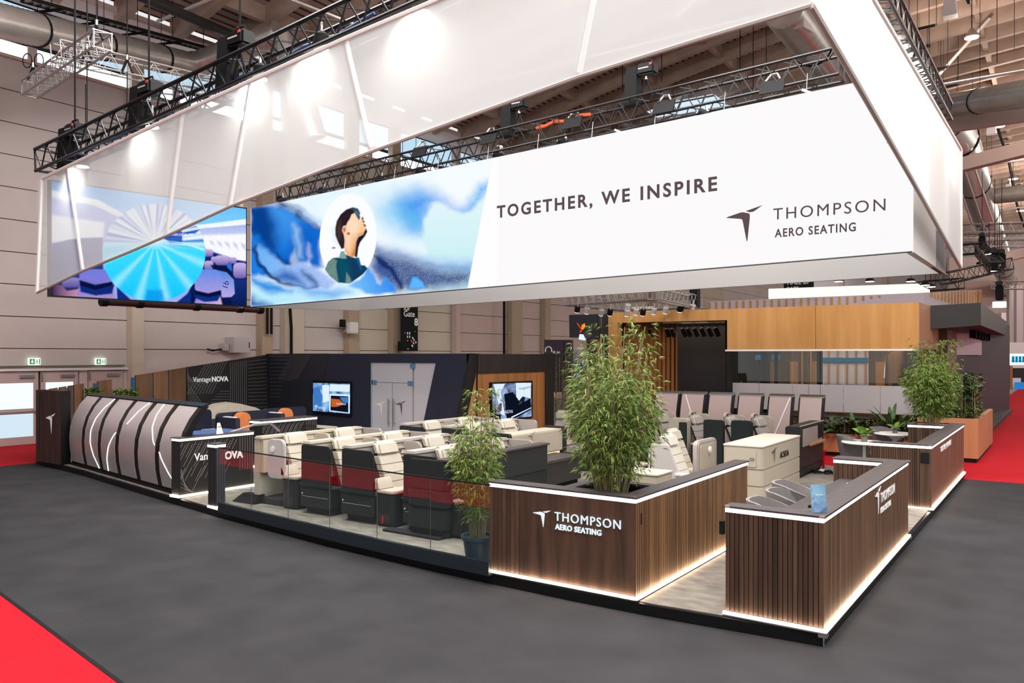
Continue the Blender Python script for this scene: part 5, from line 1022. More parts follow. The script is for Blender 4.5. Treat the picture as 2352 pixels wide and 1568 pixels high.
MB().box(GX + 3.4, GX + 3.5, yR - .2, yM + 2, 0, zt).build('rear_wall', wood('room_rear_oak', (.16, .10, .055), (.10, .06, .035), .05, scale=4), t); MB().box(GX + .05, GX + 3.4, yR, yM, 0, .02).build('room_floor', M_oak2, t); MB().box(GX + .05, GX + 3.4, yM + .02, yM + .08, 0, zb).build('room_side_wall', M_matt, t); MB().box(GX + 1.0, GX + 3.4, cy(2045, GX + 1), cy(2045, GX + 1) + .06, .0, zb).build('oak_wall', M_oak, t)
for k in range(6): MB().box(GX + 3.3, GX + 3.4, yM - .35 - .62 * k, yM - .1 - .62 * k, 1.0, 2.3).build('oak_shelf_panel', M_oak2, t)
MB().box(GX + 1.2, GX + 2.0, cy(2000, GX + 1.5), cy(1700, GX + 1.5), .72, .76).build('room_table', M_char2, t)
MB().box(GX + 3.28, GX + 3.39, cy(1995, GX + 3.3), cy(1890, GX + 3.3), 1.0, zb).build('pink_white_panel', mat('mauve_white', (.55, .45, .50), .6), t)
for k in range(8): MB().box(GX + 3.24, GX + 3.279, cy(1990, GX + 3.3) + .26 * k, cy(1990, GX + 3.3) + .26 * k + .04, 1.5, zb).build('batten', M_oak2, t)
MB().box(GX + 3.2, GX + 3.28, cy(1995, GX + 3.3), cy(1890, GX + 3.3), 2.28, 2.42).build('teal_stripe', lum('teal_screen', (.02, .16, .26), 1), t)
MB().box(GX + 3.18, GX + 3.24, cy(1990, GX + 3.2), cy(1892, GX + 3.2), 1.05, 1.62).build('video_wall', lum('teal_picture', (.02, .05, .10), 1, noise=1, nscale=2.5, c2=(.25, .42, .50)), t)
MB().path([onX(2078, 803, GX - .02), onX(2045, 806, GX - .02), onX(2034, 820, GX - .02), onX(2031, 868, GX - .02)], .015, 6).build('white_cable', M_white, t)
for px in (1745, 1790): MB().box(GX + 2.2, GX + 2.3, cy(px, GX + 2.2), cy(px - 18, GX + 2.2), 2.35, 2.5).build('teal_lamp', lum('teal_screen', (.02, .16, .26), 1), t)
area((GX + GX + 3.4) / 2, (yR + yM) / 2, zb + .25, 2.4, 4, 130, (1, .85, .65)); area(CXN + .9, (yM + cy(1450)) / 2, zp + .02, .5, 2.5, 28, (1, .8, .55))  # added area lights: fill inside the room, and one standing for the rail spotlights
# a visitor standing behind the glass
def person(base, rz, lab):
    t = thing('person', base, lab, 'person'); B = Vector(base)
    J = {'pel': (0, 0, .95), 'wai': (0, 0, 1.1), 'che': (0, .0, 1.32), 'nec': (0, .01, 1.48), 'hed': (0, -.01, 1.57), 'top': (0, 0, 1.72), 'sl': (.17, 0, 1.40), 'sr': (-.17, 0, 1.40), 'el': (.23, .02, 1.13), 'er': (-.23, .02, 1.13), 'wl': (.2, -.12, .93), 'wr': (-.2, -.12, .93), 'hl': (.1, 0, .9), 'hr': (-.1, 0, .9), 'kl': (.11, -.01, .5), 'kr': (-.11, -.01, .5), 'al': (.11, .02, .09), 'ar': (-.11, .02, .09), 'tl': (.13, -.13, .04), 'tr': (-.13, -.13, .04)}
    R = {'pel': .14, 'wai': .13, 'che': .15, 'nec': .055, 'hed': .085, 'top': .075, 'sl': .065, 'sr': .065, 'el': .045, 'er': .045, 'wl': .035, 'wr': .035, 'hl': .09, 'hr': .09, 'kl': .06, 'kr': .06, 'al': .045, 'ar': .045, 'tl': .035, 'tr': .035}
    E_ = [('pel', 'wai'), ('wai', 'che'), ('che', 'nec'), ('nec', 'hed'), ('hed', 'top'), ('che', 'sl'), ('che', 'sr'), ('sl', 'el'), ('el', 'wl'), ('sr', 'er'), ('er', 'wr'), ('pel', 'hl'), ('pel', 'hr'), ('hl', 'kl'), ('kl', 'al'), ('al', 'tl'), ('hr', 'kr'), ('kr', 'ar'), ('ar', 'tr')]
    ks = list(J); me = bpy.data.meshes.new('body'); me.from_pydata([J[k] for k in ks], [(ks.index(a), ks.index(b)) for a, b in E_], []); o = bpy.data.objects.new('body', me); COL.objects.link(o)
    md = o.modifiers.new('skin', 'SKIN'); sv = me.skin_vertices[0].data
    for i, k in enumerate(ks): sv[i].radius = (R[k], R[k])
    sv[0].use_root = True; o.modifiers.new('sub', 'SUBSURF').levels = 2; o.parent = t; me.materials.append(mat('olive_clothing', (.10, .075, .035), .8)); t.rotation_euler = (0, 0, rz)
    MB().lathe([(0, .13), (.07, .11), (.092, .04), (.085, -.02), (.06, -.05)], (0, .02, 1.62), 14, False).build('hair', M_matt, t, world=False, smooth=True); return t
a = col(2057, X=GX + .9); person((a[0], a[1], .02), -.9, 'person in olive clothing standing behind the meeting room glass')
# white fin parapet of a stand farther back
FXN = 22
def slabX(t, nm_, X, pxa, pya, pxb, pyb, pyc, m, th=.2):
    ya, yb = col(pxb, X=X)[1], col(pxa, X=X)[1]; z1_, z0_ = hgt(pya, X, yb), hgt(pyc, X, yb); z1r = hgt(pyb, X, ya)
    return MB().hexa([(X, ya, z0_), (X + th, ya, z0_), (X + th, yb, z0_), (X, yb, z0_)], [(X, ya, z1r), (X + th, ya, z1r), (X + th, yb, z1_), (X, yb, z1_)]).build(nm_, m, t)
t = thing('white_fin_stand', (FXN, 5, 0), 'white parapet with small oak battens above the oak canopy', 'exhibition stand')
slabX(t, 'parapet', FXN, 1627, 692, 2122, 672, 760, mat('mauve_white', (.55, .45, .50), .6)); slabX(t, 'lower_wall', FXN + .3, 1627, 740, 2122, 740, 1000, M_white)
for k in range(24):
    px = 1630 + k * 15.2 * (1 + .005 * k); a = col(px, X=FXN); zt_ = hgt(694 - (px - 1627) * .0405, *a); MB().box(FXN - .03, FXN - .001, a[1] - .035, a[1] + .035, zt_ - (.75 if k < 10 else max(.06, .75 - .055 * (k - 10))), zt_).build('batten', M_oak, t)
a = col(2120, X=FXN); x2, y2, _ = ray(2255, 672, 31)
MB().hexa([(a[0], a[1], 2.5), (a[0] + .2, a[1], 2.5), (x2, y2 + .2, 2.5), (x2, y2, 2.5)], [(a[0], a[1], hgt(672, *a)), (a[0] + .2, a[1], hgt(672, *a)), (x2, y2 + .2, hgt(665, x2, y2)), (x2, y2, hgt(665, x2, y2))]).build('curved_fascia', mat('mauve_white', (.55, .45, .50), .6), t)
for k in range(17):
    f = .12 + .86 * k / 16; c = Vector((a[0], a[1], 0)).lerp(Vector((x2, y2, 0)), f); zz = hgt(672 - 6 * f, c.x, c.y); MB().box(c.x - .06, c.x - .03, c.y - .05, c.y + .04, zz - .15 - .09 * k * .55, zz).build('batten', M_oak, t)
t = thing('lit_white_header', (24, 4, 3), 'glowing white box header behind the batten parapet', 'sign')
M_glow = lum('lit_white_box', (1, .97, .88), 1.1)
slabX(t, 'front', 24, 1765, 663, 2108, 651, 686, M_glow, .3); yy_ = col(2108, X=24)[1]; MB().box(24.3, 27, yy_, yy_ + .3, 3.9, hgt(652, 24, yy_)).build('return', M_glow, t)
for px in (1788, 1854, 1926, 1998, 2092, 2126, 2138):
    a = ray(px, 646 if px < 2110 else 650 + (px - 2110) * .3, 27); t = thing('header_lamp', a, 'small round work lamp hanging above the glowing white header', 'lamp', 'work lamps over the lit header')
    MB().lathe([(.1, .1), (.16, .02), (.16, 0)], a, 12).build('shade', M_matt, t, smooth=True); MB().lathe([(.14, 0), (.14, -.015)], a, 12).build('bulb', lum('pendant_glow', (1, .86, .66), 7), t); MB().tube((a[0], a[1], a[2] + .1), (a[0], a[1], a[2] + 5), .015, 4).build('cord', M_matt, t)
# dark cantilever stand on the right
t = thing('dark_canopy_stand', ray(2250, 960, 30), 'dark purple stand wall under a black cantilevered canopy', 'exhibition stand')
M_purp = mat('aubergine_wall', (.040, .028, .042), .55)
A, B_ = Vector(at(2319, 946, 0)), Vector(at(2150, 985, 0)); up_ = Vector((0, 0, 4.6))
MB().hexa([A, B_, B_ + Vector((.3, .4, 0)), A + Vector((3, .4, 0))], [A + Vector((0, 0, hgt(745, A.x, A.y))), B_ + Vector((0, 0, hgt(738, B_.x, B_.y))), B_ + Vector((.3, .4, 3.9)), A + Vector((3, .4, 4))]).build('diagonal_wall', M_purp, t)
c1 = Vector(ray(2130, 702, 21)); c2 = Vector(ray(2253, 695, 22)); c3 = Vector(ray(2317, 742, 37)); hN = 54 / F * 21
MB().hexa([c1 - Vector((0, 0, hN)), c2 - Vector((0, 0, hN)), c3 - Vector((0, 0, hN)), c1 + Vector((14, 3, -hN))], [c1, c2, c3, c1 + Vector((14, 3, 0))]).build('canopy', M_char2, t)
for k in range(7): p = c2.lerp(c3, .25 + k * .08) + Vector((0, .5, -hN - .12)); MB().box(p.x - .08, p.x + .08, p.y - .1, p.y + .1, p.z - .16, p.z + .12).build('canopy_lamp', M_matt, t)
A2 = Vector(at(2272, 1000, 0)); MB().prism([(A2.x, A2.y), (A.x, A.y - .1), (A.x, A.y + .6), (A2.x, A2.y + 1.6)], 0, .12).build('ramp', M_char2, t)
b1, b2 = ray(2130, 740, 22), ray(2195, 745, 26); MB().hexa([(b1[0], b1[1], 0), (b1[0] + .3, b1[1], 0), (b2[0] + .3, b2[1], 0), (b2[0], b2[1], 0)], [(b1[0], b1[1], b1[2] + .3), (b1[0] + .3, b1[1], b1[2] + .3), (b2[0] + .3, b2[1], b2[2] + .3), (b2[0], b2[1], b2[2] + .3)]).build('mauve_return', wood('mauve_oak', (.20, .12, .115), (.15, .09, .085), .05, scale=5), t)
b1, b2 = ray(2163, 745, 25), ray(2195, 748, 26); MB().hexa([(b1[0] - .4, b1[1], 0), (b1[0] - .1, b1[1], 0), (b2[0] - .1, b2[1], 0), (b2[0] - .4, b2[1], 0)], [(b1[0] - .4, b1[1], b1[2] + .2), (b1[0] - .1, b1[1], b1[2] + .2), (b2[0] - .1, b2[1], b2[2] + .2), (b2[0] - .4, b2[1], b2[2] + .2)]).build('oak_return', wood('redder_oak', (.25, .09, .045), (.17, .06, .03), .05, scale=5), t)
# far booths along the red aisle
t = thing('far_seat_stand', ray(2335, 900, 60), 'far white stand with a lit row of teal chair pictures', 'exhibition stand')
a = ray(2322, 786, 60); b = ray(2470, 786, 52); zA = a[2]
def fq(px0, px1, py0, py1, d, m, nm_, th=.4):
    p0, p1 = ray(px0, py0, d), ray(px1, py0, d); z0_ = CAMZ - (py1 - HY) * d / F; dd = Vector((rt.x * 0 + fw.x, fw.y, 0)) * th
    return MB().slab([(p0[0], p0[1], z0_), (p1[0], p1[1], z0_), (p1[0], p1[1], p0[2]), (p0[0], p0[1], p0[2])], dd).build(nm_, m, t)
fq(2318, 2440, 786, 812, 60, M_white, 'header'); fq(2321, 2440, 812, 838, 60.5, lum('lit_shelf', (.80, .95, 1), 1.2), 'lit_wall'); fq(2318, 2440, 838, 845, 60, M_white, 'shelf'); fq(2328, 2440, 845, 900, 62, M_char2, 'dark_interior'); fq(2322, 2345, 868, 905, 59, M_white, 'white_plinth'); fq(2338, 2440, 878, 896, 58, lum('blue_counter', (.03, .22, .62), .9), 'blue_counter'); fq(2320, 2326, 840, 915, 58, M_oak2, 'oak_post')
for k in range(4):
    px = 2325 + k * 8; fq(px, px + 5, 818, 827, 60.2, lum('teal_chair', (.0, .2, .38), 1), 'chair_picture', .05); fq(px - .5, px + 5.5, 827, 832, 60.2, lum('teal_chair', (.0, .2, .38), 1), 'chair_picture', .05)
t = thing('far_aisle_stands', ray(2300, 740, 70), 'pale columns and walls of distant stands under the far roof', 'exhibition stand'); fq(2318, 2332, 655, 786, 72, M_wall, 'column'); fq(2335, 2349, 655, 786, 70, mat('mauve_white', (.55, .45, .50), .6), 'column'); fq(2180, 2440, 590, 800, 85, M_wallwarm, 'hall_wall_section'); fq(2288, 2312, 692, 706, 50, lum('lit_white_box', (1, .97, .88), 1.1), 'white_sign'); fq(2300, 2311, 718, 738, 48, M_white, 'white_sign')
# bird emblem sign and small dark booths left of the oak portal
t = thing('bird_sign', onX(1340, 775, 17), 'dark sign with a red and yellow bird emblem above the bamboo', 'sign'); XS = 17
MB().slab([onX(1307, 723, XS), onX(1376, 721, XS), onX(1376, 775, XS), onX(1308, 775, XS)], (.15, 0, 0)).build('board', mat('sign_black', (.02, .02, .028), .5), t)
sp(t, onX, [(1324, 741), (1329, 743), (1336, 756), (1332, 754)], XS, lum('emblem_red', (.75, .04, .01), 1), 2, 'emblem_piece'); sp(t, onX, [(1336, 746), (1343, 742), (1345, 750), (1339, 757), (1335, 756)], XS, lum('emblem_orange', (.9, .33, .02), 1), 2, 'emblem_piece'); sp(t, onX, [(1333, 757), (1338, 757), (1334, 764), (1331, 763)], XS, lum('emblem_red', (.75, .04, .01), 1), 3, 'emblem_piece')
lm = MB().hexa([onX(1329, 779, 16.7), onX(1339, 781, 16.7), onX(1337, 768, 16.8), onX(1331, 767, 16.8)], [tuple(Vector(onX(1329, 779, 16.7)) + Vector((.2, 0, 0))), tuple(Vector(onX(1339, 781, 16.7)) + Vector((.2, 0, 0))), tuple(Vector(onX(1337, 768, 16.8)) + Vector((.1, 0, 0))), tuple(Vector(onX(1331, 767, 16.8)) + Vector((.1, 0, 0)))]).build('lamp', lum('cool_lamp', (.8, .95, 1), 1), t)
t = thing('dark_display_booth', onX(1290, 860, 20), 'dark display stand with pale arch lettering behind the rear wall', 'exhibition stand'); XS = 20
MB().slab([onX(1250, 780, XS), onX(1294, 780, XS), onX(1294, 900, XS), onX(1250, 900, XS)], (.2, 0, 0)).build('board', M_purp, t); MB().slab([onX(1296, 780, XS), onX(1311, 780, XS), onX(1311, 900, XS), onX(1296, 900, XS)], (.2, 0, 0)).build('board', M_purp, t); MB().slab([onX(1347, 772, XS), onX(1374, 768, XS), onX(1374, 900, XS), onX(1347, 900, XS)], (.2, 0, 0)).build('board', M_purp, t); MB().slab([onX(1343, 764, XS), onX(1376, 764, XS), onX(1376, 771, XS), onX(1343, 771, XS)], (.3, 0, 0)).build('frame', M_white, t); MB().slab([onX(1312, 800, XS + 1), onX(1345, 800, XS + 1), onX(1345, 900, XS + 1), onX(1312, 900, XS + 1)], (.2, 0, 0)).build('white_wall', M_white, t)
MB().path([onX(1253 + 0, 808, XS - .03)] + [onX(1260 + 7 * math.cos(PI - k * PI / 8), 803 - 7 * math.sin(k * PI / 8), XS - .03) for k in range(9)] + [onX(1267, 808, XS - .03)], .02, 5).build('arch_emblem', M_letter, t); p = onX(1270, 811, XS - .02); text('BL Jet', (XS - .03, p[1], p[2]), (0, -1, 0), (0, 0, 1), .14, M_letter, t)
t = thing('blue_display_stand', onX(1262, 960, 15.5), 'blue display panel with small text right of the oak portal', 'display'); XS = 15.5; M_bl = mat('display_blue', (.01, .08, .35), .5)
MB().slab([onX(1255, 868, XS), onX(1268, 868, XS), onX(1268, 936, XS), onX(1255, 936, XS)], (.1, 0, 0)).build('panel', M_bl, t); MB().slab([onX(1262, 936, XS), onX(1268, 936, XS), onX(1268, 960, XS), onX(1262, 960, XS)], (.1, 0, 0)).build('foot', M_bl, t); MB().slab([onX(1320, 833, XS), onX(1345, 833, XS), onX(1345, 860, XS), onX(1320, 860, XS)], (.1, 0, 0)).build('panel', M_bl, t)
for k in range(5): MB().slab([onX(1257, 880 + 10 * k, XS - .01), onX(1266, 880 + 10 * k, XS - .01), onX(1266, 882 + 10 * k, XS - .01), onX(1257, 882 + 10 * k, XS - .01)], (.005, 0, 0)).build('text_line', M_letter, t)
tuft('far_bamboo', (14.9, cy(1285, 14.9), .6), 500, (.3, .45), 1.9, 'dark bamboo clump right of the blue display panel', M_leafd, 90)
# header signs glimpsed over the canopy
t = thing('red_letter_sign', onX(1470, 714, 19), 'white sign with red lettering peeping over the oak canopy', 'sign'); XS = 19; MB().slab([onX(1444, 705, XS), onX(1500, 703, XS), onX(1500, 722, XS), onX(1444, 722, XS)], (.1, 0, 0)).build('board', M_white, t); p = onX(1451, 716, XS); text('ROLLIN', (XS - .01, p[1], p[2]), (0, -1, 0), (0, 0, 1), .16, mat('sign_red', (.55, .01, .05), .5), t, bold=.006)
t = thing('hall_number_sign', onX(1835, 650, 26), 'black hanging hall number sign partly hidden by the fabric ring', 'sign'); XS = 26; MB().slab([onX(1800, 630, XS), onX(1868, 628, XS), onX(1868, 664, XS), onX(1800, 664, XS)], (.1, 0, 0)).build('board', M_matt, t); p = onX(1808, 654, XS); text('HALL B7', (XS - .01, p[1], p[2]), (0, -1, 0), (0, 0, 1), .24, M_letter, t); p = onX(1806, 667, XS); text('GATE', (XS - .01, p[1], p[2]), (0, -1, 0), (0, 0, 1), .2, M_letter, t)
# ------------------------------------------------------------------ hanging fabric ring, light box ring, cabin screen
XF, YF = -.5, -.02
M_fab = gauze('white_gauze', (.78, .80, .81), .38, .45); M_fab2 = gauze('dense_white_gauze', (.90, .89, .88), .04, .45)
M_hem = mat('grey_hem', (.42, .38, .36), .7); M_pole = mat('white_seam', (.80, .77, .75), .7)
bot = [(85, 672), (190, 622), (300, 577), (390, 538), (528, 474), (700, 407), (850, 349), (1090, 262), (1330, 176), (1600, 92), (1862, 13)]
top = [(97, 410), (160, 380), (420, 257), (580, 184), (795, 88), (985, 8)]
bz = [onX(p[0], p[1], XF) for p in bot]; tz = [onX(p[0], p[1], XF) for p in top]
bz[-1] = (XF, YF, bz[-1][2]); ZTOP = tz[-1][2]; tz.append((XF, YF, ZTOP + .32))
t = thing('fabric_banner', (XF, 6, 4), 'translucent white hanging fabric panel along the long left edge of the stand', 'fabric banner')
def zat(P, y):
    for a, b in zip(P, P[1:]):
        if a[1] >= y >= b[1]: f = (a[1] - y) / max(1e-6, a[1] - b[1]); return a[2] + (b[2] - a[2]) * f
    return P[0][2] if y > P[0][1] else P[-1][2]
ys_ = sorted({p[1] for p in bz} | {p[1] for p in tz}, reverse=True); g = MB()
for a, b in zip(ys_, ys_[1:]): g.quad((XF, a, zat(bz, a)), (XF, b, zat(bz, b)), (XF, b, zat(tz, b)), (XF, a, zat(tz, a)))
g.build('fabric', M_fab, t)
MB().path(bz, .022, 6).build('lower_hem', M_hem, t); MB().path(tz, .03, 6).build('upper_hem', M_pole, t); MB().tube(bz[0], tz[0], .03, 6).build('end_hem', M_pole, t)
for p, q in (((157, 385), (190, 618)), ((420, 258), (384, 530)), ((578, 186), (529, 470)), ((795, 92), (853, 338)), ((1366, -10), (1331, 168))):
    MB().tube(onX(*p, XF + .03), onX(*q, XF + .03), .028, 6).build('seam_pole', M_pole, t)
t = thing('fabric_banner', (5, YF, 4), 'dense white hanging fabric panel along the right edge of the stand', 'fabric banner')
e1, e2 = onY(2207, 615, YF), onY(2180, 291, YF); e2 = (e1[0], YF, e2[2]); zb0 = bz[-1][2]; zt0 = tz[-1][2]
bs = [(XF, YF, zb0), onY(1967, 190, YF), onY(2090, 405, YF), e1]; g = MB()
tt = [(XF, YF, zt0), onY(2005, -2, YF), e2]
def zx(P, x):
    for a, b in zip(P, P[1:]):
        if a[0] <= x <= b[0]: return a[2] + (b[2] - a[2]) * (x - a[0]) / max(1e-6, b[0] - a[0])
    return P[-1][2]
xs_ = sorted({p[0] for p in bs} | {p[0] for p in tt})
for a, b in zip(xs_, xs_[1:]): g.quad((a, YF, zx(bs, a)), (b, YF, zx(bs, b)), (b, YF, zx(tt, b)), (a, YF, zx(tt, a)))
g.build('fabric', M_fab2, t); MB().path(bs, .03, 6).build('lower_hem', M_hem, t); MB().path(tt, .03, 6).build('upper_hem', M_pole, t); MB().tube(e1, e2, .03, 6).build('end_hem', M_pole, t)
for f in (.32, .72): x = XF + (e1[0] - XF) * f; MB().tube((x, YF + .03, zx(bs, x)), (x, YF + .03, zx(tt, x)), .02, 6).build('seam_pole', M_pole, t)
# light box ring with slogan
YR0 = .18; XL = col(2095, Y=YR0)[0]; fr = onX(2095, 577, XL); fl_ = onX(576, 705, XL); ZR, ZL = fr[2], fl_[2]; YL0 = fl_[1]
zRT = onX(1960, 190, XL)[2]; zLT = onX(578, 478, XL)[2]; zRT = zRT + (zRT - zLT) * .05
XB = col(2172, Y=YR0)[0]
M_pw = lum('print_white', (1, .985, .99), .97); M_boxin = mat('light_box_cloth', (.42, .41, .405), .8)
t = thing('light_box_ring', (XL, 7, ZL), 'hanging backlit ring with the slogan, company name and blue portrait print', 'light box')
MB().hexa([(XL, YR0, ZR), (XL + .12, YR0, ZR), (XL + .12, YL0, ZL), (XL, YL0, ZL)], [(XL, YR0, zRT), (XL + .12, YR0, zRT), (XL + .12, YL0, zLT), (XL, YL0, zLT)]).build('front_print', M_pw, t)
MB().tube((XL - .005, YR0, ZR - .005), (XL - .005, YL0, ZL - .005), .012, 5).build('front_frame_edge', M_char2, t)
ybl = col(830, X=XB)[1]; zBL = onX(830, 713, XB)[2]; zBR = hgt(628, XB, YR0)
MB().hexa([(XB - .1, YR0 + .1, zBR), (XB, YR0 + .1, zBR), (XB, ybl, zBL), (XB - .1, ybl, zBL)], [(XB - .1, YR0 + .1, zRT - .9), (XB, YR0 + .1, zRT - .9), (XB, ybl, zLT - .9), (XB - .1, ybl, zLT - .9)]).build('rear_panel', M_boxin, t)
MB().hexa([(XL + .125, YL0 - .02, ZL), (XB, ybl, zBL), (XB, ybl + .1, zBL), (XL + .125, YL0 + .08, ZL)], [(XL + .125, YL0 - .02, zLT - .9), (XB, ybl, zLT - .9), (XB, ybl + .1, zLT - .9), (XL + .125, YL0 + .08, zLT - .9)]).build('end_panel', M_boxin, t)
xm = XL + (XB - XL) * .66
MB().box(XL + .125, xm, YR0, YR0 + .1, ZR, zRT).build('side_panel', mat('light_box_side', (.6, .58, .56), .8), t); MB().box(xm, XB, YR0, YR0 + .1, ZR, zRT - .9).build('dark_side_panel', M_purp, t); MB().tube((XL, YR0 - .005, ZR - .01), (XB, YR0 - .005, ZR - .01), .014, 5).build('side_frame_edge', M_hem, t)
def soft(P, n=2):
    for _ in range(n):
        Q = []
        for a, b in zip(P, P[1:] + P[:1]):
            if a[0] < 582: Q.append(a)
            Q += [b] if b[0] < 582 and a[0] < 582 else [(a[0] * .75 + b[0] * .25, a[1] * .75 + b[1] * .25), (a[0] * .25 + b[0] * .75, a[1] * .25 + b[1] * .75)]
        P = Q
    return P
def pr(pts, m, k=1, nm_='print_area'):
    if 1 < k < 5 or k > 5: pts = soft(pts, 2 if k < 7 else 1)
    return MB().slab([(XL - .003 * k, *onX(*p, XL)[1:]) for p in pts], (-.0015, 0, 0)).build(nm_, m, t)
# backlit print and screen pictures: a colour per point of a fine flat grid
import numpy as np
def hx(c): return np.array([((int(c[i:i + 2], 16) / 255) / 12.92 if int(c[i:i + 2], 16) <= 10 else ((int(c[i:i + 2], 16) / 255 + .055) / 1.055) ** 2.4) for i in (0, 2, 4)])
def wob(x, y, a, s):
    return (x + a * (np.sin(y / s + 1.3) + .6 * np.sin((x + y * 1.7) / s * 1.9) + .35 * np.sin((x * 2.3 - y) / s * 3.1)), y + a * (np.sin(x / s * 1.1 + .4) + .6 * np.sin((x * 1.4 - y) / s * 2.1) + .35 * np.sin((x + y * 2.6) / s * 2.9)))
def sdf(P, x, y):
    P = np.array(P, float); d = np.full(x.shape, 1e9); ins = np.zeros(x.shape, bool)
    for (ax, ay), (bx_, by_) in zip(P, np.roll(P, -1, 0)):
        ex, ey = bx_ - ax, by_ - ay; t_ = np.clip(((x - ax) * ex + (y - ay) * ey) / (ex * ex + ey * ey + 1e-9), 0, 1)
        d = np.minimum(d, np.hypot(x - ax - t_ * ex, y - ay - t_ * ey)); c = (ay > y) != (by_ > y); ins ^= c & (x < ex * (y - ay) / (ey if abs(ey) > 1e-9 else 1e-9) + ax)
    return np.where(ins, -d, d)
def paint(img, x, y, P, c, soft_=1.5, a_=1.0, wv_=0, c2=None, dirv=(0, 1), rng=None):
    xx, yy = wob(x, y, wv_, 23.0) if wv_ else (x, y); m_ = np.clip(.5 - sdf(P, xx, yy) / (2 * soft_), 0, 1); m_ = m_ * m_ * (3 - 2 * m_) * a_
    C = hx(c)[None, :] * np.ones((x.size, 1))
    if c2:
        q = np.array(P, float) @ np.array(dirv); f = np.clip((xx * dirv[0] + yy * dirv[1] - q.min()) / (q.max() - q.min()), 0, 1); C = hx(c)[None] * (1 - f[:, None]) + hx(c2)[None] * f[:, None]
    if rng is not None: C = C * (1 + rng[:, None])
    return img * (1 - m_[:, None]) + C * m_[:, None]
def proj(x, y, z):
    a = x * VX[0] + y * VY[0] + C0[0]; b = x * VX[1] + y * VY[1] + C0[1]; return CX + F * a / b, HY + F * (CAMZ - z) / b
def picture(name, P00, P10, P01, P11, nu, nv, fn, parent, s=1.0):   # P: bottom-left, bottom-right, top-left, top-right
    u, v = np.meshgrid(np.linspace(0, 1, nu), np.linspace(0, 1, nv)); u, v = u.ravel()[:, None], v.ravel()[:, None]
    P00, P10, P01, P11 = (np.array(p, float) for p in (P00, P10, P01, P11)); W_ = P00 * (1 - u) * (1 - v) + P10 * u * (1 - v) + P01 * (1 - u) * v + P11 * u * v
    px, py = proj(W_[:, 0], W_[:, 1], W_[:, 2]); C = np.clip(fn(px, py), 0, 1.2); off = np.array(parent.location)
    i = (np.arange(nv - 1)[:, None] * nu + np.arange(nu - 1)[None]).ravel(); fc = np.stack([i, i + 1, i + nu + 1, i + nu], 1)
    me = bpy.data.meshes.new(name); me.from_pydata((W_ - off).tolist(), [], fc.tolist()); at_ = me.color_attributes.new('ink', 'FLOAT_COLOR', 'POINT'); at_.data.foreach_set('color', np.concatenate([C, np.ones((len(C), 1))], 1).astype(np.float32).ravel())
    m = bpy.data.materials.new(name + '_ink'); m.use_nodes = True; n = m.node_tree.nodes; l = m.node_tree.links; n.remove(n['Principled BSDF']); e = n.new('ShaderNodeEmission'); e.inputs[1].default_value = s; vc = n.new('ShaderNodeAttribute'); vc.attribute_name = 'ink'
    l.new(vc.outputs['Color'], e.inputs[0]); l.new(e.outputs[0], n['Material Output'].inputs[0]); me.materials.append(m); o = bpy.data.objects.new(name, me); COL.objects.link(o); o.parent = parent; return o
def r4(*P): return [(500 + a / 5.2275, 420 + b / 5.2275) for a, b in P]
def r5(*P): return [(700 + a / 5.227, 460 + b / 5.227) for a, b in P]
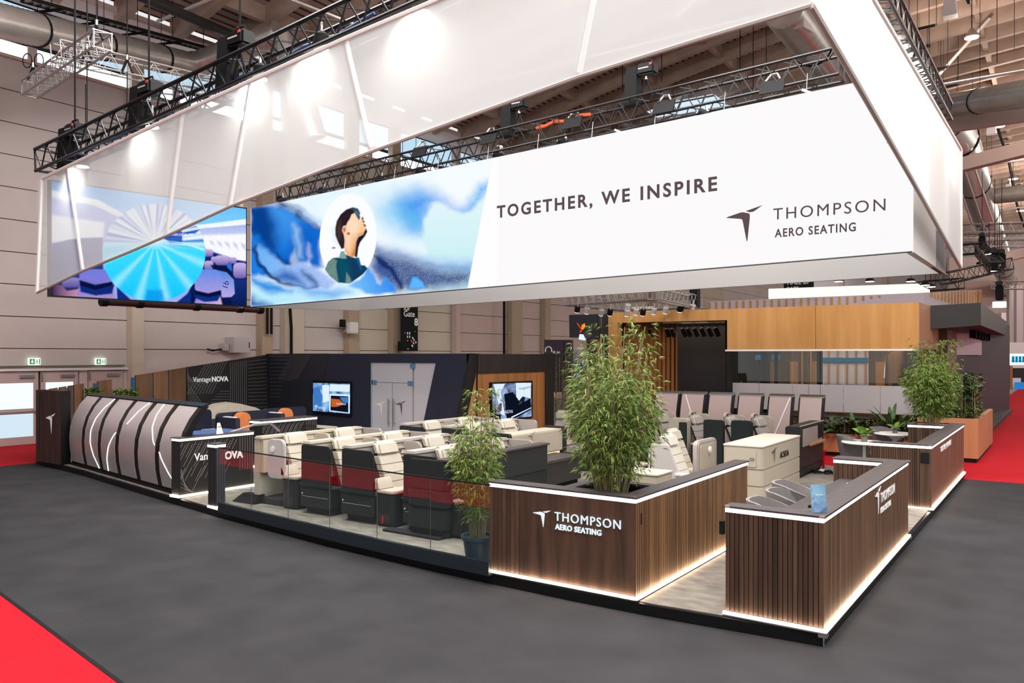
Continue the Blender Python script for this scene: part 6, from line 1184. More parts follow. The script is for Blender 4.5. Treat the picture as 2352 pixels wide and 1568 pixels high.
def portrait(x, y):
    rg = np.random.RandomState(4); sp_ = rg.uniform(-.55, .75, x.size); fine = rg.uniform(-.12, .12, x.size)
    img = hx('f6fcff')[None] * np.ones((x.size, 1)); g_ = np.clip((x - 850) / 230, 0, 1) * np.clip((y - 480) / 130, 0, 1); img = img * (1 - g_[:, None]) + hx('c9f1f8')[None] * g_[:, None]
    Q = lambda P, c, s_=8, a_=1., w_=2.2, **k: paint(img, x, y, P, c, s_, a_, w_, **k)
    img = Q(r4((560, 200), (900, 60), (1400, -60), (1900, -160), (2100, -140), (1900, 200), (1300, 260), (1250, 500), (1000, 330), (760, 260)), 'e4f6ff', 30, .8)
    img = Q(r4((380, 280), (560, 262), (640, 255), (760, 280), (920, 360), (1100, 470), (1260, 560), (1235, 680), (1240, 850), (1270, 1000), (1150, 1020), (1050, 990), (890, 990), (650, 1100), (380, 1140)), '1273d8', 9, c2='0b58b8', dirv=(-1, .2))
    img = Q(r4((380, 280), (600, 265), (650, 350), (700, 520), (722, 700), (750, 850), (640, 800), (520, 700), (470, 640), (380, 600)), '07408f', 16)
    img = Q(r4((630, 262), (760, 285), (900, 350), (990, 450), (960, 640), (900, 680), (850, 840), (770, 850), (722, 700), (695, 500)), '4ba2f2', 24, .9, c2='1a78de')
    img = Q(r4((905, 520), (960, 580), (1010, 760), (1020, 900), (985, 900), (960, 740), (920, 640)), 'a4d0f6', 13); img = Q(r4((1085, 735), (1118, 755), (1135, 880), (1110, 905), (1085, 790)), 'd8ebff', 8); img = Q(r4((1000, 520), (1100, 560), (1210, 640), (1220, 900), (1130, 960), (1060, 800)), '0d5cc4', 28, .7)
    img = Q(r4((690, 215), (880, 260), (1020, 330), (1120, 440), (1262, 540), (1262, 585), (1130, 500), (1010, 425), (900, 330), (760, 290)), '16357a', 10); img = Q(r4((870, 285), (970, 320), (1020, 395), (1140, 470), (1270, 520), (1275, 455), (1130, 400), (1000, 320)), 'b8dcff', 11); img = Q(r4((930, 370), (1000, 400), (1000, 430), (930, 400)), '1b2f66', 8)
    img = Q(r4((380, 640), (470, 650), (520, 720), (450, 760), (440, 820), (560, 1010), (680, 1110), (380, 1120)), '1f7fe4', 14)
    img = Q(r4((440, 770), (500, 735), (600, 800), (720, 900), (850, 1000), (905, 970), (980, 985), (1080, 950), (1180, 1010), (1290, 1080), (1420, 1190), (1300, 1270), (1190, 1250), (1040, 1260), (900, 1230), (700, 1160), (600, 1060), (500, 940)), '66b2f7', 8, c2='b3c6f4', dirv=(1, .1), rng=fine)
    img = Q(r4((880, 985), (890, 880), (930, 810), (945, 860), (985, 950), (960, 1000)), '9fb6dc', 6, rng=fine * 2); img = Q(r4((1050, 980), (1100, 930), (1130, 990), (1090, 1010)), 'c2d2f2', 6)
    img = Q(r4((640, 1110), (800, 1060), (960, 1120), (1020, 1230), (900, 1215), (760, 1175)), '1b57b0', 15, .9, rng=fine * 3); img = Q(r4((1000, 1060), (1100, 1110), (1200, 1200), (1180, 1240), (1090, 1180), (1030, 1120)), '17408e', 10, .9)
    img = Q(r4((432, 800), (450, 750), (495, 725), (470, 790), (530, 960), (640, 1085), (760, 1178), (900, 1232), (1040, 1252), (1200, 1230), (1195, 1262), (1020, 1282), (860, 1256), (700, 1190), (600, 1110), (500, 1000)), '08296e', 5, .95, 3.); img = Q(r4((730, 850), (780, 910), (890, 965), (880, 990), (770, 950), (715, 880)), '0a2f78', 7)
    img = Q(r4((380, 1130), (480, 1095), (640, 1180), (860, 1270), (1050, 1285), (1300, 1265), (1500, 1200), (1720, 1240), (1820, 1330), (1300, 1420), (380, 1500)), 'a4e6fb', 8, c2='d9f5ff', dirv=(.2, -1)); img = Q(r4((380, 1120), (560, 1170), (740, 1225), (870, 1310), (700, 1318), (560, 1290), (380, 1190)), '2d90e8', 12); img = Q(r4((380, 1340), (470, 1410), (640, 1450), (380, 1500)), '0a52b4', 14); img = Q(r4((900, 1270), (1300, 1275), (1560, 1315), (1400, 1360), (1100, 1335)), '2f97ee', 20, .9)
    img = Q(r5((880, 80), (1100, -90), (1420, -120), (1580, 0), (1500, 90), (1425, 220), (1402, 370), (1290, 392), (1150, 372), (1000, 300), (880, 190)), '86d2f8', 45, .95); img = Q(r5((1120, 40), (1350, -80), (1560, -70), (1660, 0), (1770, 80), (1890, 152), (1800, 148), (1640, 18), (1530, 36), (1430, 180), (1402, 330), (1280, 330)), '2f8df0', 34, .85, rng=fine * 2.5); img = Q(r5((1200, 200), (1330, 150), (1400, 230), (1390, 360), (1290, 385), (1200, 340)), '63bdf6', 30, .8)
    img = Q(r5((1880, 152), (1960, 60), (2040, -40), (2110, -170), (2230, -240), (2230, -120), (2130, -20), (2020, 140)), '56b4f6', 20, .95, rng=fine * 2); img = Q(r5((1410, 390), (1425, 220), (1530, 40), (1590, 0), (1660, 20), (1800, 140), (1890, 162), (2010, 140), (2120, 0), (2200, -60), (2060, 700), (1500, 700)), 'e2f7fb', 7, c2='cdf1f7')
    img = Q(r5((850, 540), (1100, 620), (1400, 720), (2000, 780), (1995, 870), (1500, 800), (1200, 710), (880, 620)), '3c86e2', 26, .8, rng=fine * 3); img = Q(r5((855, 570), (960, 605), (1200, 690), (1450, 775), (1700, 830), (2010, 870), (1965, 1020), (1400, 1070), (1070, 1110), (1000, 1010), (900, 930), (800, 790), (830, 655)), '586c97', 20, 1., 2., rng=sp_); img = Q(r5((800, 790), (850, 680), (950, 740), (1040, 900), (1060, 1000), (960, 920), (880, 960), (840, 860)), '2d4fa0', 18, .8, rng=sp_ * .5)
    img = Q(r5((835, 640), (950, 705), (1060, 800), (1130, 940), (1170, 1075), (1135, 1080), (1085, 960), (1000, 835), (890, 745)), '122b66', 5, .95); img = Q(r5((755, 800), (825, 880), (850, 985), (905, 1000), (925, 910), (1000, 935), (1062, 1020), (1075, 1095), (740, 1130), (520, 1030), (660, 960)), '2b8df0', 5, c2='79c2ff', dirv=(-1, .3)); img = Q(r5((1230, 1075), (1235, 980), (1275, 915), (1345, 925), (1430, 980), (1460, 1050)), '16326e', 6); img = Q(r5((1243, 1075), (1250, 985), (1280, 935), (1340, 940), (1415, 990), (1445, 1055)), '5fb6ff', 5)
    img = paint(img, x, y, [(799.5 + 65.5 * math.cos(a), 547 - (max(0, math.sin(a)) * 104 + min(0, math.sin(a)) * 100) - 65.5 * math.cos(a) * .10) for a in [2 * PI * k / 48 for k in range(48)]], 'fbfdff', 1.0)
    E_ = lambda P, c, s_=1.0, a_=1., **k: paint(img, x, y, P, c, s_, a_, 0, **k)
    img = E_(r5((320, 330), (345, 330), (360, 470), (440, 560), (420, 570), (340, 480)), 'd5eef8', 6, .7)
    J_ = r5((245, 830), (280, 740), (340, 690), (430, 685), (470, 620), (490, 650), (600, 690), (650, 690), (670, 775), (720, 780), (757, 815), (700, 885), (640, 930), (560, 985), (500, 995), (400, 985), (300, 905))
    img = E_(J_, '0d3d55', 1.0, c2='123a66', dirv=(1, .3)); img = E_(r5((390, 700), (480, 690), (530, 760), (560, 960), (420, 980), (380, 800)), '0a5568', 10, .7)
    img = E_(r5((245, 830), (280, 745), (340, 692), (388, 722), (375, 790), (405, 980), (340, 940), (290, 890)), '6c8d86', 2.0, rng=fine * 2.5); img = E_(r5((490, 990), (500, 860), (545, 930), (565, 985), (530, 1000)), '6c8d86', 2, rng=fine * 2.5); img = E_(r5((412, 692), (430, 615), (470, 608), (505, 695), (480, 700)), '7fa6a2', 1.2); img = E_(r5((608, 700), (650, 684), (690, 830), (670, 840)), '0a5b8a', 2)
    img = E_(r5((560, 150), (600, 150), (640, 200), (662, 238), (690, 193), (706, 215), (699, 240), (724, 252), (714, 272), (740, 300), (727, 338), (737, 372), (702, 408), (642, 434), (622, 480), (612, 560), (604, 668), (560, 676), (505, 654), (478, 605), (482, 480), (475, 410), (455, 360), (470, 320), (505, 300), (515, 260), (545, 215)), 'f3ab6e', 1.2, c2='ffd9b0', dirv=(-.2, -1))
    img = E_(r5((530, 240), (600, 200), (650, 270), (640, 380), (560, 420), (530, 600), (500, 560), (500, 400)), 'ffe6cc', 12, .75); img = E_(r5((600, 560), (625, 470), (645, 440), (610, 660), (560, 676), (585, 600)), 'b06a38', 6, .8); img = E_(r5((640, 430), (705, 400), (735, 370), (700, 380), (640, 405)), 'd98f58', 4, .8)
    img = E_(r5((735, 330), (752, 375), (722, 432), (668, 500), (645, 560), (628, 690), (600, 672), (620, 490), (644, 438), (702, 408)), '221820', 1.6)
    img = E_(r5((366, 340), (383, 250), (430, 168), (500, 108), (580, 82), (640, 100), (668, 158), (640, 190), (600, 152), (562, 168), (542, 222), (512, 264), (500, 300), (462, 310), (448, 360), (470, 412), (480, 480), (474, 575), (440, 584), (400, 502), (368, 422)), '2b1d26', 1.4, rng=fine * 2); img = E_(r5((385, 330), (420, 250), (440, 330), (430, 450), (400, 470)), '5c4038', 9, .6); img = E_(r5((560, 95), (620, 98), (650, 135), (600, 125)), '3d6a80', 4, .7)
    img = E_(r5((590, 135), (618, 122), (650, 150), (668, 205), (652, 238), (625, 200)), '4d7a9a', 1.5, c2='1c3550'); img = E_(r5((450, 332), (480, 310), (500, 332), (492, 374), (470, 394), (455, 365)), 'f0b08a', 1.2); img = E_(r5((462, 340), (482, 330), (488, 360), (470, 378)), '8a2f22', 2.5, .8); img = E_(r5((505, 388), (540, 382), (538, 414), (512, 414)), 'a8452c', 2)
    img = E_(r5((690, 238), (722, 253), (713, 268), (695, 260)), '4a1f1c', 1.5); img = E_(r5((704, 280), (738, 300), (724, 318), (706, 300)), '5c2420', 1.6); img = E_(r5((688, 195), (706, 213), (703, 238), (684, 226)), '3a2420', 1.6); img = E_(r5((318, 570), (355, 556), (372, 574), (346, 582)), '9a5a50', 1.5)
    img = paint(img, x, y, [(1136.5, 340), (1230, 340), (1230, 720), (1072, 690), (1075, 655)], 'fefdff', .9); return img
def onYZ(px_):
    y_ = col(px_, X=XL)[1]; f_ = (y_ - YR0) / (YL0 - YR0); return (XL - .006, y_, ZR + (ZL - ZR) * f_), (XL - .006, y_, zRT + (zLT - zRT) * f_)
l0, l1 = onYZ(577.5); e0_, e1_ = onYZ(1142); picture('portrait_print', l0, e0_, l1, e1_, 420, 170, portrait, t, 1.0)
# slogan and company name
xd = Vector((0, -1, 0)); ud = (0, 0, 1)
def tl(body, pa, pb, hpx, m, bold, sp_, sx):
    a = onX(*pa, XL); b = onX(*pb, XL); d = (Vector((0, b[1] - a[1], b[2] - a[2]))).normalized(); Lw = abs(a[1] - b[1]); o = text(body, (XL - .02, a[1], a[2]), d, ud, hpx, m, t, space=sp_, ext=.003, bold=bold); bpy.context.view_layer.update(); w_ = o.dimensions.x; k = (Vector((0, b[1] - a[1], b[2] - a[2])).length) / w_
    M = o.matrix_local.copy(); o.matrix_local = M @ Matrix.Diagonal((k, 1, 1, 1)); return o
def cap(px, py, n): return (onX(px, py - n, XL)[2] - onX(px, py, XL)[2]) / .70
tl('TOGETHER, WE INSPIRE', (1143, 500), (1649, 436), cap(1396, 468, 29), M_ink, .009, 1.3, 1); tl('THOMPSON', (1776, 505), (2033, 486), cap(1900, 495, 27), M_ink, 0, 1.25, 1); tl('AERO SEATING', (1781, 545), (1967, 531), cap(1870, 538, 19), M_ink, .004, 1.2, 1)
a = onX(1668, 553, XL); b = onX(1752, 553, XL); logo((XL - .012, a[1], onX(1716, 554, XL)[2]), xd, ud, onX(1716, 475, XL)[2] - onX(1716, 554, XL)[2], M_ink, t, ext=-.004, sx=(a[1] - b[1]) / (onX(1716, 475, XL)[2] - onX(1716, 554, XL)[2]))
for px in (785, 900, 1000, 1115, 1230, 1355, 1500, 1660, 1850):
    p = onX(px, 440 - (px - 785) * .214, XL); MB().tube((XL + .06, p[1], p[2]), (XL + .12, p[1], p[2] + .34), .005, 4).build('hanging_wire', M_greyl, t)
# cabin screen at the far left of the ring
YS = 15.25; a, b = onY(115, 681, YS), onY(567, 705, YS); zts = onY(566, 477, YS)[2] + .0; zbs = (a[2] + b[2]) / 2
t = thing('cabin_screen', (a[0], YS, zbs), 'large hanging screen showing a blue aircraft cabin behind the gauze', 'screen')
MB().hexa([a, b, (b[0], YS + .12, b[2]), (a[0], YS + .12, a[2])], [(a[0], YS, onY(115, 412, YS)[2]), (b[0], YS, zts), (b[0], YS + .12, zts), (a[0], YS + .12, onY(115, 412, YS)[2])]).build('housing', M_black, t)
def c6(p): return (100 + p[0] / 4.704, 400 + p[1] / 4.704)
def ps(pts, m, k=1, nm_='picture_area', raw=True): return MB().slab([onY(*(c6(p) if raw else p), YS - .004 * k) for p in pts], (0, -.002, 0)).build(nm_, m, t)
LW = lum('cabin_white', (.93, .96, 1), 1.05); LD = lum('cabin_navy', (.004, .02, .16), 1)
def cabin(x, y):
    x = (x - 100) * 4.704; y = (y - 400) * 4.704; img = hx('9fb0ee')[None] * np.ones((x.size, 1)); fine = np.random.RandomState(2).uniform(-.08, .08, x.size)
    Q = lambda P, c, s_=6, a_=1., **k: paint(img, x, y, P, c, s_, a_, 0, **k)
    img = Q([(0, -100), (2300, -100), (2300, 330), (2195, 510), (1700, 560), (1200, 560), (600, 300), (0, 200)], '0f8be8', 10, c2='7fd4ff', dirv=(0, 1)); img = Q([(0, 150), (600, 280), (1100, 560), (1700, 545), (2300, 470), (2300, 535), (1700, 590), (1100, 600), (560, 340), (0, 230)], 'f4fbff', 9)
    img = Q([(1650, 590), (2300, 545), (2300, 960), (2080, 920), (1750, 800)], 'a9b8f0', 10, c2='fdfdff'); img = Q([(1700, 660), (2300, 640), (2300, 950), (2080, 920), (1750, 800)], 'fafaff', 22); img = Q([(0, 430), (660, 520), (640, 700), (0, 740)], 'f6f8ff', 20)
    for k in range(5): img = Q([(1790 + 85 * k, 715 + 6 * k), (1830 + 85 * k, 730 + 7 * k), (1850 + 85 * k, 775 + 14 * k), (1805 + 85 * k, 745 + 10 * k)], 'b4c0e6', 14, .8)
    img = Q([(0, 770), (260, 712), (265, 705), (420, 690), (640, 680), (640, 960), (700, 1500), (0, 1500)], '3f4a96', 8, c2='0a1648'); img = Q([(1740, 810), (2090, 925), (2300, 960), (2300, 1500), (1450, 1500), (1700, 1000)], '0f2a7a', 8, c2='050d38')
    def seat_(cx, cy_, w_, h_, c, c2, rot=0):
        nonlocal img; P = [(cx + w_ * .5 * math.copysign(abs(math.cos(a)) ** .55, math.cos(a)), cy_ + h_ * .5 * math.copysign(abs(math.sin(a)) ** .55, math.sin(a))) for a in [2 * PI * k / 20 for k in range(20)]]; img = Q(P, c, 5, c2=c2)
    for q in ((1785, 850, 95, 80), (1845, 925, 70, 70), (1930, 930, 150, 110), (2045, 930, 80, 70), (2125, 1040, 150, 170), (1785, 985, 95, 100)): seat_(*q[:4], 'c9b6ec', '6a5aa8')
    img = Q([(1800, 980), (2010, 985), (2050, 1140), (1990, 1150), (1830, 1020)], '0a1446', 8); img = Q([(2030, 1140), (2300, 1130), (2300, 1500), (2030, 1500)], '12307c', 10, c2='061040'); img = Q([(1970, 960), (2030, 965), (2035, 1050), (1990, 1010)], '2f6fd0', 6)
    img = Q([(1850, 1030), (1980, 1060), (2055, 1140), (2066, 1290), (2030, 1325), (1930, 1330), (1890, 1200)], '3f86e0', 5, c2='b7a9e6'); img = Q([(1645, 1350), (1700, 1250), (1900, 1280), (1950, 1500), (1600, 1500)], '8f8ad6', 10, c2='d9b4d4', dirv=(1, .2)); seat_(1775, 1160, 285, 270, '5f8de8', 'a99be0'); img = Q([(1625, 1230), (1640, 1270), (1780, 1300), (1915, 1260), (1925, 1290), (1880, 1370), (1740, 1380), (1640, 1340)], '0c2f86', 8); img = Q([(1628, 1250), (1780, 1285), (1920, 1250), (1915, 1300), (1780, 1330), (1640, 1300)], '0a1038', 6)
    seat_(300, 1170, 200, 110, '8f8ad0', '5a4a90'); img = Q([(340, 1340), (390, 1200), (740, 1220), (800, 1400), (330, 1400)], '7a74cc', 12, c2='b79cd0'); seat_(560, 1130, 350, 210, '6f7fe0', '8a78cc'); img = Q([(385, 1140), (560, 1190), (740, 1160), (765, 1200), (740, 1290), (560, 1310), (400, 1270)], '0d2a7c', 8); img = Q([(390, 1150), (560, 1205), (745, 1160), (745, 1200), (560, 1250), (395, 1200)], '0a1038', 6); img = Q([(85, 1190), (200, 1200), (250, 1260), (380, 1240), (340, 1420), (80, 1420)], '1a1448', 10, c2='c58fb0', dirv=(1, 0)); img = Q([(790, 1210), (960, 1370), (940, 1440), (800, 1440)], '0e2c84', 8); img = Q([(1440, 1380), (1590, 1260), (1590, 1440), (1450, 1440)], '0e2c84', 8)
    D_ = [(1192 + 557 * math.cos(u), 850 - 526 * math.sin(u)) for u in [2 * PI * k / 60 for k in range(60)]]; dm = np.clip(.5 - sdf(D_, x, y) / 5, 0, 1)[:, None]
    an = np.arctan2(740 - y, x - 1205); rr = np.hypot(x - 1205, y - 740) / 560; low = np.clip((y - 700) / 120, 0, 1)[:, None]
    up_ = .5 + .5 * np.sin(an * 19 + 1.5 * np.sin(an * 7)); up2 = np.clip(up_ * .8 + .35 * np.sin(an * 43) - .1, 0, 1)[:, None] * np.clip(rr * 2.6, 0, 1)[:, None]
    top_ = hx('e8f8ff')[None] * (1 - up2) + hx('1b6fd4')[None] * up2; ry = np.clip(.5 + .5 * np.sin(an * 13 + .6), 0, 1)[:, None] ** 4 * .55; f_ = np.clip((y - 740) / 600, 0, 1)[:, None]
    bot_ = (hx('3fe0ff')[None] * (1 - f_) + hx('12c8ff')[None] * f_) * (1 - ry) + hx('b6f6ff')[None] * ry; disc = top_ * (1 - low) + bot_ * low; img = img * (1 - dm) + disc * dm
    img = Q([(1290, 690), (1420, 610), (1650, 560), (1690, 600), (1640, 640), (1500, 660), (1500, 748), (1370, 738)], '0b4fc0', 10, .95); img = Q([(1270, 712), (1500, 748), (1740, 830), (1736, 800), (1500, 735)], 'c8f6ff', 8, .9); img = Q([(1090, 1370), (1120, 1250), (1280, 1250), (1310, 1370), (1200, 1390)], '0a9cf0', 26, .9); img = Q([(1480, 600), (1700, 560), (1708, 590), (1500, 630)], 'd8f4ff', 9, .9)
    return img * (1 + fine[:, None])
P00 = Vector(a) + Vector((.03, -.006, .03)); P10 = Vector(b) + Vector((-.03, -.006, .03)); P01 = Vector((a[0] + .03, YS - .006, onY(115, 412, YS)[2] - .03)); P11 = Vector((b[0] - .03, YS - .006, zts - .03))
picture('cabin_picture', P00, P10, P01, P11, 260, 160, cabin, t, 1.0)
p = onY(*c6((1370, 665)), YS - .05); text('welcome on', (p[0], YS - .05, p[2]), (1, 0, .25), (0, 0, 1), .11, LW, t, ext=0); p = onY(*c6((1985, 1250)), YS - .04); text('1b', (p[0], YS - .045, p[2]), (.3, 0, 1), (-1, 0, .2), .22, LD, t, ext=0)
for px in (200, 380, 540): q = onY(px, 420 + (px - 115) * .135, YS); MB().tube((q[0], YS + .06, q[2] - .2), (q[0], YS + .06, q[2] + 2.2), .01, 4).build('suspension_wire', M_matt, t)
tag(MB().box(b[0] + .02, b[0] + .12, YS + .3, YS + .4, zbs, zts + .3).build('screen_post', M_post), 'tan upright post between the cabin screen and the portrait print', 'post')

# ------------------------------------------------------------------ trusses, hoists and lights
XT1 = XF + .2
def mid(px, pa, pb, X): return onX(px, (pa + pb) / 2, X)
a = mid(107, 357, 388, XT1); b = mid(870, 2, 55, XT1); d = (Vector(b) - Vector(a)); dd = d / abs(d.y)
b2 = Vector(a) + dd * (a[1] - .1)
truss('lighting_truss', a, tuple(b2), .38, M_truss, 'long black lattice truss above the translucent front fabric', 'black trusses', .42, .03)
zc = Vector(onY(2160, 250, YF + .25)); a3 = (XF + .3, YF + .25, zc.z - .1)
a_ = Vector(onY(2025, 2, YF + .25)); d3 = (zc - a_).normalized(); st3 = a_ - d3 * (a_.x - XF) / d3.x
truss('lighting_truss', tuple(st3), tuple(zc + d3 * .3), .30, M_truss, 'black lattice truss above the dense white side fabric', 'black trusses', .42, .03)
XT2 = XL + .35
a = onX(1932, 148, XT2); m_ = onX(1290, 265, XT2); b = onX(650, 445, XT2)
truss('lighting_truss', a, b, .42, M_truss, 'black lattice truss hanging behind the slogan light box', 'black trusses', .45, .026)
A2, B2_ = Vector(a), Vector(b)
def flood(px, py, X, lab, big=False, power=0, aim=(0, 0, -1), spot=1.5):
    c = Vector(onX(px, py, X)); t = thing('truss_lamp', tuple(c), lab, 'spotlight')
    g = MB(); g.tube(c + Vector((0, 0, .22)), c + Vector((0, 0, .06)), .02, 6); g.build('clamp', M_steel, t)
    MB().lathe([(.05, .1), (.09, .06), (.10, -.08), (.10, -.1)], c, 12).build('lamp_body', M_matt, t, smooth=True); MB().lathe([(.09, -.1), (.09, -.115)], c, 12).build('lens', lum('lamp_lens', (1, .93, .75), 22), t)
    if power:
        l_ = bpy.data.lights.new('fabric_light', 'SPOT'); l_.energy = power; l_.spot_size = spot; l_.spot_blend = .9; l_.shadow_soft_size = .08; l_.color = (1, .96, .9); o = bpy.data.objects.new('fabric_light', l_); COL.objects.link(o); o.location = c + Vector((.0, 0, -.16)); o.rotation_euler = Vector(aim).to_track_quat('-Z', 'Y').to_euler()
for px, py, lab in ((190, 368, 'lit lamp at the low far end of the front truss'), (350, 276, 'lit lamp on the front truss below the second hoist'), (598, 164, 'bright lit lamp on the front truss below the third hoist'), (738, 92, 'small lit lamp inside the front truss'), (970, 8, 'bright lit lamp at the top of the front truss')):
    flood(px, py, XT1 - .02, lab, power=100, aim=(-.2, -.1, -1), spot=2.6)
for k, f in enumerate((.2, .45, .7, .92)):
    c = Vector(st3).lerp(zc, f); l_ = bpy.data.lights.new('side_fabric_light', 'SPOT'); l_.energy = 150; l_.spot_size = 2.5; l_.spot_blend = .9; l_.shadow_soft_size = .1; o = bpy.data.objects.new('side_fabric_light', l_); COL.objects.link(o); o.location = (c.x, c.y - .0, c.z - .3); o.rotation_euler = Vector((0, -.35, -1)).to_track_quat('-Z', 'Y').to_euler()
for px, lab in ((963, 'first black panel lamp from the portrait on the middle truss'), (1122, 'second black panel lamp on the middle truss'), (1314, 'third black panel lamp on the middle truss'), (1524, 'fourth black panel lamp on the middle truss'), (1773, 'fifth black panel lamp near the side fabric')):
    f = None; c = Vector(onX(px, 158 + (1932 - px) * .19 + (8 if px > 1400 else 4), XT2 - .24)); t = thing('panel_lamp', tuple(c), lab, 'floodlight'); MB().hexa([c + Vector((-.06, .2, -.13)), c + Vector((-.06, -.2, -.13)), c + Vector((-.02, -.2, -.13)), c + Vector((-.02, .2, -.13))], [c + Vector((.04, .2, .1)), c + Vector((.04, -.2, .1)), c + Vector((.08, -.2, .1)), c + Vector((.08, .2, .1))]).build('panel', M_matt, t)
    MB().path([c + Vector((.05, .12, .1)), c + Vector((.12, .05, .22)), c + Vector((.12, -.05, .22)), c + Vector((.05, -.12, .1))], .018, 6).build('yoke', M_steel, t)
for px, lab in ((650, 'profile spotlight nearest the cabin screen on the middle truss'), (745, 'profile spotlight over the portrait disc'), (878, 'profile spotlight above the blue print edge'), (972, 'profile spotlight under the middle truss before the slogan'), (1150, 'profile spotlight above the first slogan word'), (1300, 'profile spotlight above the slogan middle'), (1625, 'profile spotlight over the company name')):
    c = Vector(onX(px, 205 + (1932 - px) * .2, XT2)); t = thing('profile_spotlight', tuple(c), lab, 'spotlight'); MB().tube(c + Vector((0, .02, .2)), c + Vector((0, 0, .08)), .025, 6).build('clamp', M_steel, t); MB().tube(c + Vector((0, .14, .08)), c + Vector((0, -.12, -.08)), .085, 12).build('barrel', M_matt, t, smooth=True); MB().tube(c + Vector((0, -.12, -.08)), c + Vector((0, -.26, -.13)), .065, 10, .1).build('hood', M_matt, t, smooth=True); MB().lathe([(.06, 0), (.06, .01)], c + Vector((0, .15, .09)), 10).build('rear_light', lum('cool_lens', (.5, .7, 1), 1.2), t)
for px, lab in ((838, 'white tube light above the portrait print'), (1092, 'white tube light above the start of the slogan'), (1432, 'white tube light above the middle of the slogan'), (1868, 'white tube light near the side fabric')):
    c = Vector(onX(px, 208 + (1932 - px) * .208, XT2 - .1)); t = thing('tube_light_arm', tuple(c), lab, 'light arm'); MB().tube(c + Vector((0, .18, .14)), c + Vector((0, -.15, -.04)), .022, 8).build('arm', M_white, t); MB().box(c.x - .06, c.x + .06, c.y - .24, c.y - .12, c.z - .09, c.z - .02).build('head', M_steel, t, bev=.01)
def hoist(px, py, X, lab, flip=1):
    c = Vector(onX(px, py, X)); t = thing('chain_hoist', tuple(c), lab, 'hoist')
    MB().box(c.x - .12, c.x + .12, c.y - .2, c.y + .14, c.z - .11, c.z + .1).build('motor', M_black, t, bev=.03); MB().box(c.x - .13, c.x - .121, c.y - .17, c.y - .12, c.z + .03, c.z + .07).build('red_mark', mat('hoist_red', (.6, .02, .02), .5), t); MB().box(c.x - .125, c.x - .121, c.y - .1, c.y + .1, c.z - .01, c.z + .01).build('label_strip', M_greyl, t)
    MB().path([c + Vector((0, .1, .1)), c + Vector((0, .08, .17)), c + Vector((0, -.1, .17)), c + Vector((0, -.12, .1))], .014, 6).build('handle', M_matt, t); MB().hexa([c + Vector((-.1, .16, -.62)), c + Vector((.1, .16, -.62)), c + Vector((.1, .42, -.62)), c + Vector((-.1, .42, -.62))], [c + Vector((-.1, .14, .06)), c + Vector((.1, .14, .06)), c + Vector((.1, .36, .06)), c + Vector((-.1, .36, .06))]).build('chain_bag', M_matt, t)
    MB().tube(c + Vector((0, 0, .1)), (c.x, c.y, vz(c.y)), .016, 5).build('chain', M_matt, t); MB().path([c + Vector((0, .14, -.5)), c + Vector((0, 0, -.16)), c + Vector((0, -.14, -.5))], .02, 6).build('sling', M_matt, t); MB().tube(c + Vector((0, 0, -.1)), c + Vector((0, 0, -.18)), .03, 8).build('hook', M_steel, t)
hoist(172, 300, XT1, 'black chain hoist nearest the far end of the front truss'); hoist(342, 204, XT1, 'black chain hoist in the middle of the front truss'); hoist(551, 92, XT1, 'black chain hoist highest on the front truss')
hoist(1484, 160, XT2, 'black chain hoist on the middle truss near the skylight'); hoist(1192, 240, XT2, 'black chain hoist half hidden behind the front fabric')
# cable bundle along the front truss
p0, p1 = Vector(onX(140, 372, XT1 + .05)), Vector(onX(860, 30, XT1 + .05)); tag(MB().path([p0.lerp(p1, k / 12) + Vector((0, 0, -.05 * (k % 2))) for k in range(13)], .02, 6).build('truss_cable', mat('blue_cable', (.02, .06, .2), .5)), 'blue cable run lying inside the front truss', 'cable')
p0, p1 = A2.lerp(B2_, .33), A2.lerp(B2_, .42); tag(MB().path([p0.lerp(p1, k / 6) + Vector((-.15, 0, .1 + .03 * math.sin(k * 2))) for k in range(7)], .035, 6).build('orange_cable', mat('orange_cable', (.7, .1, .03), .5)), 'orange cable loop lying on the middle truss', 'cable')
# aluminium house trusses at the upper left
a, b = ray(68, 205, 18), ray(236, 92, 15); truss('house_truss', a, b, .32, M_alu, 'short aluminium truss slanting before the large duct', 'aluminium trusses', .32, .024)
a, b = ray(128, 116, 16), ray(520, 208, 19.5); truss('house_truss', a, b, .36, M_alu, 'long aluminium truss beneath the large duct', 'aluminium trusses', .5, .02)
for px, py, d, lab in ((222, 70, 15.2, 'black sling holding the upper end of the short aluminium truss'), (200, 125, 15.8, 'black sling under the long aluminium truss, first'), (292, 148, 17, 'black sling under the long aluminium truss, second'), (76, 165, 17.8, 'looped steel cables at the lower end of the short aluminium truss')):
    c = Vector(ray(px, py, d)); t = thing('truss_sling', tuple(c), lab, 'sling'); MB().path([c + rt * .12 + Vector((0, 0, -.18)), c + Vector((0, 0, .12)), c - rt * .12 + Vector((0, 0, -.18))], .025, 6).build('strap', M_matt, t); MB().tube(c + Vector((0, 0, .1)), c + Vector((0, 0, .2)), .03, 8).build('shackle', M_steel, t)
    if px == 76:
        for s_ in (-1, 1): MB().path([c + rt * (s_ * .13 + .1 * math.cos(2 * PI * k / 14)) + Vector((0, 0, .25 + .16 * math.sin(2 * PI * k / 14))) for k in range(15)], .012, 5).build('cable_loop', M_matt, t)
    else: MB().tube(c + Vector((0, 0, -.15)), c + Vector((0, 0, -2.6)) if px < 300 and px > 190 and px != 222 else c + Vector((0, 0, -.16)), .012, 4).build('chain', M_matt, t); MB().tube(c + Vector((0, 0, .2)), (c.x, c.y, vz(c.y)), .014, 4).build('upper_chain', M_matt, t)
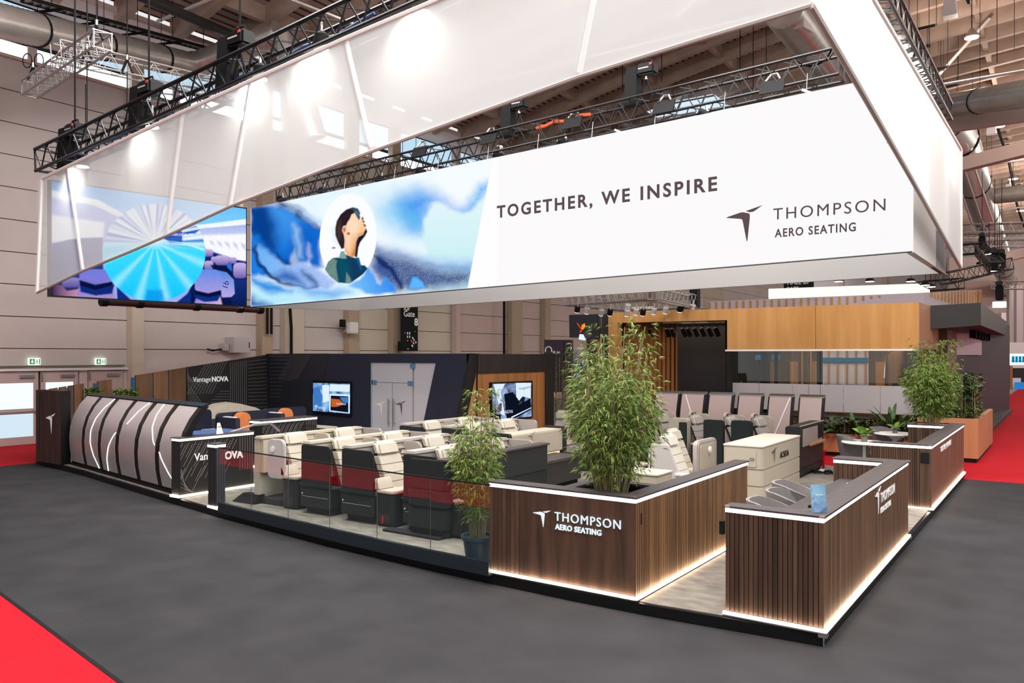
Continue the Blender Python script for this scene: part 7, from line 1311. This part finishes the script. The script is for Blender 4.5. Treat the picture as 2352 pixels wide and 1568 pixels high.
# trusses of neighbouring stands
a = ray(1306, 688, 24); b = ray(1500, 672, 20.5); truss('house_truss', a, b, .34, M_alu, 'aluminium truss with lamps behind the fabric ring, left part', 'aluminium trusses', .36, .022)
a2 = ray(1600, 695, 24); truss('house_truss', b, a2, .34, M_alu, 'aluminium truss with lamps behind the fabric ring, right part', 'aluminium trusses', .36, .022)
a4 = ray(1440, 703, 27); truss('house_truss', a, a4, .3, M_alu, 'rear aluminium truss of the same lamp frame', 'aluminium trusses', .4, .02); truss('house_truss', a4, a2, .3, M_alu, 'far right rear aluminium truss of the lamp frame', 'aluminium trusses', .4, .02)
for k, (px, py) in enumerate(((1327, 704), (1349, 707), (1382, 711), (1402, 711), (1441, 712), (1462, 709), (1478, 711), (1503, 708), (1530, 706), (1563, 703), (1592, 700), (1443, 699), (1566, 702))):
    c = Vector(ray(px, py, 23)); t = thing('frame_lamp', tuple(c), 'small grey lamp hanging from the aluminium lamp frame', 'spotlight', 'lamps on the aluminium frame'); MB().tube(c, c + Vector((.06, .06, -.14)), .08, 10).build('barrel', M_greyl if k % 3 else M_matt, t, smooth=True); MB().tube(c + Vector((.06, .06, -.14)), c + Vector((.065, .065, -.15)), .07, 10).build('lens', lum('frame_lamp_lens', (1, .98, .92), 2), t); MB().tube(c, c + Vector((0, 0, .15)), .02, 6).build('clamp', M_steel, t)
q = ray(1596, 668, 23.5); t = thing('chain_hoist', q, 'black chain hoist above the right end of the lamp frame', 'hoist'); Q = Vector(q); MB().box(Q.x - .15, Q.x + .15, Q.y - .12, Q.y + .12, Q.z - .5, Q.z + .1).build('chain_bag', M_matt, t, bev=.03); MB().tube(Q, (Q.x, Q.y, Q.z + 4), .015, 4).build('chain', M_matt, t); MB().box(Q.x - .3, Q.x + .2, Q.y - .1, Q.y + .1, Q.z + .1, Q.z + .26).build('motor', M_black, t, bev=.03)
R_ = [((2205, 527, 36), (2420, 522, 33), M_alu, 'bright aluminium truss right of the side fabric, topmost'), ((2210, 545, 40), (2420, 538, 38), M_alu, 'aluminium truss right of the side fabric, second'), ((2205, 556, 42), (2420, 558, 41), M_alu, 'aluminium truss right of the side fabric, third'), ((2200, 574, 34), (2255, 570, 34), M_truss, 'short black truss just right of the side fabric'), ((2252, 572, 34), (2290, 615, 28), M_truss, 'black truss slanting down past the work lamps'), ((2170, 640, 30), (2315, 606, 31), M_truss, 'black truss rising above the dark canopy'), ((2115, 658, 33), (2208, 651, 33), M_truss, 'black truss behind the white batten fascia'), ((2280, 655, 45), (2420, 655, 43), M_alu, 'far pale truss over the dark canopy')]
for a, b, m_, lab in R_: truss('stand_truss', ray(*a), ray(*b), .42, m_, lab, 'trusses of distant stands', .5, .03)
for px, py, d, lab in ((2272, 583, 31, 'work lamp on the slanting black truss'), (2291, 609, 30, 'work lamp below the slanting black truss'), (2285, 622, 29, 'lowest work lamp near the slanting black truss'), (2250, 608, 34, 'tiny work lamp near the white beam')):
    c = ray(px, py, d); t = thing('work_lamp', c, lab, 'lamp'); MB().lathe([(.1, .12), (.15, .02), (.15, 0)], c, 12).build('shade', M_matt, t, smooth=True); MB().lathe([(.13, 0), (.13, -.02)], c, 12).build('bulb', lum('pendant_glow', (1, .86, .66), 7), t); MB().tube((c[0], c[1], c[2] + .1), (c[0], c[1], c[2] + 1.2), .015, 4).build('cord', M_matt, t)
for px, py, d, lab in ((2256, 555, 34, 'black hoist hanging by the short black truss'), (2285, 594, 30, 'black hoist beside the slanting truss, left one'), (2301, 595, 30, 'black hoist beside the slanting truss, right one'), (2296, 668, 30, 'small black hoist over the dark canopy')):
    c = Vector(ray(px, py, d)); t = thing('chain_hoist', tuple(c), lab, 'hoist'); MB().box(c.x - .13, c.x + .13, c.y - .13, c.y + .13, c.z - .35, c.z + .2).build('chain_bag', M_matt, t, bev=.03); MB().box(c.x - .25, c.x + .2, c.y - .12, c.y + .12, c.z + .2, c.z + .36).build('motor', M_black, t, bev=.03); MB().tube((c.x, c.y, c.z + .3), (c.x, c.y, c.z + 3), .015, 4).build('chain', M_matt, t)
for px in (2190, 2215, 2240): 
    a = Vector(ray(px - 20, 330, 34)); b = Vector(ray(px + 45, 520, 44)); tag(MB().tube(a, b, .05, 5).build('roof_stay', M_wall), 'pale slanting stay rod beside the side fabric', 'rod', 'stay rods beside the fabric')

# lettering becomes plain mesh, one object per line of writing
bpy.context.view_layer.update(); dg = bpy.context.evaluated_depsgraph_get()
for o in TEXTS:
    me = bpy.data.meshes.new_from_object(o.evaluated_get(dg)); q = bpy.data.objects.new('lettering', me); COL.objects.link(q); q.parent = o.parent; q.matrix_local = o.matrix_local.copy()
for o in TEXTS: bpy.data.objects.remove(o)
